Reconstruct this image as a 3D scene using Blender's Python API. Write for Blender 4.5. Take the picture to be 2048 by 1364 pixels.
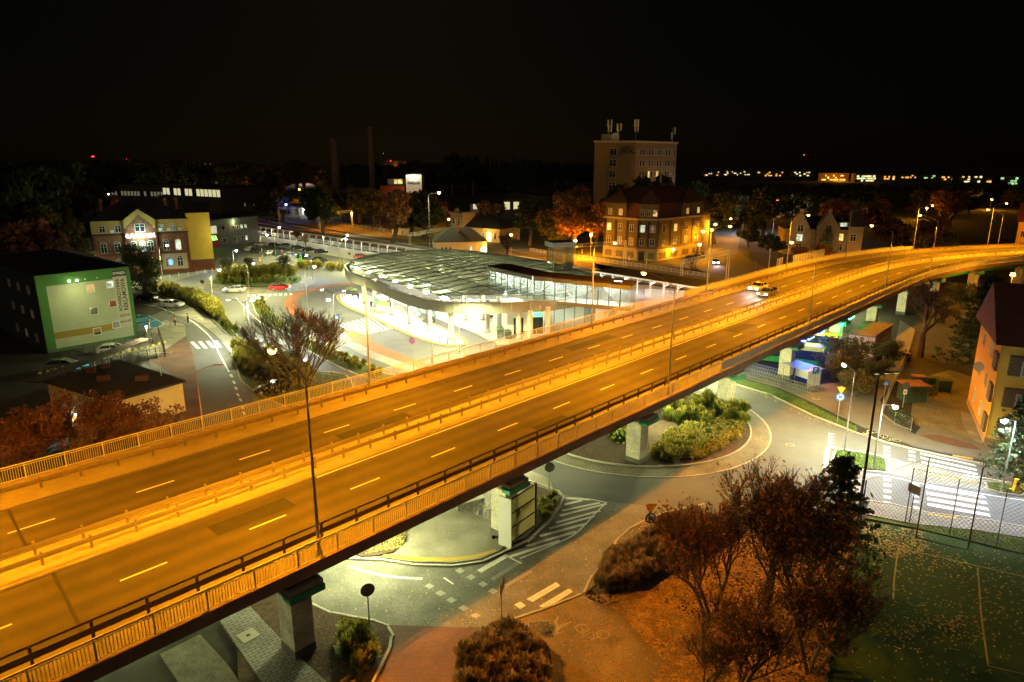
import bpy, bmesh, math, random
import numpy as np
from mathutils import Vector, Matrix
from mathutils.geometry import tessellate_polygon
R = math.radians
random.seed(7)
for o in list(bpy.data.objects): bpy.data.objects.remove(o)
S = bpy.context.scene
COL = S.collection
# ---------------------------------------------------------------- camera
CH = 27.0; FP = 1355.0; PITCH = math.atan((682-327)/FP)
cd = bpy.data.cameras.new('camera'); cam = bpy.data.objects.new('camera', cd); COL.objects.link(cam)
cd.sensor_width = 36; cd.lens = 36*FP/2048; cd.clip_end = 9000; cd.clip_start = 0.5
cam.location = (0, 0, CH); cam.rotation_euler = (R(90)-PITCH, 0, 0); S.camera = cam
# ---------------------------------------------------------------- night sky
w = bpy.data.worlds.new("World"); S.world = w; w.use_nodes = True
nt = w.node_tree; bg = nt.nodes['Background']
sky = nt.nodes.new('ShaderNodeTexSky'); sky.sky_type = 'NISHITA'; sky.sun_disc = False
sky.sun_elevation = R(25); sky.sun_rotation = R(-10); sky.air_density = 1.0; sky.dust_density = 1.2
tint = nt.nodes.new('ShaderNodeMix'); tint.data_type = 'RGBA'; tint.blend_type = 'MULTIPLY'
tint.inputs[0].default_value = 1; tint.inputs[7].default_value = (1.0, .92, .50, 1)
nt.links.new(sky.outputs[0], tint.inputs[6]); nt.links.new(tint.outputs[2], bg.inputs[0])
bg.inputs[1].default_value = 0.000026
sl = bpy.data.lights.new('night_fill', 'SUN'); sl.energy = 0.022; sl.angle = R(12); sl.color = (1, .82, .55)  # weak warm fill light added so roofs and skyline stay readable
so = bpy.data.objects.new('night_fill', sl); so.rotation_euler = (R(60), 0, R(-10)); COL.objects.link(so)
S.view_settings.view_transform = 'Standard'; S.view_settings.look = 'None'
S.view_settings.exposure = 2.6; S.view_settings.gamma = 1
S.render.engine = 'CYCLES'
S.cycles.max_bounces = 5; S.cycles.diffuse_bounces = 2; S.cycles.glossy_bounces = 2
S.cycles.transmission_bounces = 3; S.cycles.transparent_max_bounces = 10
S.cycles.caustics_reflective = False; S.cycles.caustics_refractive = False
S.cycles.sample_clamp_indirect = 3
SOD = (1.0, .335, .004); WHT = (1, .98, .44); LED = (.72, .87, 1.0); NEU = (.98, 1, .46)
# ---------------------------------------------------------------- surveying helpers
cP, sP = math.cos(PITCH), math.sin(PITCH)
def G(px, py, z=0.0):
    u = (px-1024)/FP; v = -(py-682)/FP
    t = (z-CH)/(-sP+v*cP)
    return Vector((u*t, (cP+v*sP)*t, z))
def ht(p, py):
    """height at which the plumb line over ground point p reaches image row py"""
    v = -(py-682)/FP; a = math.atan(v)-PITCH
    return CH+p[1]*math.tan(a)
def D2(a, b): return math.atan2(b[1]-a[1], b[0]-a[0])
# viaduct centre line: straight, then a spiral to the right
AA = R(46.8); PTS = []
def _cl():
    h = AA; p = Vector((-math.sin(AA), math.cos(AA)))*0 + Vector((math.cos(AA), math.sin(AA)))*-60
    s = -60
    while s < 330:
        PTS.append((p.x, p.y, h)); k = 0 if s < 124 else min(1, (s-124)/30)/131
        h -= k; p = p+Vector((math.cos(h), math.sin(h))); s += 1
_cl()
NC = 41.2
def V(s, n, z=6.0):
    i = max(0, min(len(PTS)-2, int(math.floor(s+60)))); f = s+60-i
    a, b = PTS[i], PTS[i+1]
    x = a[0]+(b[0]-a[0])*f; y = a[1]+(b[1]-a[1])*f; h = a[2]+(b[2]-a[2])*f
    # PTS is the n=0 line in the straight part; in the bend offset about the centre
    cx = CP[i][0]+(CP[i+1][0]-CP[i][0])*f; cy = CP[i][1]+(CP[i+1][1]-CP[i][1])*f
    return Vector((cx-math.sin(h)*(n-NC), cy+math.cos(h)*(n-NC), z))
CP = []
def _cl2():
    p = Vector((math.cos(AA)*-60-math.sin(AA)*NC, math.sin(AA)*-60+math.cos(AA)*NC))
    for i, (x, y, h) in enumerate(PTS):
        CP.append((p.x, p.y))
        h2 = PTS[min(i+1, len(PTS)-1)][2]
        p = p+Vector((math.cos(h2), math.sin(h2)))
_cl2()
def Vh(s): return PTS[max(0, min(len(PTS)-1, int(round(s+60))))][2]
# ---------------------------------------------------------------- materials
MATS = {}
def mat(name, c=(.2,.2,.2), rough=.85, var=.18, sc=1.5, metal=0, bump=0, c2=None, sc2=None, emit=None, es=1, spec=None):
    if name in MATS: return MATS[name]
    m = bpy.data.materials.new(name); m.use_nodes = True; n = m.node_tree; b = n.nodes['Principled BSDF']
    b.inputs['Roughness'].default_value = rough; b.inputs['Metallic'].default_value = metal
    if spec is not None: b.inputs['Specular IOR Level'].default_value = spec
    if emit:
        b.inputs['Base Color'].default_value = (*c, 1)
        b.inputs['Emission Color'].default_value = (*emit, 1); b.inputs['Emission Strength'].default_value = es
    elif var > 0:
        g = n.nodes.new('ShaderNodeNewGeometry')
        t = n.nodes.new('ShaderNodeTexNoise'); t.inputs['Scale'].default_value = sc; t.inputs['Detail'].default_value = 8
        t.inputs['Roughness'].default_value = .65
        n.links.new(g.outputs['Position'], t.inputs['Vector'])
        r = n.nodes.new('ShaderNodeMapRange'); r.inputs[1].default_value = .3; r.inputs[2].default_value = .7
        n.links.new(t.outputs[0], r.inputs[0])
        x = n.nodes.new('ShaderNodeMix'); x.data_type = 'RGBA'
        cc = c2 or tuple(v*(1+var) for v in c)
        x.inputs[6].default_value = (*[v*(1-var) for v in c], 1); x.inputs[7].default_value = (*cc, 1)
        n.links.new(r.outputs[0], x.inputs[0]); out = x.outputs[2]
        t2 = n.nodes.new('ShaderNodeTexNoise'); t2.inputs['Scale'].default_value = sc2 or sc*14; t2.inputs['Detail'].default_value = 3
        n.links.new(g.outputs['Position'], t2.inputs['Vector'])
        r2 = n.nodes.new('ShaderNodeMapRange'); r2.inputs[1].default_value = .3; r2.inputs[2].default_value = .7
        r2.inputs[3].default_value = 1-var*.8; r2.inputs[4].default_value = 1+var*.8
        n.links.new(t2.outputs[0], r2.inputs[0])
        y = n.nodes.new('ShaderNodeMix'); y.data_type = 'RGBA'; y.blend_type = 'MULTIPLY'; y.inputs[0].default_value = 1
        n.links.new(out, y.inputs[6]); n.links.new(r2.outputs[0], y.inputs[7])
        n.links.new(y.outputs[2], b.inputs['Base Color'])
        if bump:
            bp = n.nodes.new('ShaderNodeBump'); bp.inputs['Strength'].default_value = bump; bp.inputs['Distance'].default_value = .03
            n.links.new(t2.outputs[0], bp.inputs['Height']); n.links.new(bp.outputs[0], b.inputs['Normal'])
    else: b.inputs['Base Color'].default_value = (*c, 1)
    MATS[name] = m; return m
def brickmat(name, c1, c2, mortar, bw, bh, ms=.012, rot=0, wall=False, rough=.85):
    m = bpy.data.materials.new(name); m.use_nodes = True; n = m.node_tree; b = n.nodes['Principled BSDF']
    b.inputs['Roughness'].default_value = rough
    g = n.nodes.new('ShaderNodeNewGeometry'); mp = n.nodes.new('ShaderNodeMapping')
    if wall:
        tc = n.nodes.new('ShaderNodeTexCoord'); mp.inputs[2].default_value = (R(90), 0, 0); n.links.new(tc.outputs['Object'], mp.inputs[0])
    else:
        mp.inputs[2].default_value = (0, 0, rot); n.links.new(g.outputs['Position'], mp.inputs[0])
    t = n.nodes.new('ShaderNodeTexBrick'); t.inputs['Scale'].default_value = 1; t.inputs['Brick Width'].default_value = bw
    t.inputs['Row Height'].default_value = bh; t.inputs['Mortar Size'].default_value = ms
    t.inputs['Color1'].default_value = (*c1, 1); t.inputs['Color2'].default_value = (*c2, 1); t.inputs['Mortar'].default_value = (*mortar, 1)
    n.links.new(mp.outputs[0], t.inputs[0])
    ns = n.nodes.new('ShaderNodeTexNoise'); ns.inputs['Scale'].default_value = .45; ns.inputs['Detail'].default_value = 8
    n.links.new(g.outputs['Position'], ns.inputs['Vector'])
    r = n.nodes.new('ShaderNodeMapRange'); r.inputs[1].default_value = .3; r.inputs[2].default_value = .7
    r.inputs[3].default_value = .72; r.inputs[4].default_value = 1.25; n.links.new(ns.outputs[0], r.inputs[0])
    y = n.nodes.new('ShaderNodeMix'); y.data_type = 'RGBA'; y.blend_type = 'MULTIPLY'; y.inputs[0].default_value = 1
    n.links.new(t.outputs[0], y.inputs[6]); n.links.new(r.outputs[0], y.inputs[7]); n.links.new(y.outputs[2], b.inputs['Base Color'])
    bp = n.nodes.new('ShaderNodeBump'); bp.inputs['Strength'].default_value = .5; bp.inputs['Distance'].default_value = .02; bp.invert = True
    n.links.new(t.outputs[1], bp.inputs['Height']); n.links.new(bp.outputs[0], b.inputs['Normal'])
    MATS[name] = m; return m
def emis(name, c, s): return mat(name, tuple(min(1, v) for v in c), emit=c, es=s)
def roadmat():
    """worn asphalt: wheel tracks run along the viaduct"""
    m = mat('deck_asphalt', (.068, .058, .045), .78, .22, .45, sc2=20, bump=.3)
    n = m.node_tree; b = n.nodes['Principled BSDF']
    old = b.inputs['Base Color'].links[0].from_socket
    uv = n.nodes.new('ShaderNodeUVMap'); sx = n.nodes.new('ShaderNodeSeparateXYZ'); n.links.new(uv.outputs[0], sx.inputs[0])
    # 2 wheel tracks a lane
    mm = n.nodes.new('ShaderNodeMath'); mm.operation = 'MULTIPLY'; mm.inputs[1].default_value = 2*math.pi/1.7
    n.links.new(sx.outputs[1], mm.inputs[0])
    ns = n.nodes.new('ShaderNodeTexNoise'); ns.inputs['Scale'].default_value = .12; n.links.new(uv.outputs[0], ns.inputs['Vector'])
    ad = n.nodes.new('ShaderNodeMath'); ad.operation = 'MULTIPLY_ADD'; ad.inputs[1].default_value = 1.5; n.links.new(ns.outputs[0], ad.inputs[0]); n.links.new(mm.outputs[0], ad.inputs[2])
    si = n.nodes.new('ShaderNodeMath'); si.operation = 'SINE'; n.links.new(ad.outputs[0], si.inputs[0])
    rr = n.nodes.new('ShaderNodeMapRange'); rr.inputs[1].default_value = -1; rr.inputs[2].default_value = 1
    rr.inputs[3].default_value = .8; rr.inputs[4].default_value = 1.15; n.links.new(si.outputs[0], rr.inputs[0])
    y = n.nodes.new('ShaderNodeMix'); y.data_type = 'RGBA'; y.blend_type = 'MULTIPLY'; y.inputs[0].default_value = 1
    n.links.new(old, y.inputs[6]); n.links.new(rr.outputs[0], y.inputs[7]); n.links.new(y.outputs[2], b.inputs['Base Color'])
    return m
# ---------------------------------------------------------------- mesh builder
class MB:
    def __init__(s): s.v = []; s.f = []; s.m = []; s.cur = 0; s.uv = None
    def add(s, vs, fs):
        k = len(s.v); s.v += [tuple(x) for x in vs]; s.f += [tuple(i+k for i in f) for f in fs]; s.m += [s.cur]*len(fs); return s
    def mt(s, i): s.cur = i; return s
    def box(s, c, d, rz=0, rx=0, taper=1):
        x, y, z = d[0]/2, d[1]/2, d[2]/2; vs = []
        M = Matrix.Rotation(rz, 3, 'Z')@Matrix.Rotation(rx, 3, 'X') if (rz or rx) else None
        for (a, b, e) in ((-1,-1,-1),(1,-1,-1),(1,1,-1),(-1,1,-1),(-1,-1,1),(1,-1,1),(1,1,1),(-1,1,1)):
            t = taper if e > 0 else 1
            p = Vector((a*x*t, b*y*t, e*z))
            if M: p = M@p
            vs.append((p.x+c[0], p.y+c[1], p.z+c[2]))
        return s.add(vs, ((0,3,2,1),(4,5,6,7),(0,1,5,4),(1,2,6,5),(2,3,7,6),(3,0,4,7)))
    def bb(s, a, b): # box by corners
        return s.box([(a[i]+b[i])/2 for i in range(3)], [abs(b[i]-a[i]) for i in range(3)])
    def cyl(s, p0, p1, r0, r1=None, n=8, cap=True):
        r1 = r0 if r1 is None else r1; p0 = Vector(p0); p1 = Vector(p1); d = (p1-p0)
        if d.length < 1e-6: return s
        d.normalize(); u = d.orthogonal().normalized(); w_ = d.cross(u); vs = []
        for p, r in ((p0, r0), (p1, r1)):
            for i in range(n):
                a = 2*math.pi*i/n; vs.append(p+u*(r*math.cos(a))+w_*(r*math.sin(a)))
        fs = [(i, (i+1) % n, n+(i+1) % n, n+i) for i in range(n)]
        if cap: fs += [tuple(range(n))[::-1], tuple(range(n, 2*n))]
        return s.add(vs, fs)
    def tube(s, path, r, n=6):
        for a, b in zip(path, path[1:]): s.cyl(a, b, r, r, n, True)
        return s
    def bar(s, p0, p1, w_, h):  # square bar, h vertical
        p0 = Vector(p0); p1 = Vector(p1); d = p1-p0; L = d.length
        if L < 1e-6: return s
        d.normalize(); up = Vector((0, 0, 1)) if abs(d.z) < .95 else Vector((1, 0, 0))
        sd = d.cross(up).normalized()*(w_/2); up = sd.cross(d).normalized()*(h/2)
        vs = [p+a*sd+b*up for p in (p0, p1) for a, b in ((-1,-1),(1,-1),(1,1),(-1,1))]
        return s.add(vs, ((0,1,2,3),(7,6,5,4),(0,4,5,1),(1,5,6,2),(2,6,7,3),(3,7,4,0)))
    def sheet(s, pts, z=None):
        P = [Vector((p[0], p[1], p[2] if z is None and len(p) > 2 else (z or 0))) for p in pts]
        tr = tessellate_polygon([P]); fs = []
        for t in tr:
            a, b, c = (P[i] for i in t)
            fs.append(t if (b-a).cross(c-a).z > 0 else t[::-1])
        return s.add(P, fs)
    def prism(s, pts, z0, z1, bottom=False):
        P = [(p[0], p[1]) for p in pts]
        ar = sum(a[0]*b[1]-b[0]*a[1] for a, b in zip(P, P[1:]+P[:1]))
        if ar < 0: P = P[::-1]
        n = len(P); s.sheet([(x, y, z1) for x, y in P])
        k = len(s.v); s.v += [(x, y, z0) for x, y in P]+[(x, y, z1) for x, y in P]
        for i in range(n): s.f.append((k+i, k+(i+1) % n, k+n+(i+1) % n, k+n+i)); s.m.append(s.cur)
        if bottom:
            q = MB().sheet([(x, y, z0) for x, y in P]); s.add(q.v, [f[::-1] for f in q.f])
        return s
    def strip(s, path, w_, z=None, off=0, closed=False):
        P = [Vector((p[0], p[1], p[2] if len(p) > 2 and z is None else (z or 0))) for p in path]
        if closed: P = P+[P[0], P[1]]
        vs = []
        for i, p in enumerate(P):
            a = P[max(0, i-1)]; b = P[min(len(P)-1, i+1)]; d = (b-a); d.z = 0
            d = d.normalized() if d.length > 1e-6 else Vector((1, 0, 0)); nn = Vector((-d.y, d.x, 0))
            vs += [p+nn*(off-w_/2), p+nn*(off+w_/2)]
        fs = [(2*i, 2*i+2, 2*i+3, 2*i+1) for i in range(len(P)-1)]
        return s.add(vs, fs)
    def mesh(s, name, mats):
        me = bpy.data.meshes.new(name); me.from_pydata(s.v, [], s.f)
        for m in (mats if isinstance(mats, (list, tuple)) else [mats]): me.materials.append(m)
        if any(s.m): me.polygons.foreach_set('material_index', s.m)
        if s.uv:
            l = me.uv_layers.new(name='UVMap')
            for i, lo in enumerate(me.loops): l.data[i].uv = s.uv[lo.vertex_index]
        me.update(); return me
    def build(s, name, mats, parent=None, kind=None, label=None, smooth=False):
        me = s.mesh(name, mats); o = link(name, me, parent)
        if kind: o['kind'] = kind
        if label: o['label'] = label
        if smooth: me.polygons.foreach_set('use_smooth', [True]*len(me.polygons))
        return o
def link(name, data, parent=None, loc=None, rz=0, world=False):
    o = bpy.data.objects.new(name, data); COL.objects.link(o)
    if loc is not None: o.location = loc
    if rz: o.rotation_euler = (0, 0, rz)
    if parent: o.parent = parent
    return o
def tag(o, label, cat, group=None):
    o['label'] = label; o['category'] = cat
    if group: o['group'] = group
    return o
def thing(name, label, cat, loc=(0, 0, 0), rz=0, group=None):
    return tag(link(name, None, None, loc, rz), label, cat, group)
def struct(o): o['kind'] = 'structure'; return o
def copy_thing(root, loc, rz=0, label=None, group=None, sc=None):
    r = root.copy(); COL.objects.link(r); r.location = loc; r.rotation_euler = (0, 0, rz)
    if sc: r.scale = (sc, sc, sc) if not isinstance(sc, tuple) else sc
    if label: r['label'] = label
    if group: r['group'] = group
    for ch in KIDS(root):
        c = ch.copy(); COL.objects.link(c); c.parent = r
        for g in KIDS(ch):
            d = g.copy(); COL.objects.link(d); d.parent = c
    return r
_kc = {}
def KIDS(o):
    if o.name not in _kc: _kc[o.name] = list(o.children)
    return _kc[o.name]
def localize(root):
    """children were built in world coordinates: keep them there under a root with a location"""
    inv = (Matrix.Translation(root.location)@Matrix.Rotation(root.rotation_euler[2], 4, 'Z')).inverted()
    for c in root.children: c.matrix_parent_inverse = inv
def spot(parent, loc, power, col, size=R(150), blend=.6, rad=.15, rx=0):
    l = bpy.data.lights.new('lamp_light', 'SPOT'); l.energy = power; l.color = col; l.spot_size = size; l.spot_blend = blend
    l.shadow_soft_size = rad
    o = link('lamp_light', l, parent, loc); o.rotation_euler = (rx, 0, 0); return o
def point(parent, loc, power, col, rad=.15):
    l = bpy.data.lights.new('lamp_light', 'POINT'); l.energy = power; l.color = col; l.shadow_soft_size = rad
    return link('lamp_light', l, parent, loc)
def text(body, size, m, parent, loc, rot=(R(90), 0, 0), name='lettering', ext=.02, align='CENTER', sx=1):
    c = bpy.data.curves.new(name, 'FONT'); c.body = body; c.size = size; c.offset = .022*size; c.extrude = ext; c.align_x = align; c.align_y = 'CENTER'
    c.resolution_u = 3
    t = bpy.data.objects.new(name, c); COL.objects.link(t)
    dg = bpy.context.evaluated_depsgraph_get(); me = bpy.data.meshes.new_from_object(t.evaluated_get(dg))
    bpy.data.objects.remove(t); me.materials.clear(); me.materials.append(m)
    o = link(name, me, parent, loc); o.rotation_euler = rot; o.scale = (sx, 1, 1); return o
def fit(body, w_, h, m, parent, loc, rot=(R(90), 0, 0), name='lettering'):
    t = text(body, 1, m, parent, loc, rot, name, .0); me = t.data
    xs = [v.co.x for v in me.vertices]; ys = [v.co.y for v in me.vertices]; cx, cy = (max(xs)+min(xs))/2, (max(ys)+min(ys))/2
    sx, sy = w_/(max(xs)-min(xs)), h/(max(ys)-min(ys))
    for v in me.vertices: v.co = ((v.co.x-cx)*sx, (v.co.y-cy)*sy, v.co.z)
    return t
def smoothp(pts, k=5, closed=True):
    P = [Vector(p) for p in pts]; n = len(P); out = []
    rng = range(n if closed else n-1)
    for i in rng:
        if closed: a, b, c, d = P[(i-1) % n], P[i], P[(i+1) % n], P[(i+2) % n]
        else: a, b, c, d = P[max(0, i-1)], P[i], P[i+1], P[min(n-1, i+2)]
        for j in range(k):
            t = j/k; out.append(.5*((2*b)+(c-a)*t+(2*a-5*b+4*c-d)*t*t+(3*b-a-3*c+d)*t**3))
    if not closed: out.append(P[-1])
    return out
def gp(lst, z=0): return [G(x, y, z) for x, y in lst]
def inside(p, poly):
    c = False; n = len(poly); j = n-1
    for i in range(n):
        a, b = poly[i], poly[j]
        if (a[1] > p[1]) != (b[1] > p[1]) and p[0] < (b[0]-a[0])*(p[1]-a[1])/(b[1]-a[1])+a[0]: c = not c
        j = i
    return c
def resample(P, step, closed=False):
    P = [Vector(p) for p in P]
    if closed: P = P+[P[0]]
    out = []; acc = 0; nxt = 0
    for a, b in zip(P, P[1:]):
        L = (b-a).length
        while nxt <= acc+L and L > 0:
            out.append(((a+(b-a)*((nxt-acc)/L)), D2(a, b))); nxt += step
        acc += L
    return out
# ================================================================ materials
CONC = mat('concrete', (.36, .34, .29), .9, .2, .8); CONC2 = mat('pale_concrete', (.42, .40, .33), .9, .15, .6, bump=.2)
STEEL = mat('galvanised_steel', (.45, .45, .42), .45, .1, 3, metal=.6); YRAIL = mat('painted_rail', (.5, .5, .42), .5, .1, 4)
DARKM = mat('dark_metal', (.03, .03, .03), .5, .1, 5); POLE = mat('lamp_pole_steel', (.33, .33, .30), .5, .1, 4, metal=.3)
WPAINT = mat('white_road_paint', (.72, .72, .66), .7, .14, 3, sc2=30); YPAINT = mat('yellow_paving', (.5, .33, .04), .8, .2, 3)
ASPH = mat('asphalt', (.11, .11, .105), .8, .16, .35, sc2=25, bump=.25); ASPH2 = mat('dark_asphalt', (.07, .07, .068), .85, .16, .5, bump=.2)
GREEN = mat('green_girder_paint', (.02, .30, .16), .5, .15, 2); SOIL = mat('bark_mulch', (.075, .048, .026), 1, .45, 3, sc2=60, bump=.8)
GRASS = mat('grass', (.05, .11, .012), 1, .4, 1.2, sc2=40, bump=.7, c2=(.09, .12, .02)); TURF = mat('playing_field_turf', (.022, .075, .007), 1, .25, 1, sc2=60, bump=.4)
DGROUND = mat('night_ground', (.03, .03, .02), 1, .4, .05, sc2=.6); WHITE = mat('white_paint', (.75, .75, .70), .5, .06, 3)
GLASSD = mat('dark_glass', (.02, .025, .03), .08, 0, spec=.8); BLACK = mat('black_rubber', (.015, .015, .015), .8, 0)
PAVE = brickmat('grey_pavers', (.24, .24, .21), (.18, .18, .155), (.05, .05, .045), .21, .105, .010, R(46.8))
PAVEL = brickmat('light_pavers', (.33, .31, .25), (.28, .26, .21), (.1, .1, .08), .2, .1, .008, R(20))
REDPAVE = brickmat('red_pavers', (.17, .085, .05), (.13, .065, .04), (.05, .035, .025), .21, .105, .010, R(0))
SLAB = brickmat('grey_slabs', (.26, .26, .23), (.21, .21, .19), (.06, .06, .05), .5, .25, .02, R(-40))
COBB = brickmat('granite_setts', (.36, .33, .24), (.24, .22, .16), (.08, .07, .05), .19, .17, .035, R(30))
REDLANE = mat('red_cycle_lane', (.30, .10, .035), .85, .18, 1, sc2=20)
LENS_S = emis('sodium_lens', (1, .45, .05), 14); LENS_W = emis('white_lens', (.95, 1, .8), 40); LENS_OFF = mat('dull_lens', (.3, .28, .2), .3, 0)
# ================================================================ ground
g = MB(); g.sheet([(-5000, -60), (5000, -60), (5000, 7000), (-5000, 7000)], -.05); struct(g.build('ground', DGROUND))
def sheet(name, pts, m, z, kind='structure', cat=None, smooth=0):
    P = gp(pts) if not isinstance(pts[0], Vector) else pts
    if smooth: P = smoothp(P, smooth)
    b = MB()
    if z > .05: b.prism([(p.x, p.y) for p in P], -.04, z)
    else: b.sheet([(p.x, p.y) for p in P], z)
    o = b.build(name, m); o['kind'] = kind; return o, P
STONE = MB().box((0, 0, 0), (.97, .16, .17)).mesh('kerb_stone', CONC2)
def kerb(P, closed=False, z=.10, near=90, dark=False):
    root = None; far = MB(); st = []
    for p, a in resample(P, 1.0, closed):
        st.append((p.copy(), a))
    st.sort(key=lambda q: q[0].length)
    far = MB(); objs = 0
    base = MB()
    for i, (p, a) in enumerate(st):
        if not (i < 110 and p.length < near): far.box((p.x, p.y, z-.085+.02), (.985, .15, .17), a)
    # bedding strip the stones stand on
    base.strip([(p[0], p[1]) for p in (list(P)+([P[0]] if closed else []))], .2, z-.06)
    o = struct(base.build('kerb', CONC))
    for i, (p, a) in enumerate(st):
        if i < 110 and p.length < near: link('kerb_stone', STONE, o, (p.x, p.y, z-.085+.025+random.uniform(-.006, .006)), a)
    if far.f:
        q = far.build('kerb_stone_run', CONC2, o); q['kind'] = 'stuff'
    return o
def mark(name, quads, m=None, z=.03):
    b = MB()
    for q in quads: b.sheet([tuple(v)[:2] for v in (gp(q) if not isinstance(q[0], Vector) else q)], z)
    o = struct(b.build(name, m or WPAINT)); return o
def line(name, pts, w_=.14, z=.031, m=None, sm=4):
    P = smoothp(gp(pts), sm, False) if sm else gp(pts)
    return struct(MB().strip([(p.x, p.y) for p in P], w_, z).build(name, m or WPAINT))
# --- asphalt of the two junctions, one sheet on each side
sheet('road', [(820,1364),(560,1180),(1000,960),(1400,745),(1470,760),(1545,790),(1626,830),(1714,866),(1770,884),(1817,896),(1875,909),(1948,924),(2060,952),(2100,1090),(2048,1056),(1988,1044),(1854,1027),(1784,1010),(1738,1003),(1650,1020),(1500,1060),(1385,1016),(1290,1012),(1000,1200)], ASPH, .012)
sheet('road', [(150,700),(395,590),(250,575),(200,548),(330,560),(420,540),(400,505),(420,480),(520,478),(700,500),(830,530),(1400,560),(1300,640),(640,830),(470,900),(340,900),(380,760)], ASPH, .012)
sheet('side_road', [(1230,560),(1330,555),(1500,590),(1580,560),(1500,520),(1475,500),(1480,478),(1530,462),(1500,452),(1400,470),(1395,500),(1395,525),(1180,525)], ASPH2, .02)
# --- paved access road, plaza and beds below the viaduct
sheet('paved_road', [(1110,984),(1200,1002),(1290,1011),(1387,1015),(1330,1025),(1290,1040),(1258,1058),(1232,1082),(1216,1110),(1200,1135),(1178,1160),(1165,1190),(1100,1215),(1015,1245),(960,1256),(770,1250),(700,1235),(590,1192),(560,1180),(700,1110),(1050,950)], PAVE, .022)
sheet('red_pavement', [(775,1251),(960,1257),(985,1262),(940,1300),(925,1400),(700,1400),(770,1330)], REDPAVE, .026)
plaza, _ = sheet('pavement', [(820,1062),(818,1085),(790,1110),(760,1116),(830,1126),(905,1128),(960,1120),(1000,1103),(1120,1020),(1100,960),(1055,940),(900,1000)], PAVEL, .10)
sheet('tactile_strip', [(768,1110),(830,1117),(900,1118),(950,1112),(990,1101),(994,1105),(955,1118),(900,1125),(828,1124),(764,1116)], YPAINT, .108)
kerb(gp([(700,1120),(760,1122),(830,1132),(905,1134),(965,1126),(1003,1108),(1060,1082),(1095,1048),(1120,1015),(1128,995),(1118,985),(1065,966)]), z=.13)
sheet('planting_bed', [(1000,1103),(1052,1078),(1088,1044),(1112,1014),(1122,996),(1112,988),(1062,970),(1045,985),(1060,1020),(1030,1062)], SOIL, .14)
sheet('planting_bed', [(816,1062),(812,1084),(788,1106),(758,1113),(725,1115),(690,1105),(720,1080)], SOIL, .14)
sheet('planting_bed', [(590,1194),(660,1226),(745,1240),(772,1250),(781,1268),(776,1300),(752,1345),(735,1400),(480,1420),(470,1200),(540,1185)], SOIL, .10)
kerb(gp([(585,1192),(660,1227),(745,1243),(774,1253),(784,1270),(779,1300),(756,1347),(740,1380)]), z=.12)
sheet('footpath', [(440,1245),(500,1215),(570,1290),(650,1364),(700,1420),(560,1420)], SLAB, .125)
sheet('footpath', [(320,1310),(400,1270),(455,1330),(490,1380),(380,1400)], mat('mossy_slab', (.13,.13,.09), .95, .35, 1.2, sc2=9), .06)
# pedestrian plaza bottom centre
sheet('pavement', [(1013,1246),(1100,1217),(1168,1190),(1180,1200),(1215,1212),(1300,1190),(1450,1250),(1560,1400),(1000,1420),(1105,1340),(1100,1300),(1050,1266)], brickmat('brown_pavers', (.34, .27, .16), (.28, .22, .13), (.10, .08, .05), .21, .105, .010, R(80)), .03)
kerb(gp([(1015,1243),(1100,1214),(1170,1186)]), z=.05)
kerb(gp([(915,1375),(918,1340),(928,1300),(960,1266),(1013,1247),(1050,1268)]), z=.13)
sheet('planting_bed', [(917,1400),(919,1340),(930,1300),(962,1267),(1013,1249),(1050,1270),(1100,1302),(1103,1345),(1090,1400)], SOIL, .12)
# cobbled shoulder right of the access road
sheet('cobbled_shoulder', [(1410,1010),(1385,1018),(1332,1028),(1292,1043),(1260,1061),(1235,1085),(1219,1112),(1203,1137),(1182,1162),(1170,1188),(1190,1172),(1230,1130),(1290,1085),(1350,1050),(1420,1030)], COBB, .09)
kerb(gp([(1400,1012),(1385,1016),(1332,1026),(1292,1041),(1259,1059),(1233,1083),(1217,1111),(1201,1136),(1180,1161),(1168,1187)]), z=.10)
sheet('planting_bed', [(1420,1028),(1350,1050),(1290,1085),(1230,1130),(1185,1180),(1215,1210),(1300,1190),(1480,1280),(1560,1420),(1640,1420),(1690,1150),(1726,1045),(1735,1030),(1650,1022),(1540,1040)], SOIL, .10)
# --- near roundabout island
RC = Vector((13.2, 69.2)); ring = lambda c, r, n=72: [Vector((c.x+r*math.cos(2*math.pi*i/n), c.y+r*math.sin(2*math.pi*i/n))) for i in range(n)]
def annulus(name, c, r0, r1, m, z0, z1):
    a, b = ring(c, r0), ring(c, r1); q = MB(); n = len(a)
    for i in range(n):
        j = (i+1) % n; q.add([(a[i].x, a[i].y, z0), (b[i].x, b[i].y, z1), (b[j].x, b[j].y, z1), (a[j].x, a[j].y, z0)], ((0, 1, 2, 3),))
    return struct(q.build(name, m))
annulus('cobbled_apron', RC, 12.2, 14.0, COBB, .10, .035); kerb(ring(RC, 14.05, 88), True, z=.04, near=95); kerb(ring(RC, 12.15, 76), True, z=.2, near=95)
sheet('planting_bed', [Vector((p.x, p.y, 0)) for p in ring(RC, 12.05)], SOIL, .17)
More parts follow.
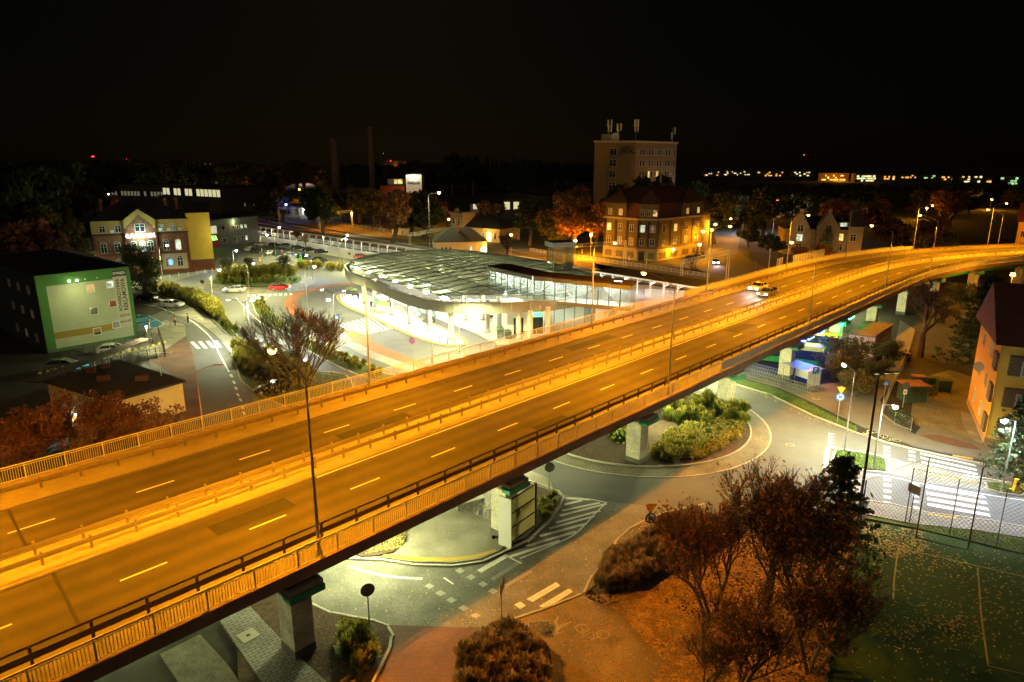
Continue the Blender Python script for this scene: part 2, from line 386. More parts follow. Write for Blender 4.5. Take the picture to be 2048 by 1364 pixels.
# --- right hand side: verge, foot and cycle path, yard, pavement
sheet('footpath', [(1400,735),(1455,748),(1560,775),(1640,812),(1722,852),(1790,878),(1830,893),(1905,908),(2048,935),(2100,935),(2048,915),(1975,895),(1945,880),(1915,870),(1845,850),(1830,870),(1770,835),(1760,800),(1800,745),(1820,700),(1830,660),(1800,640),(1790,690),(1770,740),(1720,760),(1600,775),(1500,725)], mat('path_asphalt', (.14, .13, .11), .9, .15, .6, sc2=20), .07)
sheet('grass_verge', [(1455,752),(1540,774),(1600,800),(1660,832),(1715,857),(1712,864),(1650,838),(1590,812),(1530,787),(1456,764)], GRASS, .11)
kerb(gp([(1440,760),(1460,766),(1540,790),(1626,832),(1714,867),(1770,885),(1817,897),(1875,910),(1948,925),(2048,947)]), z=.12)
sheet('paved_yard', [(1830,850),(1822,830),(1830,760),(1900,740),(1960,760),(1952,830),(1930,838),(1945,865),(1975,893),(1930,885),(1880,868)], brickmat('yard_pavers', (.22, .21, .12), (.17, .16, .09), (.05, .05, .03), .3, .3, .03, R(30)), .05)
sheet('red_pavement', [(1835,870),(1880,872),(1940,888),(1965,902),(1920,896),(1870,884)], REDPAVE, .078)
sheet('paved_yard', [(1922,824),(1945,832),(1960,880),(1975,893),(1945,880),(1925,850)], SLAB, .10)
sheet('pavement', [(1738,1005),(1784,1011),(1854,1028),(1988,1045),(2080,1062),(2080,1083),(1952,1062),(1825,1049),(1730,1030)], SLAB, .09)
kerb(gp([(1738,1004),(1784,1010),(1854,1027),(1988,1044),(2070,1060)]), z=.11)
sheet('grass_verge', [(1735,1034),(1825,1051),(1952,1064),(2080,1085),(2080,1118),(2000,1098),(1939,1083),(1842,1060),(1728,1038)], GRASS, .10)
sheet('playing_field', [(1728,1042),(1842,1062),(1939,1085),(2000,1100),(2100,1122),(2300,1420),(1640,1420),(1690,1150)], TURF, .04)
for pts in ([(1796,1098),(1856,1110),(1960,1134),(2060,1157)], [(1796,1098),(1792,1130),(1788,1160),(1786,1200)], [(1955,1138),(1957,1160),(1962,1230),(1976,1333)], [(1976,1333),(2060,1352)]): line('field_line', pts, .1, .045, mat('field_line_paint', (.35, .33, .15), .9, .2), 0)
sheet('grass_island', [(1674,902),(1720,908),(1768,920),(1772,934),(1771,944),(1740,941),(1705,936),(1680,930),(1668,924)], GRASS, .16)
kerb(gp([(1672,900),(1720,906),(1770,918),(1775,934),(1773,947),(1740,944),(1705,939),(1675,931),(1664,923),(1668,908)]), True, z=.14)
sheet('traffic_island', [(1776,922),(1840,928),(1955,957),(1968,965),(1975,982),(1850,966),(1777,947)], SLAB, .05)
sheet('grass_island', [(1971,967),(2000,968),(2035,977),(2050,985),(2040,990),(2000,984),(1978,978)], GRASS, .15)
kerb(gp([(1969,965),(2000,966),(2040,976),(2055,985),(2042,993),(2000,987),(1975,980)]), True, z=.14)
z4 = [[(1840,905.5),(1949,930),(1953,933.5),(1840,909)],[(1841,914),(1952,938.5),(1954,942),(1842,918)],[(1843,923),(1954,947),(1956,951),(1843.5,927)],[(1844.5,932),(1957,956),(1958,959),(1845,936)],
      [(1850,971),(1969,993),(1971,997),(1851,976)],[(1852,983.5),(1973,1004),(1975,1009),(1853,989)],[(1853.5,995),(1976,1016),(1978,1022),(1854.5,1000.5)],[(1854.5,1006),(1979,1028),(1981,1034),(1856,1012)]]
mark('zebra_crossing', z4)
bk = []
for y in (892,899,906.5,914.5): bk.append([(1767,y),(1780,y+2.5),(1780,y+6),(1767,y+3.5)])
for y in (956,967,979,991,1003): bk.append([(1767,y),(1782,y+2.5),(1782,y+7.5),(1767,y+5)])
for y in (901,909,917,926): bk.append([(1817,y),(1830,y+2.5),(1831,y+6),(1818,y+4)])
for y in (966,977,989,1000,1012): bk.append([(1825+y*.01-10,y),(1838+y*.01-10,y+2.5),(1839+y*.01-10,y+7),(1826+y*.01-10,y+5)])
for i in range(5): bk.append([(1657,866+i*6),(1670,869+i*6),(1656,870+i*6)])
mark('cycle_crossing_marks', bk)
mark('stop_line', [[(1651,896),(1660,894),(1655,937),(1645,937)]])
line('lane_line', [(1660,895),(1672,897),(1720,903),(1776,916),(1860,939),(1962,955),(2060,972)], .13)
line('lane_line', [(1728,951),(1775,953),(1850,969),(1968,989),(2060,1003)], .13)
mark('tactile_strip', [[(1905,911),(1946,918),(1946,921),(1905,914)],[(1846,946),(1958,967),(1958,969),(1846,948)],[(1855,1027),(1915,1036),(1915,1040),(1855,1031)]], YPAINT, .096)
# hatching between bay and access road
hs = [[(1125,997),(1180,1000)],[(1128,1010),(1165,1001)],[(1124,1022),(1200,1006)],[(1120,1032),(1213,1008)],[(1112,1046),(1200,1022)],[(1098,1058),(1188,1033)],[(1080,1073),(1172,1048)],[(1052,1093),(1152,1064)],[(1020,1114),(1120,1082)]]
b = MB()
for a, c in hs: b.strip([(*G(*a)[:2],), (*G(*c)[:2],)], .28, .034)
b.strip([tuple(p[:2]) for p in smoothp(gp([(1128,995),(1180,999),(1213,1006)]), 3, False)], .14, .036)
b.strip([tuple(p[:2]) for p in smoothp(gp([(1213,1006),(1192,1026),(1170,1050),(1145,1072),(1105,1091),(1040,1118)]), 4, False)], .14, .038)
b.strip([tuple(p[:2]) for p in gp([(1008,1110),(1043,1128)])], .14, .040)
b.strip([tuple(p[:2]) for p in gp([(958,1144),(1010,1114)])], .42, .042)
struct(b.build('hatched_marking', WPAINT))
mark('zebra_crossing', [[(980,1158),(1040,1120),(1047,1124),(988,1162)],[(1008,1170),(1062,1140),(1066,1144),(1014,1175)]], mat('worn_road_paint', (.27, .27, .25), .8, .3, 6), .034)
mark('zebra_crossing', [[(1053,1199),(1112,1165),(1121,1172),(1065,1205)],[(1078,1213),(1137,1178),(1146,1184),(1091,1219)]], None, .034)
sq = []
for x, y in ((912,1142),(934,1155),(958,1169),(978,1183)): sq.append([(x-2,y),(x+8,y-6),(x+18,y),(x+8,y+6)])
for x, y in ((850,1173),(872,1187),(894,1201),(918,1217),(942,1232)): sq.append([(x-2,y),(x+9,y-6),(x+20,y),(x+9,y+6)])
mark('cycle_crossing_marks', sq, mat('worn_road_paint2', (.42, .42, .38), .8, .3, 6), .034)
mark('cycle_crossing_marks', [[(1028,1210),(1041,1204),(1052,1212),(1040,1219)]], None, .034)
line('lane_line', [(700,1134),(745,1147),(790,1155),(845,1158)], .22, .034)
mark('dashed_centre_line', [[(886,1157),(889,1155),(908,1168),(905,1170)]], None, .034)
# painted cycle-and-pedestrian pictograms
def pictogram(o, ux, uy, m, z):
    b = MB()
    P = lambda x, y: (o+ux*x+uy*y)[:2]
    def st(pts, w_=.07): b.strip([tuple(P(*p)) for p in pts], w_, z)
    for cx in (0, 1.3): st([(cx+.38*math.cos(t*math.pi/6), .4+.38*math.sin(t*math.pi/6)) for t in range(13)], .07)
    st([(0,.4),(.35,1.0),(1.0,1.0),(.6,.4),(0,.4)]); st([(.35,1.0),(.6,.4)]); st([(1.3,.4),(.95,1.15),(1.15,1.2)]); st([(.3,1.1),(.5,1.1)])
    k = 2.6
    b.sheet([P(k-.12,1.0),P(k+.12,1.0),P(k+.1,1.7),P(k-.1,1.7)], z); st([(k,1.05),(k+.35,.55),(k+.4,0)], .13); st([(k,1.05),(k-.25,.5),(k-.5,.1)], .13)
    st([(k,1.6),(k+.4,1.2)], .09); st([(k,1.6),(k-.4,1.15)], .09); b.sheet([P(k+.15*math.cos(t*.785),1.95+.15*math.sin(t*.785)) for t in range(8)], z)
    return struct(b.build('cycle_and_walker_pictogram', m))
a_, b_, c_ = G(1178,1240), G(1100,1250), G(1150,1210)
ux = (b_-a_).normalized()*1.0; uy = Vector((-ux.y, ux.x, 0)); PW = mat('faded_road_paint', (.42, .36, .2), .8, .3, 6)
pictogram(G(1210,1262)+ux*0, (G(1110,1250)-G(1225,1285)).normalized(), Vector((0,0,0))+Vector(((G(1110,1250)-G(1225,1285)).normalized().y*1, -(G(1110,1250)-G(1225,1285)).normalized().x*1, 0))*-1, PW, .036)
dv = (G(1755,868)-G(1797,882)).normalized(); pictogram(G(1797,880), dv, Vector((-dv.y, dv.x, 0)), PW, .076)
dv = (G(1770,765)-G(1750,778)).normalized(); pictogram(G(1752,779), dv, Vector((-dv.y, dv.x, 0)), PW, .076)
# gully grates, manholes
for i, (x, y, d_) in enumerate([(1313,892,'set in the mulch behind the pier'),(1580,891,'in the roundabout lane right of the island'),(1367,1023,'on the cobbled shoulder by the red-leaved tree'),(735,1136,'near the pier foot beside the white lane line'),(1632,799,'in the cycle path above the grass verge'),(1330,830,'upper one in the flower bed')]):
    p = G(x, y); r_ = MB(); r_.cyl((0,0,0), (0,0,.03), .42, .42, 20); t = thing('manhole_cover', 'round iron manhole cover '+d_, 'manhole cover', (p.x, p.y, .17 if i in (0,5) else .09 if i == 2 else .125 if i==4 else .03))
    r_.build('frame', CONC, t); MB().cyl((0,0,.03), (0,0,.045), .33, .33, 20).build('lid', mat('cast_iron', (.10,.09,.07), .6, .2, 8), t)
p = G(1080,1255); t = thing('utility_cover', 'dark square utility cover set in the leaf-strewn paving', 'utility cover', (p.x, p.y, .04), R(5)); MB().box((0,0,0), (1.25,1.0,.03)).build('lid', mat('cast_iron', (.1,.09,.07)), t); MB().box((0,0,-.008), (1.35,1.1,.03)).build('frame', CONC, t)
p = G(497,1275); t = thing('utility_cover', 'pale square concrete chamber cover in the grey slab footpath', 'utility cover', (p.x, p.y, .13), R(-42)); MB().box((0,0,.01), (1,1,.05)).build('lid', CONC2, t); MB().cyl((0,0,.036), (0,0,.045), .12, .12, 12).build('plug', DARKM, t)
# ---------------------------------------------------------------- north side ground
NRC = Vector((-59.3, 159.2))
sheet('roundabout_apron', [(393,571),(402,561),(425,553),(470,548),(545,546),(600,549),(628,556),(630,566),(610,576),(560,583),(500,587),(440,586),(405,580)], COBB, .06, smooth=3)
sheet('planting_bed', [(425,565),(445,556),(500,549),(560,548),(592,553),(603,560),(585,569),(540,574),(490,574),(445,571)], GRASS, .2, smooth=3)
sheet('pavement', [(205,566),(330,552),(385,545),(440,535),(415,545),(425,541),(350,562),(262,575)], PAVEL, .1)
def isl(name, pts, m, z=.13, k=True):
    o, P = sheet(name, pts, m, z, smooth=3)
    if k: kerb([p for p in P], True, z=z+.01, near=150)
isl('planting_bed', [(505,600),(525,592),(527,605),(540,625),(565,648),(596,670),(585,672),(545,652),(515,630),(508,615)], GRASS)
isl('planting_bed', [(600,684),(640,690),(700,712),(760,745),(800,758),(760,765),(690,740),(640,715),(605,695)], GRASS)
isl('planting_bed', [(292,578),(330,584),(385,597),(418,610),(436,628),(455,652),(470,668),(478,678),(455,668),(430,645),(405,625),(380,608),(320,592)], GRASS)
isl('pavement', [(300,598),(345,600),(380,612),(410,632),(430,650),(455,672),(490,672),(500,668),(470,690),(462,708),(440,680),(410,655),(385,640),(345,628),(375,618),(370,612)], PAVEL, .11, False)
isl('planting_bed', [(462,700),(490,700),(520,700),(545,712),(600,740),(690,750),(700,790),(620,815),(560,810),(490,770),(475,740)], GRASS, .12)
sheet('parking_bay', [(500,760),(600,760),(640,800),(560,830),(510,830)], PAVE, .03)
sheet('pavement', [(330,662),(365,650),(375,680),(385,705),(392,740),(395,770),(405,845),(370,850),(360,760),(330,740),(300,720)], REDPAVE, .026)
sheet('pavement', [(277,680),(330,640),(370,650),(372,672),(330,700),(300,722)], PAVEL, .03)
sheet('accessible_bay', [(283,635),(297,631),(328,648),(313,656),(285,657),(275,648)], mat('blue_bay_paint', (.03,.14,.25), .8, .15, 3), .034)
b = MB()
for a, c in (((283,635),(297,631)),((297,631),(328,648)),((328,648),(313,656)),((313,656),(285,657)),((297,631),(300,657)),((276,650),(315,640))): b.strip([tuple(G(*a)[:2]), tuple(G(*c)[:2])], .14, .038)
struct(b.build('bay_marking', WPAINT))
# red cycle lane curving past the station
P = smoothp(gp([(735,560),(700,568),(660,572),(625,580),(598,588),(585,597),(580,608),(590,622),(612,637),(640,648)]), 5, False)
struct(MB().strip([(p.x, p.y) for p in P], 2.4, .035).build('cycle_lane', REDLANE))
P = smoothp(gp([(683,665),(705,668),(730,685),(765,702),(800,718),(850,735)]), 5, False)
struct(MB().strip([(p.x, p.y) for p in P], 2.6, .035).build('cycle_lane', REDLANE))
P = smoothp(gp([(640,690),(700,690),(735,707),(780,724),(830,742)]), 5, False)
struct(MB().strip([(p.x, p.y) for p in P], 2.0, .09).build('pavement', PAVEL))
isl('pavement', [(600,654),(640,652),(672,662),(700,676),(690,690),(640,690),(610,678)], PAVEL, .06, False)
isl('traffic_island', [(545,505),(590,510),(600,520),(570,535),(600,530)], PAVEL, .08, False)
# zebra near the station, crossing left, side road crossing
def zeb(a, b_, c, d, n, duty=.5, z=.033, m=None, name='zebra_crossing'):
    A, B, C, D_ = (G(*p) for p in (a, b_, c, d)); q = []
    for i in range(n):
        t0 = i/n; t1 = (i+duty)/n; q.append([A+(B-A)*t0, A+(B-A)*t1, D_+(C-D_)*t1, D_+(C-D_)*t0])
    return mark(name, q, m, z)
zeb((676,650),(760,628),(795,652),(708,668),10)
zeb((692,672),(800,652),(802,655),(695,676),16, name='dashed_line')
zeb((380,684),(458,680),(466,694),(394,698),5)
zeb((497,672),(560,690),(540,710),(470,690),5, .45)
zeb((495,590),(590,587),(590,590),(495,593),9, name='dashed_line')
zeb((540,528),(590,540),(600,532),(560,522),5)
line('lane_line', [(310,612),(345,625),(380,640),(408,662),(425,680),(440,710),(458,744)], .22)
for i, (x, y) in enumerate([(462,752),(467,765),(471,777),(475,790),(480,800),(484,815),(487,827),(490,840)]): mark('dashed_centre_line', [[(x-3,y-3),(x+2,y-3),(x+5,y+3),(x,y+3)]])
line('lane_line', [(472,595),(490,615),(515,640),(545,660),(575,675)], .15)
line('lane_line', [(543,590),(528,602),(535,620),(565,645),(600,665),(680,705),(740,740)], .15)
line('lane_line', [(680,730),(740,752)], .15); line('lane_line', [(280,608),(310,612)], .12)
for i in range(7): line('parking_line', [(590+i*28,478+i*4.5),(605+i*28,488+i*4.5)], .12, sm=0)
# bus station islands: pale platforms with yellow edge
def platform(pts, name='bus_platform'):
    o, P = sheet(name, pts, mat('platform_paving', (.48,.46,.38), .85, .08, .7), .16, smooth=4)
    line2 = MB().strip([(p.x, p.y) for p in P]+[(P[0].x, P[0].y)], .35, .165, off=.5 if True else 0); q = struct(line2.build('platform_edge_line', YPAINT)); kerb(P, True, z=.165, near=100)
platform([(679,594),(695,588),(720,590),(760,606),(800,625),(850,645),(900,668),(925,684),(920,691),(890,690),(850,680),(800,660),(740,632),(695,612)])
sheet('station_forecourt', [(760,588),(830,600),(1000,600),(1100,610),(1230,580),(1240,600),(1210,640),(1040,690),(1000,690),(960,672),(900,648),(840,624),(790,606)], mat('platform_paving'  , (.48,.46,.38)), .15)
kerb(gp([(770,592),(790,606),(840,624),(900,648),(960,672),(1000,692)]), z=.16, near=140)
# ================================================================ viaduct
ZD = 6.0
def vsweep(prof, s0, s1, ds=3.0, closed=True, uv=False):
    """sweep an (n, z) profile along the viaduct"""
    b = MB(); ss = list(np.arange(s0, s1+.01, ds)); k = len(prof); b.uv = [] if uv else None
    for s in ss:
        for n, z in prof:
            b.v.append(tuple(V(s, n, z)))
            if uv: b.uv.append((s, n))
    for i in range(len(ss)-1):
        for j in range(k if closed else k-1):
            a, c = i*k+j, i*k+(j+1) % k
            b.f.append((a, a+k, c+k, c)); b.m.append(0)
    if closed:
        b.f.append(tuple(range(k))); b.m.append(0); b.f.append(tuple(range((len(ss)-1)*k, len(ss)*k))[::-1]); b.m.append(0)
    return b
S0, S1 = -32, 285
via = thing('viaduct', 'long concrete road viaduct on rectangular piers curving away to the right', 'bridge')
vsweep([(29.9,6.0),(29.9,5.55),(30.6,5.5),(31.5,5.35),(51.5,5.35),(52.4,5.5),(53.3,5.55),(53.3,6.0)][::-1], S0, S1).build('deck_slab', CONC, via)
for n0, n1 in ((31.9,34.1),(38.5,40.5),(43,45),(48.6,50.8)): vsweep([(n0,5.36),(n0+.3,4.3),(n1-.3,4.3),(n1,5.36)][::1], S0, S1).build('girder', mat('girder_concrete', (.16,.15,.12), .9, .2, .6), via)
for n0 in (31.87, 50.83): vsweep([(n0-.12,4.32),(n0-.12,4.75),(n0+.02,4.75),(n0+.02,4.32)], S0, S1).build('green_band', GREEN, via)
RM = roadmat()
vsweep([(32.6,6.012),(39.4,6.012)], S0, S1, closed=False, uv=True).build('carriageway', RM, via, label='near carriageway of worn asphalt')
vsweep([(42.5,6.012),(49.3,6.012)], S0, S1, closed=False, uv=True).build('carriageway', RM, via, label='far carriageway of worn asphalt')
VG = mat('verge_concrete', (.19, .165, .13), .9, .2, .7, sc2=9, bump=.2); MEDM = mat('median_slab', (.42, .37, .25), .85, .15, .8, bump=.2)
vsweep([(39.4,6.001),(39.4,6.12),(42.5,6.12),(42.5,6.001)][::-1], S0, S1).build('median_strip', MEDM, via)
vsweep([(49.3,6.001),(49.3,6.12),(53.0,6.14),(53.0,6.001)][::-1], S0, S1).build('walkway', VG, via, label='far concrete walkway behind the guard rail')
vsweep([(30.2,6.001),(30.2,6.14),(32.6,6.12),(32.6,6.001)][::-1], S0, S1).build('walkway', VG, via, label='near concrete walkway between guard rail and railing')
vsweep([(29.82,5.5),(29.82,6.22),(30.18,6.22),(30.18,5.5)][::-1], S0, S1).build('edge_beam', mat('edge_beam', (.26,.19,.13), .85, .2, .8), via)
vsweep([(53.02,5.5),(53.02,6.22),(53.4,6.22),(53.4,5.5)][::-1], S0, S1).build('edge_beam', MATS['edge_beam'], via)
def dashes(n, s_first, per, ln, w_=.13):
    s = s_first
    while s < S1-5:
        if s > S0: vsweep([(n-w_/2,6.018),(n+w_/2,6.018)], s, s+ln, ln/2, closed=False).build('lane_dash', WPAINT, via)
        s += per
dashes(36.0, 8.5-28, 7.02, 2.35); dashes(45.9, 5.6-28, 7.02, 2.4)
vsweep([(39.15,6.017),(39.28,6.017)], 22, S1, closed=False).build('edge_line', WPAINT, via)
vsweep([(32.75,6.017),(32.85,6.017)], 60, S1, closed=False).build('edge_line', WPAINT, via)
for s, n0, n1 in ((6,32.6,39.4),(6,42.5,49.3),(72,32.6,39.4),(72,42.5,49.3),(125,32.6,49.3)):
    MB().strip([tuple(V(s+.06*(n-n0), n)[:2]) for n in (n0, n1)], .16, 6.02).build('expansion_joint', DARKM, via)
for s in np.arange(-10, 250, 17.3):
    for n in (32.85, 42.75): o = MB().bb((-.25,-.18,0),(.25,.18,.012)).build('drain_grate', DARKM, via); o.location = V(s, n, 6.014); o.rotation_euler = (0,0,Vh(s))
for s, n, l_, w_ in ((14,37.4,5,1.5),(27,44.2,7,1.3),(39,33.9,4,1.2),(60,47.4,9,1.6),(81,37.6,6,1.7),(100,34.2,8,1.3)):
    vsweep([(n-w_/2,6.0145),(n+w_/2,6.0145)], s, s+l_, l_/2, closed=False).build('asphalt_patch', mat('patch_asphalt', (.036,.034,.03), .9, .2, 1, sc2=20), via)
# piers
PW_ = mat('pier_concrete', (.50,.47,.36), .85, .28, .9, sc2=5, bump=.15); CAPM = mat('pier_cap', (.32,.30,.24), .85, .2, 1)
def pier(s, n, h=4.3):
    p = V(s, n, 0); a = Vh(s); b = MB().box((0,0,h/2), (1.25,1.5,h)); o = b.build('pier', PW_, via); o.location = p; o.rotation_euler = (0,0,a)
    q = MB().box((0,0,.3), (1.31,1.56,.6)).build('pier_base', mat('dirty_base', (.12,.12,.10), .95, .3, 3), o)
    q = MB().tube([(.66,.5,h),(.66,.5,.2)], .06, 6).bar((.66,-.45,.3), (.66,-.45,h-.2), .05, .05).build('drain_pipe', POLE, o)
for s in (-1, 15.8, 32.8, 50.6, 68.5, 85.5, 103.5, 121, 139, 157, 176, 195):
    for n in (31.9, 41.4, 50.6):
        if n > 45 and s > 140: continue
        pier(s, n-.3 if n < 35 else n)
    p = V(s, 31.6, 0); a = Vh(s)
    for nn in (32, 50.5):
        b = MB(); o = b.prism([(-1.0,-1.9),(1.0,-1.9),(1.0,1.9),(-1.0,1.9)], 4.28, 4.9, True).build('pier_cap', CAPM, via, label='pale concrete cross head on top of a pier'); p = V(s, nn, 0); o.location = (p.x,p.y,0); o.rotation_euler = (0,0,a)
        q = MB().prism([(-1.06,-2.0),(1.06,-2.0),(1.06,-1.2),(-1.06,-1.2)], 4.2, 4.6, True).build('green_fascia', GREEN, o)
# ---- railings and guard rails: bays and posts are parts
def railing(n, s0, s1, label, bay, hgt, plated_from, first300=1, side=1):
    t = thing('bridge_railing', label, 'railing', V(s0, n, ZD)); zb = 6.22
    posts = list(np.arange(s0, s1, bay)); pm = MB().box((0,0,hgt/2), (.08,.08,hgt)).mesh('post', YRAIL)
    vsweep([(n-.035,zb+hgt-.04),(n-.035,zb+hgt+.03),(n+.035,zb+hgt+.03),(n+.035,zb+hgt-.04)][::-1], s0, s1, 2).build('handrail', YRAIL, t)
    vsweep([(n-.02,zb+.08),(n-.02,zb+.12),(n+.02,zb+.12),(n+.02,zb+.08)][::-1], s0, s1, 3).build('lower_rail', YRAIL, t)
    if hgt > 1: vsweep([(n-.02,zb+hgt-.17),(n-.02,zb+hgt-.13),(n+.02,zb+hgt-.13),(n+.02,zb+hgt-.17)][::-1], s0, s1, 3).build('upper_rail', YRAIL, t)
    bars = []
    for s in posts:
        p = V(s, n, zb); q = link('post', pm, t, p, Vh(s)); 
        if s < plated_from:
            for k in range(1, int(bay/.145)): bars.append((s+k*.145))
        else:
            a, c = V(s+.06, n, zb+.14), V(s+bay-.06, n, zb+.14); MB().bar((a+c)/2*0+a+Vector((0,0,(hgt-.35)/2)), c+Vector((0,0,(hgt-.35)/2)), .02, hgt-.35).build('infill_panel', YRAIL, t)
    bm_ = MB().box((0,0,(hgt-.25)/2), (.028,.028,hgt-.25)).mesh('baluster', YRAIL)
    vis = [s for s in bars if V(s, n).y > 25]; vis = sorted(vis, key=lambda s: V(s, n).length)
    for s in vis[:300]: link('baluster', bm_, t, V(s, n, zb+.12), Vh(s))
    rest = MB()
    for s in set(bars)-set(vis[:300]): p = V(s, n, zb+.12+(hgt-.25)/2); rest.box(p, (.028,.028,hgt-.25), Vh(s))
    if rest.f: q = rest.build('baluster_run', YRAIL, t); q['kind'] = 'stuff'
    localize(t)
railing(30.0, S0+9, S1, 'near pedestrian railing of the viaduct, yellowish handrail over thin balusters', 2.4, 1.12, 62)
railing(53.2, S0+9, 186, 'far pedestrian railing of the viaduct beside the bus station', 2.4, 1.12, 95)
def guardrail(n, s0, s1, label, sp, hi=.75, double=False, gm=None):
    t = thing('guard_rail', label, 'guard rail', V(s0, n, ZD)); z = 6.12
    m = gm or MATS['galvanised_steel']
    w_ = [(n-.06,z+hi-.32),(n-.02,z+hi-.28),(n-.06,z+hi-.2),(n-.06,z+hi-.12),(n-.02,z+hi-.04),(n-.06,z+hi),(n-.04,z+hi),(n+.0,z+hi-.05),(n-.03,z+hi-.12),(n-.03,z+hi-.2),(n+.0,z+hi-.28),(n-.04,z+hi-.32)]
    vsweep(w_[::-1], s0, s1, 3).build('rail_beam', m, t)
    if double: vsweep([(n+.1,z+hi+.18),(n+.1,z+hi+.3),(n+.2,z+hi+.3),(n+.2,z+hi+.18)][::-1], s0, s1, 3).build('top_rail', m, t)
    pm = MB().box((.0,.1,(hi+(.25 if double else .06))/2), (.13,.1,hi+(.25 if double else .06))).box((0,.03,hi-.16), (.12,.1,.14)).mesh('post', m)
    for s in np.arange(s0+1, s1, sp): link('post', pm, t, V(s, n, z), Vh(s))
    localize(t)
guardrail(31.75, S0+9, S1, 'dark double guard rail between near carriageway and walkway', 2.35, .72, True, mat('weathered_rail', (.07,.05,.04), .7, .2, 3))
guardrail(40.3, S0+9, S1, 'median guard rail facing the near carriageway', 2.35, .75, False, mat('median_rail', (.28,.25,.18), .5, .1, 3))
guardrail(41.8, S0+9, S1, 'median guard rail facing the far carriageway', 2.35, .75, False, mat('median_rail'))
guardrail(50.9, S0+9, S1, 'guard rail along the far walkway of the viaduct', 2.35, .75, False, mat('tarnished_rail', (.17,.13,.10), .6, .2, 3))
# leaning mesh frames fixed behind the far railing
pm = MB(); [pm.bar(a, c, .06, .06) for a, c in (((0,0,0),(0,0,1.5)),((1.2,0,0),(1.2,0,1.5)),((0,0,1.5),(1.2,0,1.5)),((0,0,0),(1.2,0,0)))]
for i in range(12):
    pm.bar((.1*i,0,0), (.1*i,0,1.5), .012, .012)
PM = pm.mesh('screen_panel', YRAIL)
t = thing('protective_screen', 'two-bay leaning mesh screen on the far railing, left of the gap', 'screen', V(134,53.6,7)); [link('screen_panel', PM, t, V(134+i*1.5,53.6+.1*i,7.1), Vh(134)) for i in range(2)]; localize(t)
t = thing('protective_screen', 'longer leaning mesh screen on the far railing above the road trees', 'screen', V(142,53.6,7)); [link('screen_panel', PM, t, V(141.5+i*1.35,53.6+.05*i,7.1), Vh(141)) for i in range(11)]; localize(t)
# ================================================================ street lamps
def lamp_proto(name, h, arm, col, power, lens, m=POLE, r0=.11, r1=.05, head=(.62,.26,.13), z0=0, rise=.9, size=R(158)):
    """arm reaches along local +x"""
    t = thing(name, '', 'street lamp')
    b = MB(); b.cyl((0,0,z0), (0,0,z0+.5), r0*1.5, r0*1.5, 8).cyl((0,0,z0+.5), (0,0,h-rise), r0, r1, 8); b.build('pole', m, t)
    a = [(0,0,h-rise-.02)]+[(arm*k/6, 0, h-rise+rise*math.sin(k/6*math.pi/2)) for k in range(1, 7)]
    MB().tube(a, .035, 6).build('arm', m, t)
    hd = MB(); x = arm; hd.add([(x-.1,-.06,h-.03),(x-.1,.06,h-.03),(x+.25,.15,h-.04),(x+head[0],.09,h-.02),(x+head[0],-.09,h-.02),(x+.25,-.15,h-.04),(x-.1,-.04,h+.05),(x-.1,.04,h+.05),(x+.25,.1,h+.14),(x+head[0],.05,h+.07),(x+head[0],-.05,h+.07),(x+.25,-.1,h+.14)],
        [(0,1,2,5),(5,2,3,4),(6,11,8,7),(11,10,9,8),(0,6,7,1),(1,7,8,2),(2,8,9,3),(3,9,10,4),(4,10,11,5),(5,11,6,0)])
    hh = hd.build('lamp_head', m, t)
    ln = MB(); ln.cyl((x+.26,0,h-.02), (x+.26,0,h-.20), .24, .14, 12); ln.build('lens', lens, hh)
    if power: spot(t, (x+.26,0,h-.3), power, col, size, .35, .12)
    return t
def place(proto, p, rz, label, used=[], group=None, sc=None):
    if proto.name not in used: 
        used.append(proto.name); proto.location = p; proto.rotation_euler = (0,0,rz); proto['label'] = label
        if group: proto['group'] = group
        if sc: proto.scale = (sc,sc,sc)
        return proto
    return copy_thing(proto, p, rz, label, group, sc)
PV = 4300
LV = lamp_proto('street_lamp', 11.2, 3.0, SOD, PV, LENS_S)
GR = 'sodium lamps along the viaduct'
near = [(-18.5,'nearest lamp by the lower left railing'),(16.8,'first tall foreground lamp rising from the lower railing'),(53.4,'second tall lamp along the near railing, in front of the canopy'),(88,'third lamp along the near railing beside the bus stands'),(121,'fourth lamp along the near railing'),(153,'fifth lamp on the near railing in the bend'),(184,'sixth lamp on the near railing of the bend'),(215,'last near lamp at the right end of the bend')]
far = [(1,'far railing lamp above the flat-roofed hut'),(36.2,'far railing lamp glowing before the round roof'),(72,'far railing lamp in front of the glazed footbridge'),(104,'far railing lamp left of the side road'),(137,'far railing lamp beside the mesh screens'),(163,'unlit far railing lamp in front of the villa'),(188,'far railing lamp past the end of the railing'),(212,'rightmost far railing lamp near the red-roofed house')]
for s, d_ in near:
    place(LV, V(s, 30.25 if s < 150 else 31.5, 6.1), Vh(s)+R(90), 'tall sodium lamp, '+d_, group=GR)
LOFF = lamp_proto('street_lamp', 11.2, 3.0, SOD, 0, LENS_OFF)
for s, d_ in far:
    place(LOFF if 'unlit' in d_ else LV, V(s, 52.9, 6.1), Vh(s)-R(90), 'tall sodium lamp, '+d_, group=GR)
for a_, b__ in (((60,31),(100,31)),):
    pass
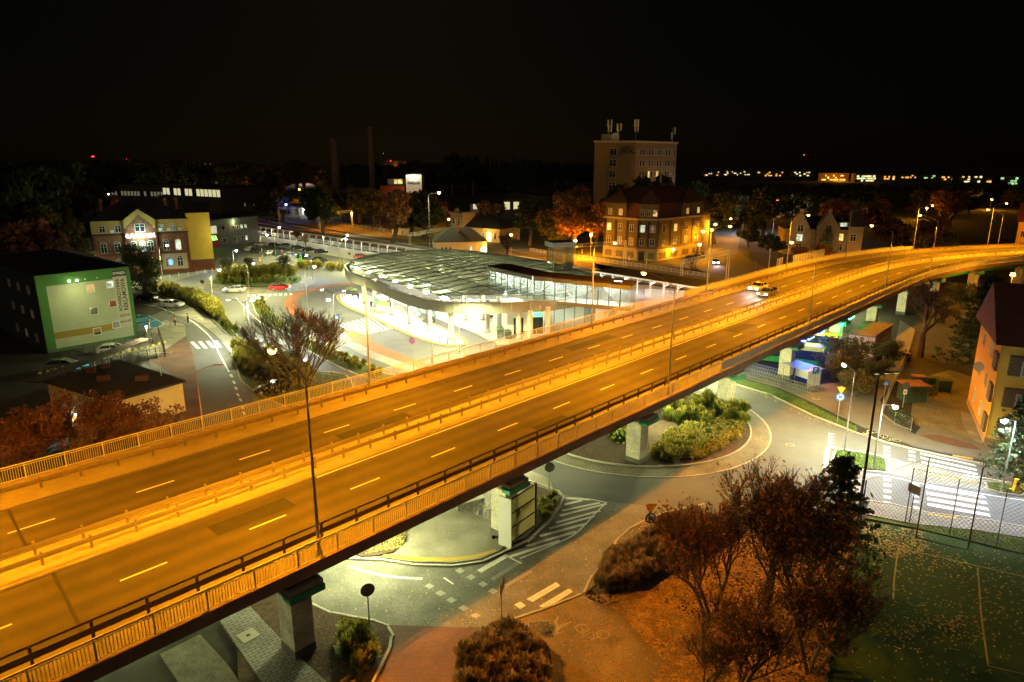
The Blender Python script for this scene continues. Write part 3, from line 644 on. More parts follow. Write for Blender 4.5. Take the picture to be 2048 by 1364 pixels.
# fluorescent and coloured strips under the deck
def strip(p, q, z, m, col, pw, label):
    a, c = G(*p, z), G(*q, z); t = thing('strip_light', label, 'strip light', (a+c)/2)
    MB().bar(a, c, .18, .12).build('tube', m, t); MB().bar(a+Vector((0,0,.11)), c+Vector((0,0,.11)), .26, .09).build('housing', DARKM, t); localize(t)
    if pw: l = point(t, (0,0,-.4), pw, col, .3)
BL = emis('blue_tube', (.03,.10,1), 14); GT = emis('green_tube', (.05,1,.25), 9)
strip((1604,681),(1612,682),4.6,BL,(.05,.1,1),60,'short blue strip light under the viaduct edge')
strip((1617,679),(1628,673),4.6,BL,(.05,.1,1),120,'blue strip light under the viaduct above the bus roof')
strip((1637,668),(1648,661),4.6,BL,(.05,.1,1),90,'blue strip light beside the pale pier')
strip((1683,649),(1692,642),4.6,GT,(.1,1,.3),60,'lower green strip light under the viaduct'); strip((1699,638),(1708,632),4.6,GT,(.1,1,.3),60,'upper green strip light under the viaduct')
UW = emis('under_deck_lens', (1,.98,.72), 12)
def under(s, n, pw, label, col=NEU):
    t = thing('ceiling_lamp', label, 'lamp', V(s, n, 4.15)); MB().box((0,0,.06), (.9,.25,.12)).build('housing', POLE, t); MB().box((0,0,-.03), (.8,.18,.05)).build('lens', UW, t); point(t, (0,0,-.25), pw, col, .2)
PU = 680
for s, n, k, d_ in ((8,42,.5,'over the lower footpath'),(24,36,1.0,'over the bay by the cycle racks'),(24,48,.8,'over the far half of the bay'),(41,41,1.0,'over the roundabout entry'),(41,49,.7,'behind the roundabout entry'),(59,34,.7,'over the flower bed'),(59,46,1.2,'over the roundabout'),(77,37,1.1,'over the cycle stands'),(95,36,1.2,'over the buses'),(95,46,1.1,'behind the buses'),(112,38,1.0,'by the kiosk'),(130,37,.8,'past the kiosk')):
    under(s, n, PU*k, 'white luminaire under the viaduct '+d_)
# ---- white street lamps of the junctions
LW = lamp_proto('street_lamp', 9.0, 1.4, WHT, 2300, LENS_W, rise=.35, r0=.08, r1=.045)
LDW = thing('street_lamp', '', 'street lamp'); b = MB(); b.cyl((0,0,0),(0,0,8),.09,.05,8).build('pole', POLE, LDW)
for sg in (1, -1):
    MB().tube([(0,0,7.8),(sg*.8,0,8.25),(sg*1.9,0,8.5)], .04, 6).build('arm', DARKM, LDW)
    hh = MB().box((sg*2.2,0,8.52), (.7,.24,.09)).build('lamp_head', DARKM, LDW); MB().box((sg*2.2,0,8.46), (.5,.18,.03)).build('lens', LENS_W, hh)
spot(LDW, (2.2,0,8.35), 950, WHT, R(155), .4); spot(LDW, (-2.2,0,8.35), 950, WHT, R(155), .4)
def by_top(px, pyb, pyt): p = G(px, pyb); return p, ht(p, pyt)
NS = [((497,700),(487,597),'twin-armed lamp beside the zebra crossing',0,LDW),((672,668),(660,580),'twin-armed lamp beside the bus lane',1,LDW),((617,632),(614,533),'slender lamp beside the red cycle lane',0,LW),((866,728),(864,628),'twin-armed lamp by the platform tip',1,LDW),((920,706),(920,600),'slender lamp in front of the round roof',0,LW),((500,594),(490,527),'slender lamp on the split bed tip',0,LW),((328,575),(318,491),'lamp before the brick building',0,LW),((430,632),(432,540),'slender lamp at the hedge edge',0,LW),((682,545),(675,477),'lamp behind the grass clumps',0,LW),((527,536),(523,470),'lamp on the traffic island',0,LW),((687,530),(685,470),'lamp by the yield sign',0,LW),((552,515),(550,455),'lamp in the car park',0,LW),((135,560),(137,490),'lamp glowing behind the dark trees',0,LW),((860,505),(845,385),'very tall grey mast near the hip-roofed house',0,LW)]
for (bx, by), (tx, ty), d_, k, pr in NS:
    p, h = by_top(bx, by, ty); base = 8.5 if pr is LDW else 9.0
    a = R(20) if k == 0 else R(-10)
    place(pr, p, a, 'white street lamp: '+d_, group='white street lamps around the bus station', sc=max(.7, min(2.4, h/base)))
# crossing lamps: cool LED
LL = lamp_proto('street_lamp', 6.0, .7, LED, 820, emis('cold_lens', (.8,.92,1), 50), rise=.1, r0=.07, r1=.05, head=(.5,.2,.1), size=R(140))
for (bx, by), ty, rz, d_ in (((1746,940),807,-40,'cold white crossing lamp on the grass island near the zebra'),((502,690),598,-20,'cold white crossing lamp by the left zebra'),((674,690),600,150,'cold white lamp above the pedestrian sign'),((2040,912),0,0,''),((480,552),0,0,'')):
    if not d_: continue
    p, h = by_top(bx, by, ty); place(LL, p, R(rz), d_, group='cold white crossing lamps', sc=h/6)
t = place(LL, G(2003,985), R(185), 'cold white crossing lamp leaning into view at the right edge', group='cold white crossing lamps', sc=1.1)
place(LL, G(625,560), R(190), 'cold white lamp at the car park entrance by the grass clumps', group='cold white crossing lamps', sc=1.0)
place(LL, G(470,548), R(0), 'cold white lamp by the brick building corner', group='cold white crossing lamps', sc=1.0)
p, h = by_top(1688, 905, 738); place(LW, p, R(100), 'tall pale lamp pole on the grass island in front of the path', group='white street lamps around the bus station', sc=h/9.0)
# rusty curved lamp beside the side road and the aerial on the hut
p = G(407,862); h = ht(p, 742); t = thing('street_lamp', 'unlit rusty lamp with curved arm beside the side road left of the railing', 'street lamp', p)
MB().cyl((0,0,0),(0,0,h),.09,.05,8).build('pole', mat('rusty_pole', (.3,.16,.07), .7, .2, 5), t); MB().tube([(0,0,h-.1),(.9,0,h+.35),(1.9,0,h+.6)], .04).build('arm', mat('rusty_pole'), t); MB().box((2.3,0,h+.68),(.9,.25,.1)).build('lamp_head', mat('rusty_pole'), t)
t = thing('aerial_pole', 'thin aerial pole standing beside the flat-roofed hut', 'pole', G(331,812)); MB().cyl((0,0,0),(0,0,7.2),.035,.02,6).build('pole', YRAIL, t); MB().bar((-1.2,0,6.4),(1.6,0,6.4),.03,.03).bar((1.4,-.3,6.4),(1.4,.3,6.4),.03,.03).build('aerial', YRAIL, t)
# dark triple-headed mast in front of the crossing
p = G(1712,1065); h = 12.6; t = thing('floodlight_mast', 'tall black mast with three flat heads on a cross bar before the right crossing', 'light mast', p)
MB().cyl((0,0,0), (0,0,h), .12, .07, 8).build('pole', DARKM, t); MB().bar((-.3,0,h), (1.5,.3,h), .05, .05).build('cross_bar', DARKM, t)
for i in range(3): hh = MB().box((-.2+i*.75,.1*i,h+.05), (.45,.35,.09)).build('lamp_head', DARKM, t); MB().box((-.2+i*.75,.1*i,h-.01), (.3,.25,.02)).build('lens', emis('dim_lens', (.75,.9,.5), 1.0), hh)
# ================================================================ bus station canopy
FASC = mat('fascia_panel', (.27,.27,.21), .45, .05, 1, metal=.25); GSTL = mat('roof_steel', (.10,.10,.09), .6, .1, 3)
def glassm(name, c, tr, rough=.15):
    m = bpy.data.materials.new(name); m.use_nodes = True; n = m.node_tree; n.nodes.clear()
    o = n.nodes.new('ShaderNodeOutputMaterial'); a = n.nodes.new('ShaderNodeBsdfTransparent'); a.inputs[0].default_value = (*c, 1)
    t = n.nodes.new('ShaderNodeBsdfTranslucent'); t.inputs[0].default_value = (.4,.42,.36,1)
    gl = n.nodes.new('ShaderNodeBsdfGlossy'); gl.inputs['Roughness'].default_value = rough; gl.inputs[0].default_value = (.6,.6,.6,1)
    mx = n.nodes.new('ShaderNodeMixShader'); mx.inputs[0].default_value = tr; m2 = n.nodes.new('ShaderNodeMixShader'); m2.inputs[0].default_value = .12
    n.links.new(t.outputs[0], mx.inputs[1]); n.links.new(a.outputs[0], mx.inputs[2]); n.links.new(mx.outputs[0], m2.inputs[1]); n.links.new(gl.outputs[0], m2.inputs[2]); n.links.new(m2.outputs[0], o.inputs[0]); MATS[name] = m
    return m
RGLASS = glassm('roof_glass', (.46,.49,.36), .72); CLEAR = glassm('clear_glass', (.78,.86,.88), .84, .05)
OUT = gp([(689,531),(696,543),(714,552),(755,565),(790,581),(824,593),(867,601),(918,606),(995,606),(1063,603),(1092,602),(1150,594),(1200,580),(1220,569),(1215,560),(1190,548),(1130,530),(1060,516),(1000,509),(950,503),(880,500),(800,503),(760,508),(720,517),(700,524)], 6.4)
OUT = smoothp([Vector((p.x, p.y, 0)) for p in OUT], 4)
if sum(a.x*b.y-b.x*a.y for a, b in zip(OUT, OUT[1:]+OUT[:1])) < 0: OUT = OUT[::-1]
CC = sum(OUT, Vector())/len(OUT)
can = thing('bus_station_canopy', 'large rounded glazed roof of the bus station with pale metal fascia on round columns', 'canopy', (CC.x, CC.y, 0))
U = Vector((math.cos(R(-57)), math.sin(R(-57)), 0)); W_ = Vector((-U.y, U.x, 0))
wext = max(abs((p-CC).dot(W_)) for p in OUT); uext = max(abs((p-CC).dot(U)) for p in OUT)
def rz_(p): v = (Vector((p[0], p[1], 0))-CC).dot(W_)/wext; return 6.35+1.0*max(0, 1-v*v)*max(0, 1-((Vector((p[0],p[1],0))-CC).dot(U)/uext)**4)
# fascia panels: each a part
PR = resample(OUT, 1.5, True)
for (p, a), (q, _) in zip(PR, PR[1:]+PR[:1]):
    d = (q-p); L = d.length
    if L < .3: continue
    b = MB().box((L/2, 0, 0), (L-.03, .07, 1.7)); o = b.build('fascia_panel', FASC, can); o.location = (p.x, p.y, 5.6); o.rotation_euler = (0,0,math.atan2(d.y, d.x))
inn = [CC+(p-CC)*.985 for p in OUT]; inn2 = [CC+(p-CC)*.955 for p in OUT]
b = MB(); n = len(OUT)
for i in range(n):
    j = (i+1) % n; a, c, d, e = inn[i], inn[j], inn2[j], inn2[i]
    b.add([(a.x,a.y,6.4),(c.x,c.y,6.4),(d.x,d.y,6.36),(e.x,e.y,6.36)], ((0,1,2,3),)); b.add([(a.x,a.y,4.9),(c.x,c.y,4.9),(d.x,d.y,4.95),(e.x,e.y,4.95)], ((3,2,1,0),))
b.build('gutter', GSTL, can)
def clip(poly, p0, nn):
    out = []
    for a, c in zip(poly, poly[1:]+poly[:1]):
        da, dc = (a-p0).dot(nn), (c-p0).dot(nn)
        if da >= 0: out.append(a)
        if da*dc < 0: out.append(a+(c-a)*(da/(da-dc)))
    return out
CR = Vector((math.cos(R(48)), math.sin(R(48)), 0))
us = np.arange(-uext*2.6, uext*2.6, 3.4); ws = np.linspace(-wext, wext, 9)
fr = MB(); pur = MB(); tru = MB()
for i in range(len(us)-1):
    for j in range(len(ws)-1):
        # skewed cell: cross lines run along CR
        def P_(u_, w_): return CC+W_*w_+U*u_+U*(w_*CR.dot(U)/CR.dot(W_))
        poly = [P_(us[i], ws[j]), P_(us[i+1], ws[j]), P_(us[i+1], ws[j+1]), P_(us[i], ws[j+1])]
        for a, c in zip(inn2, inn2[1:]+inn2[:1]):
            if len(poly) < 3: break
            poly = clip(poly, a, Vector((-(c-a).y, (c-a).x, 0)))
        if len(poly) < 3: continue
        ar = .5*abs(sum(a.x*c.y-c.x*a.y for a, c in zip(poly, poly[1:]+poly[:1])))
        if ar < .4: continue
        c0 = sum(poly, Vector())/len(poly); q = [c0+(p-c0)*.985 for p in poly]
        MB().add([(p.x, p.y, rz_(p)+.05) for p in q]+[(p.x, p.y, rz_(p)) for p in q], [tuple(range(len(q))), tuple(range(len(q), 2*len(q)))[::-1]]).build('glass_pane', RGLASS, can)
        for k, (a, c) in enumerate(zip(poly, poly[1:]+poly[:1])):
            ww = .10 if abs((c-a).normalized().dot(U)) > .9 else .26
            if random.random() < 2: fr.bar((a.x,a.y,rz_(a)+.10), (c.x,c.y,rz_(c)+.10), ww, .1)
fr.build('roof_frame', GSTL, can)['kind'] = 'stuff'
# purlins under the glass and main trusses
for w_ in np.linspace(-wext*.85, wext*.85, 6):
    pts = [CC+W_*w_+U*u_ for u_ in np.arange(-uext, uext, 1.2) if inside(CC+W_*w_+U*u_, inn2)]
    for a, c in zip(pts, pts[1:]): pur.bar((a.x,a.y,rz_(a)-.12), (c.x,c.y,rz_(c)-.12), .05, .12)
pur.build('purlins', mat('white_steel', (.6,.6,.55), .5, .05, 2), can)['kind'] = 'stuff'
LP = []
for row_, w_ in (('front', -wext*.55), ('middle', -.05*wext), ('rear', wext*.45)):
    tr = MB(); pts = [CC+W_*w_+U*u_ for u_ in np.arange(-uext, uext, 1.3) if inside(CC+W_*w_+U*u_, inn2)]
    for k, (a, c) in enumerate(zip(pts, pts[1:])):
        ta, tc = Vector((a.x,a.y,rz_(a)-.2)), Vector((c.x,c.y,rz_(c)-.2)); lo = Vector((0,0,-.9))
        for sd in (-.45, .45):
            s_ = W_*sd; tr.bar(ta+s_, tc+s_, .09, .09).bar(ta+s_, tc+lo, .05, .05).bar(tc+s_, ta+lo, .05, .05)
        tr.bar(ta+lo, tc+lo, .12, .12)
        if k % 5 == 2: LP.append((a.x, a.y, rz_(a)-1.3, row_))
    tr.build('roof_truss', MATS['white_steel'], can)
localize(can)
PL = 340
for i, p in enumerate(LP):
    t = thing('canopy_lamp', 'bright round lamp hanging from the %s white truss under the glazed roof' % p[3], 'lamp', p[:3], 0, 'lamps on the %s truss of the station roof' % p[3])
    MB().cyl((0,0,0), (0,0,.12), .3, .2, 12).build('housing', POLE, t); MB().cyl((0,0,.0), (0,0,-.06), .28, .28, 12).build('lens', emis('canopy_lens', (1,.97,.75), 6), t); point(t, (0,0,-.2), PL, (1,.96,.66), .25)
    if p[3] == 'front': MB().cyl((0,0,.12), (0,0,.3), .5, .5, 8).build('uplight', emis('uplight_lens', (1,1,.9), 60), t)
cm = MB().cyl((0,0,0), (0,0,5.3), .42, .42, 18).mesh('column', mat('white_column', (.6,.58,.5), .7, .06, 1)); cb = MB().cyl((0,0,0),(0,0,.25),.5,.46,18).mesh('column_base', CONC)
for x, y, d_ in ((729,605,'leftmost, by the waiting people'),(750,613,'second from the left tip'),(783,630,'beside the hanging departure board'),(820,648,'left of the glass shelter'),(858,662,'right of the glass shelter'),(903,678,'at the right platform tip with bollards'),(930,640,'behind the empty bus lane, left'),(965,640,'by the standing man in white trousers'),(975,664,'in front of the forecourt'),(998,655,'at the entrance left of the glass box'),(1037,678,'left of the seated traveller'),(1060,690,'behind the viaduct railing'),(1095,680,'before the green-signed entrance')):
    t = thing('canopy_column', 'round white concrete column under the roof '+d_, 'column', G(x, y, .15), 0, 'columns of the bus station'); link('shaft', cm, t); link('base', cb, t)
a, c = G(733,576,5.5), G(779,590,5.5); o = fit('CENTRUM PRZESIADKOWE', (c-a).length, .62, DARKM, None, (a+c)/2+Vector((-.3,-.3,0)), (R(90),0,D2(a,c)), 'station_lettering'); tag(o, 'dark lettering on the pale roof fascia above the bus platform', 'sign')
# ---- glazed footbridge
A1, A2, A3 = G(979,577,6.3), G(1068,600,6.1), G(1262,617,5.9)
fb = thing('footbridge', 'glazed covered footbridge with dark roof linking the viaduct to the bus station', 'footbridge', (A2.x, A2.y, 0))
WG = mat('bridge_frame', (.06,.065,.06), .5, .05, 2)
for (p, q, zt0, zt1) in ((A1, A2, 10.1, 9.9), (A2, A3, 9.9, 9.3)):
    d = (q-p); d.z = 0; L = d.length; d.normalize(); nn = Vector((-d.y, d.x, 0)); Wd = nn*3.4
    if nn.y < 0: Wd = -Wd
    n = max(3, int(L/1.55)); up = lambda k: Vector((0,0, zt0+(zt1-zt0)*k))
    q = Vector((q.x, q.y, q.z)); 
    fl = MB(); P0 = [p, q, q+Wd, p+Wd]; fl.add([(v.x,v.y,v.z-.45) for v in P0]+[(v.x,v.y,v.z+.12) for v in P0], [(0,3,2,1),(4,5,6,7),(0,1,5,4),(2,3,7,6),(1,2,6,5),(3,0,4,7)]); fl.build('floor_deck', FASC, fb)
    rf = MB(); o_ = nn*(-.35 if nn.y > 0 else .35); P1 = [p+o_, q+o_, q+Wd-o_, p+Wd-o_]; zz = [zt0, zt1, zt1, zt0]
    rf.add([(v.x,v.y,z_) for v, z_ in zip(P1, zz)]+[(v.x,v.y,z_+.22) for v, z_ in zip(P1, zz)], [(0,3,2,1),(4,5,6,7),(0,1,5,4),(2,3,7,6),(1,2,6,5),(3,0,4,7)]); rf.build('roof', mat('brown_roof', (.06,.035,.025), .9, .3, 1), fb)
    nf = max(2, int(L/2.6))
    for i in range(nf):
        a, c = p+(q-p)*(i/nf), p+(q-p)*((i+1)/nf); z_ = zt0+(zt1-zt0)*(i+.5)/nf; e = (c-a).normalized()*.02
        MB().bar(Vector((a.x,a.y,z_-.25))+o_*1.1+e, Vector((c.x,c.y,z_-.25))+o_*1.1-e, .08, .6).build('fascia_panel', FASC, fb)
    for side in (0, 1):
        off = Wd*side
        if side: n = max(3, n//2)
        for i in range(n):
            a, c = p+(q-p)*(i/n)+off, p+(q-p)*((i+1)/n)+off; z0, z1 = a.z+.15, zt0+(zt1-zt0)*i/n-.05
            e = (c-a).normalized()*.06; e.z = 0
            MB().add([(a.x+e.x,a.y+e.y,z0),(c.x-e.x,c.y-e.y,z0),(c.x-e.x,c.y-e.y,z1),(a.x+e.x,a.y+e.y,z1)], ((0,1,2,3),)).build('glass_pane', CLEAR, fb)
            MB().bar((a.x,a.y,z0), (a.x,a.y,z1), .16, .14).build('mullion', WG, fb)
        tr = MB()
        for i in range(0, n-1 if not side else 0, 4):
            a, b_, c = (p+(q-p)*(k/n)+off*(.92 if side else 1)+Wd*(.06 if not side else 0) for k in (i, min(n, i+2), min(n, i+4)))
            z0, z1 = a.z+.2, zt0-.4
            tr.bar((a.x,a.y,z0), (b_.x,b_.y,z1), .09, .09).bar((b_.x,b_.y,z1), (c.x,c.y,z0), .09, .09)
        tr.build('side_truss', MATS['white_steel'], fb)
    for k in (.2, .5, .8):
        a = p+(q-p)*k+Wd*.5; z_ = zt0-.3
        MB().bar((a.x-d.x*1.2, a.y-d.y*1.2, z_), (a.x+d.x*1.2, a.y+d.y*1.2, z_), .2, .08).build('ceiling_lamp', emis('bridge_lens', (.9,1,.9), 3), fb); l = point(fb, (a.x, a.y, z_-.3), 480, (.9,1,.85), .3); l.parent = None; l.parent = fb
localize(fb)
tw = G(1096,590,5); T0 = G(1083,560,6.4)+Vector((2.5,6,0)); t = thing('lift_tower', 'small dark-roofed glazed lift tower rising beside the footbridge roof', 'tower', (T0.x, T0.y, 0), R(20))
MB().bb((0,0,.1),(4.2,3.4,7)).build('shaft', mat('grey_cladding', (.16,.16,.15), .6, .1, 1), t)
for a in (((0,0,7),(.15,.15,11.6)),((4.05,0,7),(4.2,.15,11.6)),((0,3.25,7),(.15,3.4,11.6)),((4.05,3.25,7),(4.2,3.4,11.6)),((2.0,0,7),(2.1,.1,11.6))): MB().bb(*a).build('mullion', WG, t)
for a in (((.15,.05,7),(2.0,.07,11.6)),((2.1,.05,7),(4.05,.07,11.6)),((4.14,.15,7),(4.16,3.25,11.6)),((.04,.15,7),(.06,3.25,11.6))): MB().bb(*a).build('glass_pane', CLEAR, t)
MB().bb((-.3,-.3,11.6),(4.5,3.7,12.5)).build('fascia', FASC, t); MB().bb((-.2,-.2,12.5),(4.4,3.6,12.56)).build('roof', MATS['brown_roof'], t)
# ---- station building under the roof
p, q = G(1015,672), G(1128,668); a = D2(p, q); L = (q-p).length
t = thing('station_building', 'white flat station building with glazed corner and green entrance sign beneath the round roof', 'building', p+Vector((0,0,.15)), a)
MB().bb((0,0,0),(L*.62,9,4.3)).build('wall', WHITE, t)
for i, x in enumerate((1.0, 3.6, L*.45)): MB().bb((x,-.05,.05),(x+1.6,.0,2.8)).build('door', GLASSD if i != 1 else mat('teal_door', (.05,.25,.25), .4, 0), t)
for i in range(5): x = L*.64+i*1.7; MB().bb((x,-.03,.1),(x+1.6,.0,4.3)).build('glass_pane', CLEAR, t); MB().bb((x+1.6,-.06,.1),(x+1.7,.04,4.3)).build('mullion', WG, t)
for i in range(4): MB().bb((L*.64+8.5,i*1.8,.1),(L*.64+8.53,i*1.8+1.7,4.3)).build('glass_pane', CLEAR, t)
MB().bb((L*.4,-.12,3.0),(L*.6,-.06,3.6)).build('entrance_sign', emis('green_sign', (.05,.7,.15), .8), t)
# glass shelters, boards, benches, planters, bins and bollards on the platform
def shelter(px, label):
    p = G(*px, .17); t = thing('bus_shelter', label, 'shelter', p, R(-57)); k = MB()
    for x in (0, 2.2, 4.4):
        for y in (0, 1.4): k.bar((x,y,0),(x,y,2.4),.07,.07)
    k.bb((-.1,-.1,2.4),(4.5,1.6,2.48)); k.build('frame', POLE, t)
    for i in range(2): MB().bb((.05+i*2.2,1.4,.2),(2.15+i*2.2,1.42,2.3)).build('glass_pane', CLEAR, t)
    MB().bb((.02,.1,.2),(.04,1.3,2.3)).build('glass_pane', CLEAR, t); MB().bb((.5,.9,.4),(3.8,1.25,.46)).build('bench_seat', mat('wood_slats', (.45,.22,.05), .7, .2, 4), t)
    text('PRZYSTANEK' if 0 else 'CE', .75, emis('green_letters', (.05,.8,.2), .25), t, (.03,.7,1.5), (R(90),0,R(-90)))
shelter((750,618), 'glass bus shelter by the waiting people near the platform tip'); shelter((835,640), 'glass bus shelter with green letters in the middle of the platform')
p = G(770,607,3.9); t = thing('departure_board', 'lit orange departure board hanging under the roof edge', 'display', p, R(-40)); MB().bb((-1.5,-.12,-.35),(1.5,.12,.35)).build('casing', DARKM, t); MB().bb((-1.3,-.15,-.25),(1.3,-.13,.25)).build('screen', emis('orange_screen', (1,.5,.05), .9), t); MB().bar((0,0,.35),(0,0,1.2),.08,.08).build('hanger', POLE, t)
def planter(px, label, z=.16):
    t = thing('planter', label, 'planter', G(*px, z)); MB().box((0,0,.45),(1.0,1.0,.9)).build('tub', mat('planter_dark', (.05,.05,.045), .7, .1, 3), t); q = MB()
    for i in range(90): v = Vector((random.gauss(0,.28), random.gauss(0,.28), 1.05+random.uniform(0,.35))); q.box(v, (.14,.14,.02), random.random()*3, random.uniform(-1,1))
    q.build('foliage', mat('lime_leaf', (.12,.22,.02), .7, .2, 8), t)
planter((698,588),'dark square planter with clipped bush at the platform tip'); planter((709,590),'second dark planter next to the standing man in black'); planter((1001,672),'planter with yellow-green bush just behind the viaduct railing'); planter((1017,676),'slatted planter right of the priority sign by the railing')
bo = MB().cyl((0,0,0),(0,0,1.0),.06,.06,8).mesh('bollard', DARKM)
for x, y, d_ in [(686,596,'leftmost at the far tip of the platform'),(689,592,'second at the far tip of the platform'),(879,686,'left one of three at the near tip'),(895,689,'middle one of three at the near tip'),(910,691,'right one of three at the near tip'),(700,586,'next to the planters')]: t = tag(link('bollard', bo, None, G(x,y,.16)), 'short dark bollard, '+d_, 'bollard', 'bollards on the bus platform')
t = thing('bicycle_stand', 'pale steel hoop rack around the column at the right platform tip', 'rack', G(904,686,.16)); [MB().tube([(x,0,0),(x,0,.9),(x+.9,0,.9),(x+.9,0,0)], .03).build('hoop', POLE, t) for x in (-1.6,-.3,.9)]
# ================================================================ generic buildings
def litmat(name, c, s_):
    m = bpy.data.materials.new(name); m.use_nodes = True; n = m.node_tree; b = n.nodes['Principled BSDF']; b.inputs['Base Color'].default_value = (.1,.1,.1,1)
    tc = n.nodes.new('ShaderNodeNewGeometry'); v = n.nodes.new('ShaderNodeTexVoronoi'); v.inputs['Scale'].default_value = 1.6; n.links.new(tc.outputs['Position'], v.inputs[0])
    ns = n.nodes.new('ShaderNodeSeparateColor'); n.links.new(v.outputs['Color'], ns.inputs[0]); r = n.nodes.new('ShaderNodeMapRange'); r.inputs[3].default_value = s_*.25; r.inputs[4].default_value = s_*1.5
    n.links.new(ns.outputs[0], r.inputs[0]); n.links.new(r.outputs[0], b.inputs['Emission Strength']); b.inputs['Emission Color'].default_value = (*c, 1); MATS[name] = m; return m
LITW = litmat('lit_warm', (1,.5,.12), .16); LITY = litmat('lit_yellow', (1,.75,.2), .22); LITC = litmat('lit_cool', (.8,1,.75), .16); DIMW = litmat('lit_dim', (1,.5,.25), .025)
WF = mat('window_frame', (.6,.58,.5), .6, .05, 3); BR = mat('dark_red_tiles', (.10,.032,.018), .85, .3, 2, sc2=14, bump=.4); TAR = mat('tar_roof', (.018,.017,.016), .9, .3, .8, bump=.2)
_wc = {}
def win(parent, x, z, w_, h, pane=None, y=0, rz=0, arch=False, cross=True, frame=None, yo=-.06):
    """window in the facade plane y=const of the parent's frame (outside is -y)"""
    k = (round(w_,2), round(h,2), arch, cross, frame.name if frame else 0)
    if k not in _wc:
        f = MB(); t = .09; d = .12
        f.bb((-w_/2-t,-d,-t),(w_/2+t,.02,0)).bb((-w_/2-t,-d,h),(w_/2+t,.02,h+t)).bb((-w_/2-t,-d,.0),(-w_/2,.02,h)).bb((w_/2,-d,0),(w_/2+t,.02,h))
        if cross: f.bb((-.05,-.09,0),(.05,.0,h)).bb((-w_/2,-.08,h*.66),(-.05,0,h*.66+.07)).bb((.05,-.08,h*.66),(w_/2,0,h*.66+.07))
        if arch:
            for i in range(6):
                a0, a1 = math.pi*i/6, math.pi*(i+1)/6
                f.bar((w_/2*math.cos(a0)*1.05,-.05,h+t+.32*w_*math.sin(a0)), (w_/2*math.cos(a1)*1.05,-.05,h+t+.32*w_*math.sin(a1)), .14, .12)
        g_ = MB().bb((-w_/2,-.02,0),(w_/2,-.005,h))
        if arch: g_.add([(w_/2*math.cos(math.pi*i/6), -.02, h+t+.3*w_*math.sin(math.pi*i/6)) for i in range(7)], [tuple(range(7))])
        _wc[k] = (f.mesh('window', frame or WF), g_)
    fm, gm = _wc[k]; pm = pane or GLASSD; kk = (k, pm.name)
    if kk not in _wc: _wc[kk] = gm.mesh('pane', pm)
    o = link('window', fm, parent, (x, y, z), rz); link('pane', _wc[kk], o); return o
def roof_mb(L, Dp, z0, z1, kind='hip', ov=.5, x0=0, y0=0):
    b = MB(); a = (x0-ov, y0-ov); c = (x0+L+ov, y0+Dp+ov); m = (a[1]+c[1])/2
    if kind == 'hip': k = min((c[1]-a[1])/2, (c[0]-a[0])/2*.98); r0, r1 = (a[0]+k, m), (c[0]-k, m)
    elif kind == 'gable': r0, r1 = (a[0], m), (c[0], m)
    if kind in ('hip', 'gable'):
        b.add([(a[0],a[1],z0),(c[0],a[1],z0),(c[0],c[1],z0),(a[0],c[1],z0),(r0[0],r0[1],z1),(r1[0],r1[1],z1)], [(0,1,5,4),(2,3,4,5),(1,2,5),(3,0,4),(3,2,1,0)])
    elif kind == 'gabley':
        m = (a[0]+c[0])/2; b.add([(a[0],a[1],z0),(c[0],a[1],z0),(c[0],c[1],z0),(a[0],c[1],z0),(m,a[1],z1),(m,c[1],z1)], [(1,2,5,4),(3,0,4,5),(0,1,4),(2,3,5),(3,2,1,0)])
    return b
def house(name, label, cat, A, B, dep, h, wm, roofk, zr, rm, loc_only=False):
    a = D2(A, B); L = math.hypot(B[0]-A[0], B[1]-A[1]); t = thing(name, label, cat, (A[0], A[1], 0), a)
    MB().bb((0,0,0),(L,dep,h)).build('wall', wm, t)
    if roofk == 'flat': MB().bb((-.25,-.25,h),(L+.25,dep+.25,h+.35)).build('roof', rm, t)
    elif roofk: roof_mb(L, dep, h+.02, zr, roofk).build('roof', rm, t)
    return t, L
def chim(t, x, y, z, h=1.6, m=None): MB().bb((x,y,z),(x+.7,y+.6,z+h)).build('chimney', m or mat('chimney_brick', (.2,.09,.05), .9, .2, 6), t)
# 1 green and grey block with banner
A, B = G(96,707), G(277,675); H = ht(B, 532); GW = mat('grey_render', (.33,.37,.25), .9, .08, .6, sc2=30); GN = mat('green_render', (.055,.17,.035), .9, .08, .6)
t, L = house('office_block', 'grey three-storey block with green borders and a tall advertising banner', 'building', A, B, 26, H, GW, None, 0, TAR)
MB().bb((0,-.04,H-1.7),(L,0,H)).build('green_band', GN, t); MB().bb((0,-.045,0),(1.2,0,H-1.7)).build('green_band', GN, t); MB().bb((L-.55,-.045,0),(L,0,H-1.7)).build('green_band', GN, t); MB().bb((L,0,0),(L+.05,26,H)).build('green_band', GN, t)
MB().bb((1.2,-.03,1.9),(L-3.2,0,2.9)).build('ochre_band', mat('ochre_render', (.25,.18,.03), .9, .08, 1), t); MB().bb((.0,-.06,0),(L-.6,-.048,.5)).build('plinth', GN, t)
MB().add([(-.4,-.4,H),(L+.4,-.4,H),(L+.4,27,H+.3),(-.4,27,H+.3),(L*.5,13,H+2.2)], [(0,1,4),(1,2,4),(2,3,4),(3,0,4),(3,2,1,0)]).build('roof', TAR, t)
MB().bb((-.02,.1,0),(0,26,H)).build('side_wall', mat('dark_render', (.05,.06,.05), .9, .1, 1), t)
s = (H)/9.0
for x, z, pn in ((.545,.72,LITW),(.765,.74,LITC),(.545,.42,None),(.765,.48,mat('red_blind', (.25,.04,.03), .8, 0)),(.545,.14,None),(.765,.19,mat('sky_pane', (.2,.25,.3), .2, 0))):
    win(t, L*x, H*z, .95, .95, pn, cross=False)
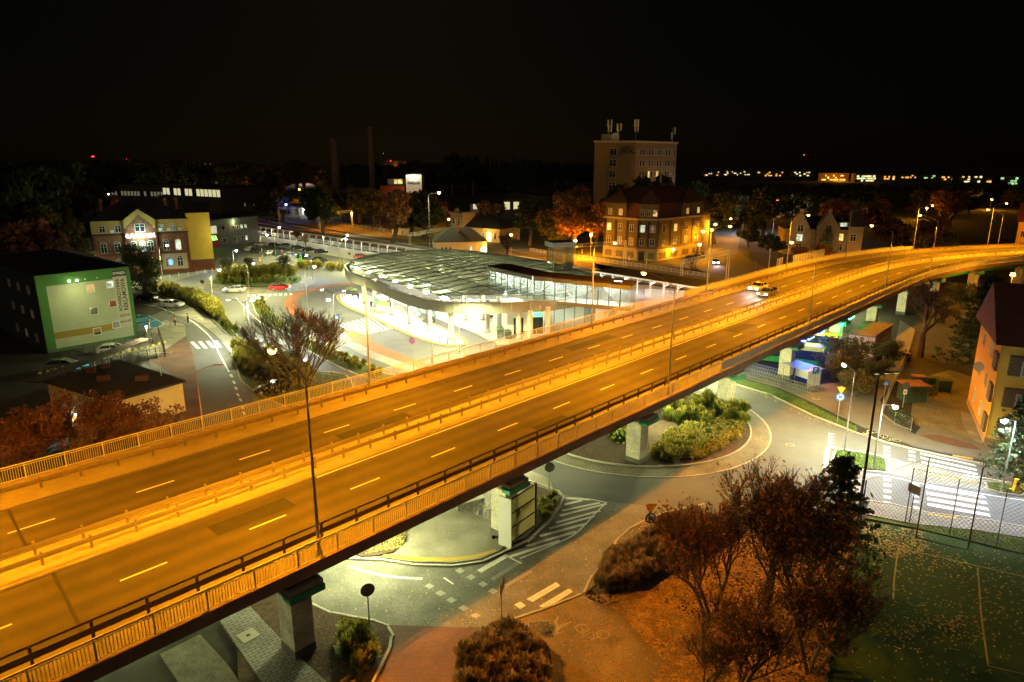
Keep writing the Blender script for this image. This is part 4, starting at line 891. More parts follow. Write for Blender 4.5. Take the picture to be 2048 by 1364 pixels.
for i in range(3):
    for j in range(3): win(t, 0, 1+j*H/3, .9, 1.1, DIMW if (i+j) % 4 == 1 else None, rz=R(-90), cross=True).location = (-.03, 4+i*5, 1.2+j*H/3.2)
for k_, x in ((0,.36), (1,.44)):
    wl_ = thing('wall_lamp', ('left', 'right')[k_]+' small white wall lamp on the green band of the block', 'lamp', A+(B-A)*x+Vector((0,-.4,H-1.3)), D2(A,B)); MB().box((0,.1,0),(.2,.3,.14)).build('lamp_head', emis('wall_lens2', (1,1,.8), 5), wl_); point(wl_, (0,-2.2,-1.8), 26, WHT, .2)
p_ = G(300,708); yl_ = thing('added_yard_lamp', 'short yard lamp in the fence corner lighting the green-edged block', 'street lamp', p_); MB().cyl((0,0,0),(0,0,4.2),.06,.04,6).build('pole', POLE, yl_); MB().box((0,0,4.25),(.3,.3,.12)).build('lamp_head', POLE, yl_); MB().box((0,0,4.17),(.2,.2,.05)).build('lens', LENS_W, yl_); point(yl_, (0,0,4.0), 520, WHT, .15)  # invented lamp and post, added to light the block front and fence
for x in (.5, .63): MB().cyl((L*x,-.1,H-1.25),(L*x,-.2,H-1.25),.09,.09,8).build('vent', WHITE, t)
bx0, bx1, bz0, bz1 = L*.80, L*.955, H*.18, H*.96
MB().bb((bx0,-.09,bz0),(bx1,-.05,bz1)).build('banner', mat('banner_sheet', (.42,.40,.30), .6, .05, 1), t); MB().bb((bx0,-.11,bz1-.95),(bx1,-.09,bz1)).build('banner_header', mat('banner_dark', (.045,.04,.05), .7, 0), t)
IN = mat('banner_ink', (.04,.035,.045), .8, 0); bw = bx1-bx0; xm = (bx0+bx1)/2
fit('DO WYNAJĘCIA', bw*.86, .5, WHITE, t, (xm,-.125,bz1-.48)); f = bz1-bz0
fit('POWIERZCHNIA', f*.56, bw*.27, IN, t, (bx0+bw*.30,-.10,bz0+f*.575), (R(90),R(-90),0)); fit('REKLAMOWA', f*.56, bw*.34, IN, t, (bx0+bw*.68,-.10,bz0+f*.575), (R(90),R(-90),0))
fit('ZADZWOŃ', bw*.8, f*.062, IN, t, (xm,-.10,bz0+f*.215)); fit('608 414 479', bw*.82, f*.045, IN, t, (xm,-.10,bz0+f*.10))
# 2 flat-roofed hut
zr = 3.6; Q = [G(87,762,zr), G(222,803,zr), G(371,761,zr), G(239,720,zr)]
c0 = sum(Q, Vector())/4; t = thing('flat_roofed_hut', 'low rendered hut with black flat roof beside the paved side road', 'hut', (c0.x,c0.y,0)); CREAM = mat('cream_render', (.42,.36,.17), .9, .15, .8)
I = [c0+(p-c0)*.95 for p in Q]
MB().prism([(p.x,p.y) for p in I], 0, zr-.2).build('wall', CREAM, t); MB().prism([(p.x,p.y) for p in Q], zr-.2, zr+.05, True).build('roof', TAR, t)
for k in (.35, .62):
    p = Q[0]+(Q[2]-Q[0])*k+Vector((1.2,0,0)); MB().box((p.x,p.y,zr+.35), (1.3,.6,.65), R(20)).build('chimney', mat('dark_brick', (.07,.03,.02), .9, .3, 4), t)
for k in (.3,.5): p = Q[3]+(Q[0]-Q[3])*k+Vector((1.5,-1,0)); MB().box((p.x,p.y,zr+.3), (.9,.5,.5), R(20)).build('chimney', mat('dark_brick', (.07,.03,.02)), t)
d = (I[2]-I[1]); a = math.atan2(d.y, d.x)
for k in (.12, .27, .42): p = I[1]+d*k; o = win(t, 0, 0, .8, .9, None, cross=True); o.location = (p.x,p.y,1.5); o.rotation_euler = (0,0,a)
localize(t)
# 3 brick station house
A, B = G(197,556), G(385,544); BK = brickmat('red_brick', (.20,.055,.02), (.15,.04,.015), (.12,.07,.04), .25, .08, .01, wall=True); YB = mat('yellow_render', (.42,.30,.08), .9, .1, .7); H = ht(B, 437)
t, L = house('brick_building', 'ornate red brick building with yellow upper storey, central gable and side tower', 'building', A, B, 14, H*.76, BK, None, 0, TAR)
MB().bb((0,.02,H*.76),(L,14,H)).build('upper_wall', YB, t); MB().bb((-.1,-.15,H*.745),(L+.1,0,H*.775)).build('string_course', mat('dark_course', (.06,.03,.02), .9, .1, 2), t)
DTM = brickmat('patterned_brick', (.45,.30,.10), (.16,.05,.02), (.14,.045,.02), .34, .17, .05, wall=True)
roof_mb(L, 14, H+.02, H+4.6, 'hip').build('roof', TAR, t)
g0, g1 = L*.33, L*.66; gm_ = (g0+g1)/2
MB().prism([(g0,-.5),(g1,-.5),(g1,0),(g0,0)], 0, H*.86).build('gable_bay', BK, t)
MB().add([(g0,-.5,H*.86),(g1,-.5,H*.86),(g1,-.5,H+.1),(gm_,-.5,H*1.2),(g0,-.5,H+.1),(g0,0,H*.86),(g1,0,H*.86),(g1,0,H+.1),(gm_,0,H*1.2),(g0,0,H+.1)], [(0,1,2,3,4),(1,6,7,2),(0,4,9,5),(2,7,8,3),(3,8,9,4)]).build('gable', YB, t)
MB().add([(g0+.6,-.53,H*.84),(g1-.6,-.53,H*.84),(g1-.6,-.53,H*.9),(gm_,-.53,H*1.1),(g0+.6,-.53,H*.9)], [(0,1,2,3,4)]).build('gable_brickwork', DTM, t)
MB().add([(g0-.6,-1.0,H-.1),(gm_,-1.0,H*1.22),(gm_,6,H*1.22),(g0-.6,6,H-.1),(g1+.6,-1.0,H-.1),(g1+.6,6,H-.1)], [(0,1,2,3),(1,4,5,2)]).build('gable_roof', TAR, t)
for x0, x1 in ((.5,g0-.5),(g0+.7,g1-.7),(g1+.5,L-.8)):
    for z0, z1 in ((H*.40,H*.72),(H*.08,H*.37)):
        if x0 > g1 and z0 < 2: MB().bb((x0,-.05,z0),(x1,-.0,z1)).build('render_panel', mat('beige_render', (.5,.40,.26), .9, .05, 1), t)
        else: MB().bb((x0,(-.56 if x0 > g0 and x1 < g1 else -.05),z0),(x1,(-.5 if x0 > g0 and x1 < g1 else 0),z1)).build('patterned_panel', DTM, t)
sp = H*.115
for fx, yo in ((.10,0),(.24,0),(.41,-.52),(.5,-.52),(.585,-.52),(.75,0),(.88,0)):
    for j, z in enumerate((H*.13, H*.44)):
        pn = {(.1,0):DIMW,(.585,0):LITY,(.41,0):DIMW,(.75,1):None,(.88,1):LITC,(.5,1):LITC,(.75,0):DIMW}.get((fx, j))
        win(t, L*fx, z, 1.15, H*.155, pn, y=yo-.08, arch=True)
for fx in (.11,.27,.72,.84): win(t, L*fx, H*.80, 1.1, H*.11, None if fx < .7 else mat('sky_pane', (.2,.25,.3)), y=-.0)
win(t, gm_, H*.80, 2.0, H*.13, None, y=-.55)
for fx in (.19,.69,.78,.9): MB().bb((L*fx,-.35,H*.79),(L*fx+.8,0,H*.84)).build('air_conditioner', WHITE, t)
SG = emis('cold_sign', (.65,1,.9), 3); fit('ŁĄCZNIK', 6.4, 1.15, SG, t, (gm_,-.75,H*.72), name='lit_lettering'); point(t, (gm_,-2.2,H*.72), 260, (.7,1,.9), .8)
MB().bb((L*.775-.4,-.16,H*.16),(L*.775+.4,-.12,H*.26)).build('blue_sign', emis('blue_sign', (.1,.3,1), .5), t)
# side tower
p = G(407,541); T = thing('brick_building_tower', '', 'x'); bpy.data.objects.remove(T)
MB().bb((L,1.0,0),(L+5.5,9,3)).build('tower_plinth', BK, t); MB().bb((L,1.0,3),(L+5.5,9,H+1.3)).build('tower_wall', mat('yellow_tower', (.62,.44,.06), .9, .08, .7), t); roof_mb(5.5, 8, H+1.32, H+3.6, 'gable', .4, L, 1.0).build('tower_roof', TAR, t)
for z in (.2,.48,.76): o = win(t, L+5.5, H*z, .5, 1.5, None, cross=False, frame=mat('red_frame', (.2,.05,.02), .8, 0)); o.location = (L+5.55, 4, H*z); o.rotation_euler = (0,0,R(90))
point(t, (L+9,-3,9), 190, (1,.9,.35), .5)
for x, y in ((L*.1,5),(L*.45,8),(L*.78,6),(L*.9,6)): chim(t, x, y, H+2, 3)
# 4 grey shop building
A, B = G(405,499), G(519,482); H = ht(B, 432); GC = mat('grey_panel_wall', (.13,.14,.12), .8, .08, 1)
t, L = house('shop_building', 'low grey commercial building with green lettering over a red shopfront', 'building', A, B, 16, H, GC, 'flat', 0, TAR)
MB().bb((0,-.12,H-1.6),(L,-.0,H)).build('blue_grey_band', mat('bluegrey', (.12,.17,.17), .8, .05, 1), t); MB().bb((0,-.15,.1),(L*.28,-.02,H*.45)).build('red_shopfront', mat('red_front', (.35,.02,.015), .7, .1, 1), t)
fit('APTEKA', L*.23, 1.5, emis('apteka_green', (.15,1,.1), 1.2), t, (L*.13,-.25,H*.36)); MB().bb((.4,-.06,H*.52),(L*.26,-.02,H*.8)).build('display_window', mat('display_glow', (.5,.5,.4), emit=(.9,.9,.6), es=.1), t)
for i, fx in enumerate((.37,.55,.62,.69,.76)):
    win(t, L*fx, H*.60, 1.6 if i == 0 else .9, 1.5 if i == 0 else 1.1, LITC if i in (3,4) else None, cross=False); win(t, L*fx, H*.12, 1.7 if i == 0 else .9, 1.5, LITC if i == 4 else None, cross=False)
point(t, (L*.55,-1.0,H*.86), 50, WHT, .2)
# 5 tenement with three facets
Pb = gp([(1206,513),(1272,521),(1312,523),(1400,508)]); HC_ = ht(Pb[1], 438); HR = ht(Pb[1], 376)
t = thing('tenement', 'four-storey corner tenement with dark panels, shopfront graffiti and red hipped turrets', 'building', Pb[1]); TW = mat('tenement_render', (.12,.10,.05), .9, .25, .6); TD = mat('tenement_dark', (.035,.027,.018), .9, .25, .8); TG = mat('ground_floor_render', (.30,.25,.08), .9, .3, .8, sc2=4)
bk = [Pb[0]+Vector((2,15,0)), Pb[3]+Vector((6,13,0))]
MB().prism([(p.x,p.y) for p in [Pb[0],Pb[1],Pb[2],Pb[3],bk[1],bk[0]]], 0, HC_).build('wall', TW, t)
cn = MB(); rr = MB()
for a, c in zip(Pb, Pb[1:]):
    d = (c-a).normalized(); nn = Vector((d.y,-d.x,0)); e = d*.2
    cn.bar(a+nn*.25-e+Vector((0,0,HC_)), c+nn*.25+e+Vector((0,0,HC_)), .7, .5); cn.bar(a+nn*.1-e+Vector((0,0,HC_*.275)), c+nn*.1+e+Vector((0,0,HC_*.275)), .3, .3)
    MB().bar(a+nn*.06+Vector((0,0,HC_*.13)), c+nn*.06+Vector((0,0,HC_*.13)), .1, HC_*.26).build('ground_floor_render', TG, t)
cn.build('cornice', mat('cornice_stone', (.36,.30,.16), .9, .1, 1), t)
cc = (Pb[0]+Pb[3]+bk[0]+bk[1]+Pb[1]+Pb[2])/6; base = [Pb[0],Pb[1],Pb[2],Pb[3],bk[1],bk[0]]; lo = [(p.x,p.y,HC_+.2) for p in base]; mid = [cc+(p-cc)*.90 for p in base]; top = [cc+(p-cc)*.45 for p in base]; zm = HC_+(HR-HC_)*.5
V1 = lo+[(p.x,p.y,zm) for p in mid]+[(p.x,p.y,HR) for p in top]; F = []
for i in range(6):
    j = (i+1) % 6; F += [(i,j,6+j,6+i),(6+i,6+j,12+j,12+i)]
F.append((12,13,14,15,16,17)); MB().add(V1, F).build('roof', BR, t)
def turret(a, c, w_, label=None):
    d = (c-a).normalized(); nn = Vector((d.y,-d.x,0)); L_ = (c-a).length; P0 = [a+nn*.1, c+nn*.1, c-nn*4, a-nn*4]; z1 = zm-.1
    MB().prism([(p.x,p.y) for p in P0], HC_+.25, z1).build('attic_wall', TW, t)
    m = sum(P0, Vector())/4; q = [m+(p-m)*1.15 for p in P0]; MB().add([(p.x,p.y,z1) for p in q]+[(m.x,m.y,HR-.3)], [(0,1,4),(1,2,4),(2,3,4),(3,0,4),(3,2,1,0)]).build('turret_roof', BR, t)
    n = w_; 
    for i in range(n):
        p = a+(c-a)*((i+.5)/n)+nn*.12; o = win(t, 0, 0, 1.1, 1.6, [None, LITW, LITY, DIMW, LITW, None][(i+int(a.x)) % 6]); o.location = (p.x,p.y,HC_+.9); o.rotation_euler = (0,0,math.atan2(d.y,d.x))
turret(Pb[0]+(Pb[1]-Pb[0])*.03, Pb[0]+(Pb[1]-Pb[0])*.66, 2); turret(Pb[1]+(Pb[2]-Pb[1])*.05, Pb[2], 3); turret(Pb[2]+(Pb[3]-Pb[2])*.5, Pb[3], 2)
for fi, (a, c) in enumerate(zip(Pb, Pb[1:])):
    d = (c-a).normalized(); nn = Vector((d.y,-d.x,0)); ang = math.atan2(d.y, d.x); n = (3,2,4)[fi]
    for i in range(n):
        for j in (0, 1):
            p = a+(c-a)*((i+.5)/n)+nn*.05; o = win(t, 0, 0, 1.35, 1.9, [None,DIMW,None,DIMW,None,LITY,DIMW,None,None,LITC,DIMW][(i*3+j*5+fi*4) % 11]); o.location = (p.x,p.y,HC_*(.37+.32*j)); o.rotation_euler = (0,0,ang)
        p = a+(c-a)*(i/n)+nn*.05; q = p+d*(.9); MB().bar(p+Vector((0,0,HC_*.64)), q+Vector((0,0,HC_*.64)), .12, HC_*.6).build('dark_panel', TD, t)
        p = a+(c-a)*((i+.2)/n)+nn*.14; q = a+(c-a)*((i+.8)/n)+nn*.14
        if (fi, i) != (1, 0): MB().bar(p+Vector((0,0,1.5)), q+Vector((0,0,1.5)), .06, 1.7).build('shutter', mat('graffiti_shutter', (.30,.27,.12), .8, .5, 1.2, c2=(.06,.05,.04)), t)
        else: MB().bar(p+Vector((0,0,1.3)), q+Vector((0,0,1.3)), .06, 2.6).build('shop_door', GLASSD, t); MB().bar(p+Vector((0,0,3.1)), q+Vector((0,0,3.1)), .1, .7).build('shop_sign', mat('rust_sign', (.3,.09,.03), .7, .2, 2), t)
for k in (.25,.5,.62,.72): p = Pb[0]+(Pb[3]-Pb[0])*k+Vector((0,8,0)); MB().box((p.x,p.y,HR), (1.4,.8,1.8)).build('chimney', mat('chimney_brick', (.2,.09,.05), .9, .2, 6), t)
localize(t)
# 6 tall office slab
A = G(1184,470); C_ = Vector((47.2,268,0)); D_ = Vector((66.5,284,0)); H = ht(A, 285); ZW = mat('slab_render', (.20,.15,.06), .9, .12, .4, sc2=3)
t = thing('office_tower', 'tall beige office slab with dark window bands and rooftop antennas', 'building', C_)
MB().prism([(p.x,p.y) for p in (A, C_, D_, A+D_-C_)], 0, H).build('wall', ZW, t); m_ = (A+D_)/2
MB().prism([(m_+(p-m_)*1.03)[:2] for p in (A, C_, D_, A+D_-C_)], H, H+.7, True).build('roof_slab', mat('roof_edge', (.42,.38,.24), .9, .1, 1), t)
a = D2(C_, D_); LL = (D_-C_).length; nn = Vector((math.sin(a),-math.cos(a),0))
for fl in range(6):
    z = H-4.6-fl*4.15
    p, q = C_+nn*.02+(D_-C_)*.02, C_+nn*.02+(D_-C_)*.98
    for i in range(14):
        pp = C_+(D_-C_)*((i+.7)/14.6)+nn*.05; o = win(t, 0, 0, .95, 2.2, LITY if (fl,i) in ((2,4),(2,7),(3,2)) else None, cross=(i % 3 == 0)); o.location = (pp.x,pp.y,z); o.rotation_euler = (0,0,a)
    pp = A+(C_-A)*.45+Vector((0,-.05,0)); o = win(t, 0, 0, 2.4, 2.4, None); o.location = (pp.x,pp.y,z); o.rotation_euler = (0,0,D2(A,C_))
p = A+(C_-A)*.78+Vector((0,-.3,H-3.0)); fit('ZASTAL', 5.4, 1.9, BLACK, t, p, (R(90),0,D2(A,C_))); MB().bar(p+Vector((-2,0,1.3)), p+Vector((2.8,0,1.3)), .05, .15).bar(p+Vector((-1.5,0,1.7)), p+Vector((2.2,0,1.7)), .05, .12).build('logo_stripe', IN, t)
MB().box((36.5,272,H+2), (4,3,2.4)).build('plant_room', mat('roof_edge', (.42,.38,.24)), t); MB().cyl((39.5,270,H+2.2),(39.5,270.5,H+2.2),1.5,1.5,16).build('satellite_dish', WHITE, t)
localize(t)
def antenna(x, y, z, h, label, n=4):
    t = thing('antenna_mast', label, 'antenna', (x,y,z)); MB().cyl((0,0,0),(0,0,h),.15,.1,6).build('pole', POLE, t)
    for i in range(n): an = i*1.9; MB().box((.8*math.cos(an),.5*math.sin(an),h-1.4-(i%2)*2), (.5,.35,2.6)).build('panel_antenna', WHITE, t)
antenna(37.5,273,H+.7,8,'leftmost rooftop antenna mast of the tall beige slab'); antenna(41,272,H+.7,6.5,'shorter antenna mast beside the dish on the tall slab',3); antenna(49,280,H+.7,8.5,'tallest antenna cluster in the middle of the slab roof',5); antenna(65,286,H+.7,5.8,'thin antenna mast at the right end of the slab roof',2)
def lite(x, y, z, pw, col, label, lens=None, pole=True, h0=0):
    t = thing('street_lamp', label, 'street lamp', (x,y,h0)); MB().cyl((0,0,0),(0,0,z-h0),.09,.06,6).build('pole', POLE, t); MB().box((0,0,z-h0+.05),(.5,.3,.12)).build('lamp_head', DARKM, t)
    MB().cyl((0,0,z-h0-.02),(0,0,z-h0-.5),.3,.42,10).build('lens', lens or LENS_S, t); point(t, (0,0,z-h0-.7), pw*1.3, col, .2); return t
def litp(px, py, ptop, pw, col, label, lens=None):
    p = G(px, py); return lite(p.x, p.y, ht(p, ptop), pw, col, label, lens)
# floodlight seen on the slab front and street lights around
for px, py, pt, pw, col, d_ in ((1150,520,479,3500,SOD,'sodium lamp among the bushes left of the tenement'),(1181,510,467,3500,SOD,'sodium lamp below the big autumn tree'),(1022,516,468,2200,SOD,'sodium lamp behind the bare tree'),(1459,478,436,2500,SOD,'arched sodium lamp at the far bend of the side road'),(1427,500,447,2000,SOD,'first sodium lamp on the side road pavement'),(1403,512,461,1200,SOD,'sodium lamp at the right corner of the tenement'),(1397,520,487,700,SOD,'short sodium lamp by the parked van'),(1421,498,458,500,SOD,'second sodium lamp on the side road pavement'),
    (1778,440,413,1500,SOD,'sodium lamp between the villa and the red-roofed house'),(1741,445,424,1500,SOD,'low sodium lamp behind the villa spire'),(2014,610,546,1400,SOD,'sodium lamp between dark trees at the right edge'),(666,462,414,2500,SOD,'sodium lamp by the railway path, left'),(763,470,424,900,SOD,'sodium lamp beside the gabled house'),(898,470,437,900,SOD,'sodium lamp near the ornate villa'),(80,530,494,2200,SOD,'orange lamp behind the trees at the left edge'),(262,400,385,5000,WHT,'white yard lamp in front of the lit hall'),(218,395,388,600,WHT,'faint yard lamp left of the lit hall'),(1274,520,487,400,SOD,'small sodium lamp in front of the tenement door'),
    (1495,470,422,1600,LED,'bluish white lamp at the depot beyond the road'),(1545,470,424,500,LED,'second bluish lamp at the depot'),(1550,440,398,500,SOD,'orange lamp above the depot trees'),(52,385,372,300,WHT,'distant white lamp at the left edge'),(958,480,452,1200,SOD,'amber lamp left of the bare tree by the tracks'),(705,455,425,1200,SOD,'amber lamp between the two railway path lamps'),(1240,505,470,900,SOD,'amber lamp in front of the tenement left bay'),(1345,520,497,500,SOD,'low amber lamp in front of the tenement right bay'),(600,400,378,2500,SOD,'amber lamp far behind the station platform'),(470,402,380,2500,SOD,'amber lamp in the factory yard'),(1640,470,440,1200,SOD,'amber lamp between the villa gables and the bend'),(1850,440,415,1800,SOD,'amber lamp in the gardens past the bend'),(1980,420,398,2500,SOD,'amber lamp high on the right in the dark gardens'),(130,455,428,1500,SOD,'amber lamp among the dark trees at the upper left'),(20,470,445,1500,SOD,'amber lamp at the left edge among the trees'),(575,445,408,250,(.1,.2,1),'blue lamp on the far railway platform')):
    litp(px, py, pt, pw, col, d_, LENS_W if col in (WHT, LED) else emis('blue_lens', (.05,.1,1), 30) if col[0] < .5 else LENS_S)
# 7 villa right
A, B = G(1565,508), G(1715,512); VW = mat('villa_render', (.30,.24,.14), .9, .15, .8); H = ht(A, 457)
t, L = house('villa', 'pale villa with two stepped gables and a pointed dark spire', 'building', A, B, 13, H, VW, 'hip', H+3.5, TAR)
for x0, x1 in ((1.5,7),(L*.42,L*.42+6.5)):
    MB().add([(x0,-.7,0),(x1,-.7,0),(x1,-.7,H+.5),((x0+x1)/2,-.7,H+5.2),(x0,-.7,H+.5),(x0,3,0),(x1,3,0),(x1,3,H+.5),((x0+x1)/2,3,H+5.2),(x0,3,H+.5)], [(0,1,2,3,4),(0,4,9,5),(1,6,7,2),(2,7,8,3),(3,8,9,4)]).build('gable', VW, t)
    MB().bb(((x0+x1)/2-.5,-.8,H+4.9),((x0+x1)/2+.5,-.3,H+6.0)).build('finial', VW, t)
    for j in (0,1,2): win(t, (x0+x1)/2, 1.4+j*H*.36, 1.6, 2.0, LITC if (j==1 and x0<5) else None, y=-.75)
MB().prism([(L-3.5,-1),(L+.5,-1),(L+.5,3),(L-3.5,3)], 0, H+1).build('tower', VW, t); MB().add([(L-3.8,-1.3,H+1),(L+.8,-1.3,H+1),(L+.8,3.3,H+1),(L-3.8,3.3,H+1),(L-1.5,1,H+10)], [(0,1,4),(1,2,4),(2,3,4),(3,0,4)]).build('spire', TAR, t)
for x, j, pn in ((L*.3,1,LITC),(L*.3,0,None),(L*.75,1,LITY),(L*.75,0,None),(L*.9,1,None)): win(t, x, 1.4+j*H*.4, 1.4, 2.0, pn, y=-.03 if x < L-4 else -1.05)
MB().bb((L*.70,-.2,H+.8),(L*.83,.6,H+2.2)).build('dormer', VW, t); win(t, L*.765, H+1, 1.8, 1.0, LITC, y=-.25)
point(t, (L*.5,-14,4), 420, (1,.55,.2), .6)
# 8 red-roofed house at the right edge
A, B = G(1950,500), G(2075,505); H = ht(A, 445)
t, L = house('red_roofed_house', 'house with red tiled roof, grey blank gable and lit ochre front at the right edge', 'building', A+Vector((14,2,0)), B+Vector((10,0,0)), 12, H, mat('ochre_front', (.5,.30,.12), .9, .1, 1), None, 0, TAR)
RED = mat('red_tiles', (.16,.04,.02), .85, .25, 2, sc2=14, bump=.4); roof_mb(L, 12, H+.02, H+6, 'gable').build('roof', RED, t)
MB().add([(-.1,-.2,0),(-.1,12.2,0),(-.1,12.2,H),(-.1,6,H+5.8),(-.1,-.2,H)], [(0,4,3,2,1)]).build('gable_wall', mat('grey_gable', (.22,.20,.17), .9, .1, 1), t)
for i in range(5): win(t, L*(i+.6)/5.4, H*.45, 1.1, 2.0, [None,LITC,None,LITW,None][i]); win(t, L*(i+.6)/5.4, H*.08, 1.1, 1.7, None)
MB().add([(3,-.5,H),(6,-.5,H),(4.5,-.5,H+2.6),(3,3,H+1),(6,3,H+1),(4.5,3,H+2.6)], [(0,1,2),(0,2,5,3),(1,4,5,2)]).build('dormer', RED, t); win(t, 4.5, H+.2, 1, 1.1, None, y=-.55); point(t, (L*.4,-9,7), 900, SOD, .5)
# 9 orange apartment house, right edge
Cn, Lf = G(1969,888), G(1946,834); H = ht(Cn, 689); OR = mat('orange_render', (.60,.30,.03), .9, .06, .6); YE = mat('yellow_render2', (.70,.48,.08), .9, .06, .6)
a = D2(Lf, Cn); Ls = (Cn-Lf).length; t = thing('apartment_house', 'orange and yellow apartment house with brown window bays and red tiled roof', 'building', Cn)
dS = (Lf-Cn).normalized(); dF = Vector((-dS.y, dS.x, 0)); dF = dF if dF.x > 0 else -dF; Wf = 16
base = [Cn, Cn+dF*Wf, Cn+dF*Wf+dS*13, Cn+dS*13]
MB().prism([(p.x,p.y) for p in base], 0, H).build('wall', YE, t); o_ = -dF*.04
MB().prism([(p.x,p.y) for p in (Cn-dF*.06-dS*.05, Cn-dF*.0-dS*.05, Cn+dS*13, Cn+dS*13-dF*.06)], 0.6, H).build('orange_side', OR, t)
MB().prism([(p.x,p.y) for p in (Cn-dF*.12-dS*.12, Cn+dF*Wf-dS*.12, Cn+dF*Wf, Cn, Cn+dS*13, Cn+dS*13-dF*.12)], 0, .7).build('plinth', mat('tan_plinth', (.3,.2,.12), .9, .1, 1), t)
mR = sum(base, Vector())/4; q = [mR+(p-mR)*1.08 for p in base]; r0 = (q[0]+q[3])/2*1; r1 = (q[1]+q[2])/2
MB().add([(p.x,p.y,H) for p in q]+[(r0.x,r0.y,H+5),(r1.x,r1.y,H+5)], [(0,1,5,4),(2,3,4,5),(3,0,4),(1,2,5),(3,2,1,0)]).build('roof', mat('brown_red_tiles', (.16,.05,.03), .85, .25, 2, sc2=16, bump=.4), t)
af = math.atan2(dF.y, dF.x); BRN = brickmat('brown_cladding', (.10,.07,.04), (.08,.055,.03), (.2,.15,.1), .3, .2, .02, wall=True)
for j in range(3):
    z0 = H*(.10+.31*j); p = Cn+dF*.7-dS*.35
    o = MB().bb((0,-.12,0),(3.6,.4,H*.185)).build('window_bay', BRN, t); o.location = (p.x,p.y,z0); o.rotation_euler = (0,0,af)
    for x in (1.8,): w2 = win(t, 0, 0, 1.5, 1.25, mat('curtain_pane', (.22,.25,.24), .5, .1, 3)); w2.location = tuple(p+dF*x-dS*.14+Vector((0,0,z0+.12))); w2.rotation_euler = (0,0,af)
    p2 = Cn+dS*.3-dF*.3; o = MB().bb((0,0,0),(.35,1.6,H*.17)).build('side_bay', BRN, t); o.location = (p2.x,p2.y,z0+.1); o.rotation_euler = (0,0,math.atan2(dS.y,dS.x)-R(90))
    for k in (4.5, 9): w2 = win(t, 0, 0, .6, 1.3, mat('cream_pane', (.45,.40,.2), .5, .05, 2), cross=False); pp = Cn+dS*k-dF*.07; w2.location = (pp.x,pp.y,z0+.6); w2.rotation_euler = (0,0,a)
    p3 = p+dF*6.2; o = MB().bb((0,-.12,0),(3.6,.4,H*.185)).build('window_bay', BRN, t); o.location = (p3.x,p3.y,z0); o.rotation_euler = (0,0,af)
localize(t); p = Cn+dS*6-dF*.6+Vector((0,0,H*.62)); tt = thing('satellite_dish', 'pale round satellite dish on the orange side wall', 'satellite dish', p); MB().cyl((0,0,0),(-.16,-.1,.02),.2,.52,20).build('dish', mat('dish_grey', (.4,.38,.33), .6, .05, 2), tt); MB().bar((0,0,0),(.6,.3,-.2),.05,.05).build('bracket', POLE, tt)
p = Cn+dF*1.0-dS*.12+Vector((0,0,H*.37)); tt = thing('house_number_plate', 'tiny dark house number plate on the yellow front', 'sign', p, af); MB().bb((-.14,-.03,-.12),(.14,0,.12)).build('plate', DARKM, tt); fit('7', .1, .16, WHITE, tt, (0,-.04,0))
# 10 kiosk
zk = 3.6; Q = gp([(1699,665),(1752,671),(1786,648),(1733,642)], zk); t = thing('kiosk', 'pinkish clad transformer kiosk with ribbed flat roof beside the buses', 'kiosk', (Q[1].x,Q[1].y,0))
MB().prism([(p.x,p.y) for p in Q], 0, zk-.25).build('wall', mat('pink_cladding', (.40,.33,.30), .7, .06, 1), t); c0 = sum(Q,Vector())/4; MB().prism([(c0+(p-c0)*1.05)[:2] for p in Q], zk-.25, zk, True).build('roof', mat('brown_fascia', (.16,.09,.04), .8, .15, 2), t)
for i in range(7): a_, c_ = Q[0]+(Q[3]-Q[0])*((i+.5)/7), Q[1]+(Q[2]-Q[1])*((i+.5)/7); MB().bar(a_+Vector((0,0,.04)), c_+Vector((0,0,.04)), .16, .06).build('roof_rib', mat('rust_rib', (.25,.12,.05), .8, .15, 2), t)
for i in range(3): a_ = Q[0]+(Q[1]-Q[0])*((i+1)/4); MB().bar((a_.x,a_.y,.1),(a_.x,a_.y,3.3),.05,.05).build('panel_joint', DARKM, t)
localize(t)
# 11 small hip-roofed railway house, gabled house, ornate villa, sign tower and annex
A, B = G(872,512), G(974,509); H = ht(A, 485); t, L = house('hip_roofed_house', 'small yellow house with dark hipped roof just behind the round station roof', 'building', A, B, 9, H, mat('house_yellow', (.42,.36,.16), .9, .08, .8), 'hip', H+4.0, TAR); chim(t, L*.45, 3, H+2, 3)
for fx in (.12,.2,.28,.68,.92): win(t, L*fx, 1.2, .6, 1.4, LITC if fx > .6 else None, cross=False)
point(t, (L+.8,-1,3), 90, WHT, .2); MB().bb((L-1.9,-.1,.2),(L-.1,-.02,2.2)).build('lit_panel', emis('panel_glow', (1,1,.75), .5), t)
A, B = G(785,470), G(826,476); H = ht(A, 432); t, L = house('gabled_house', 'yellowish house with half-timbered gable and steep dark roof near the tracks', 'building', A, B, 13, H, mat('house_yellow', (.42,.36,.16)), 'gabley', H+6, BR)
MB().add([(0,-.03,H),(L,-.03,H),(L/2,-.03,H+5.5)], [(0,1,2)]).build('gable_wall', mat('house_yellow', (.42,.36,.16)), t); win(t, L/2, H+1.2, .8, 1.6, None, y=-.04)
for fx in (.2,.5,.8): win(t, L*fx, H*.5, .6, 1.3, None); win(t, L*fx, H*.1, .7, 1.5, None)
MB().bb((L,6,0),(L+5,12,H+4)).build('rear_wing', mat('house_yellow', (.42,.36,.16)), t); point(t, (-3,-12,5), 500, (1,.9,.5), .5)
A, B = G(905,478), G(1000,486); H = ht(A, 452); t, L = house('ornate_villa', 'ornate low villa with stone parapet tower and glowing arched doorway', 'building', A, B, 12, H, mat('villa_stone', (.38,.28,.13), .9, .2, .8), 'hip', H+3.5, TAR)
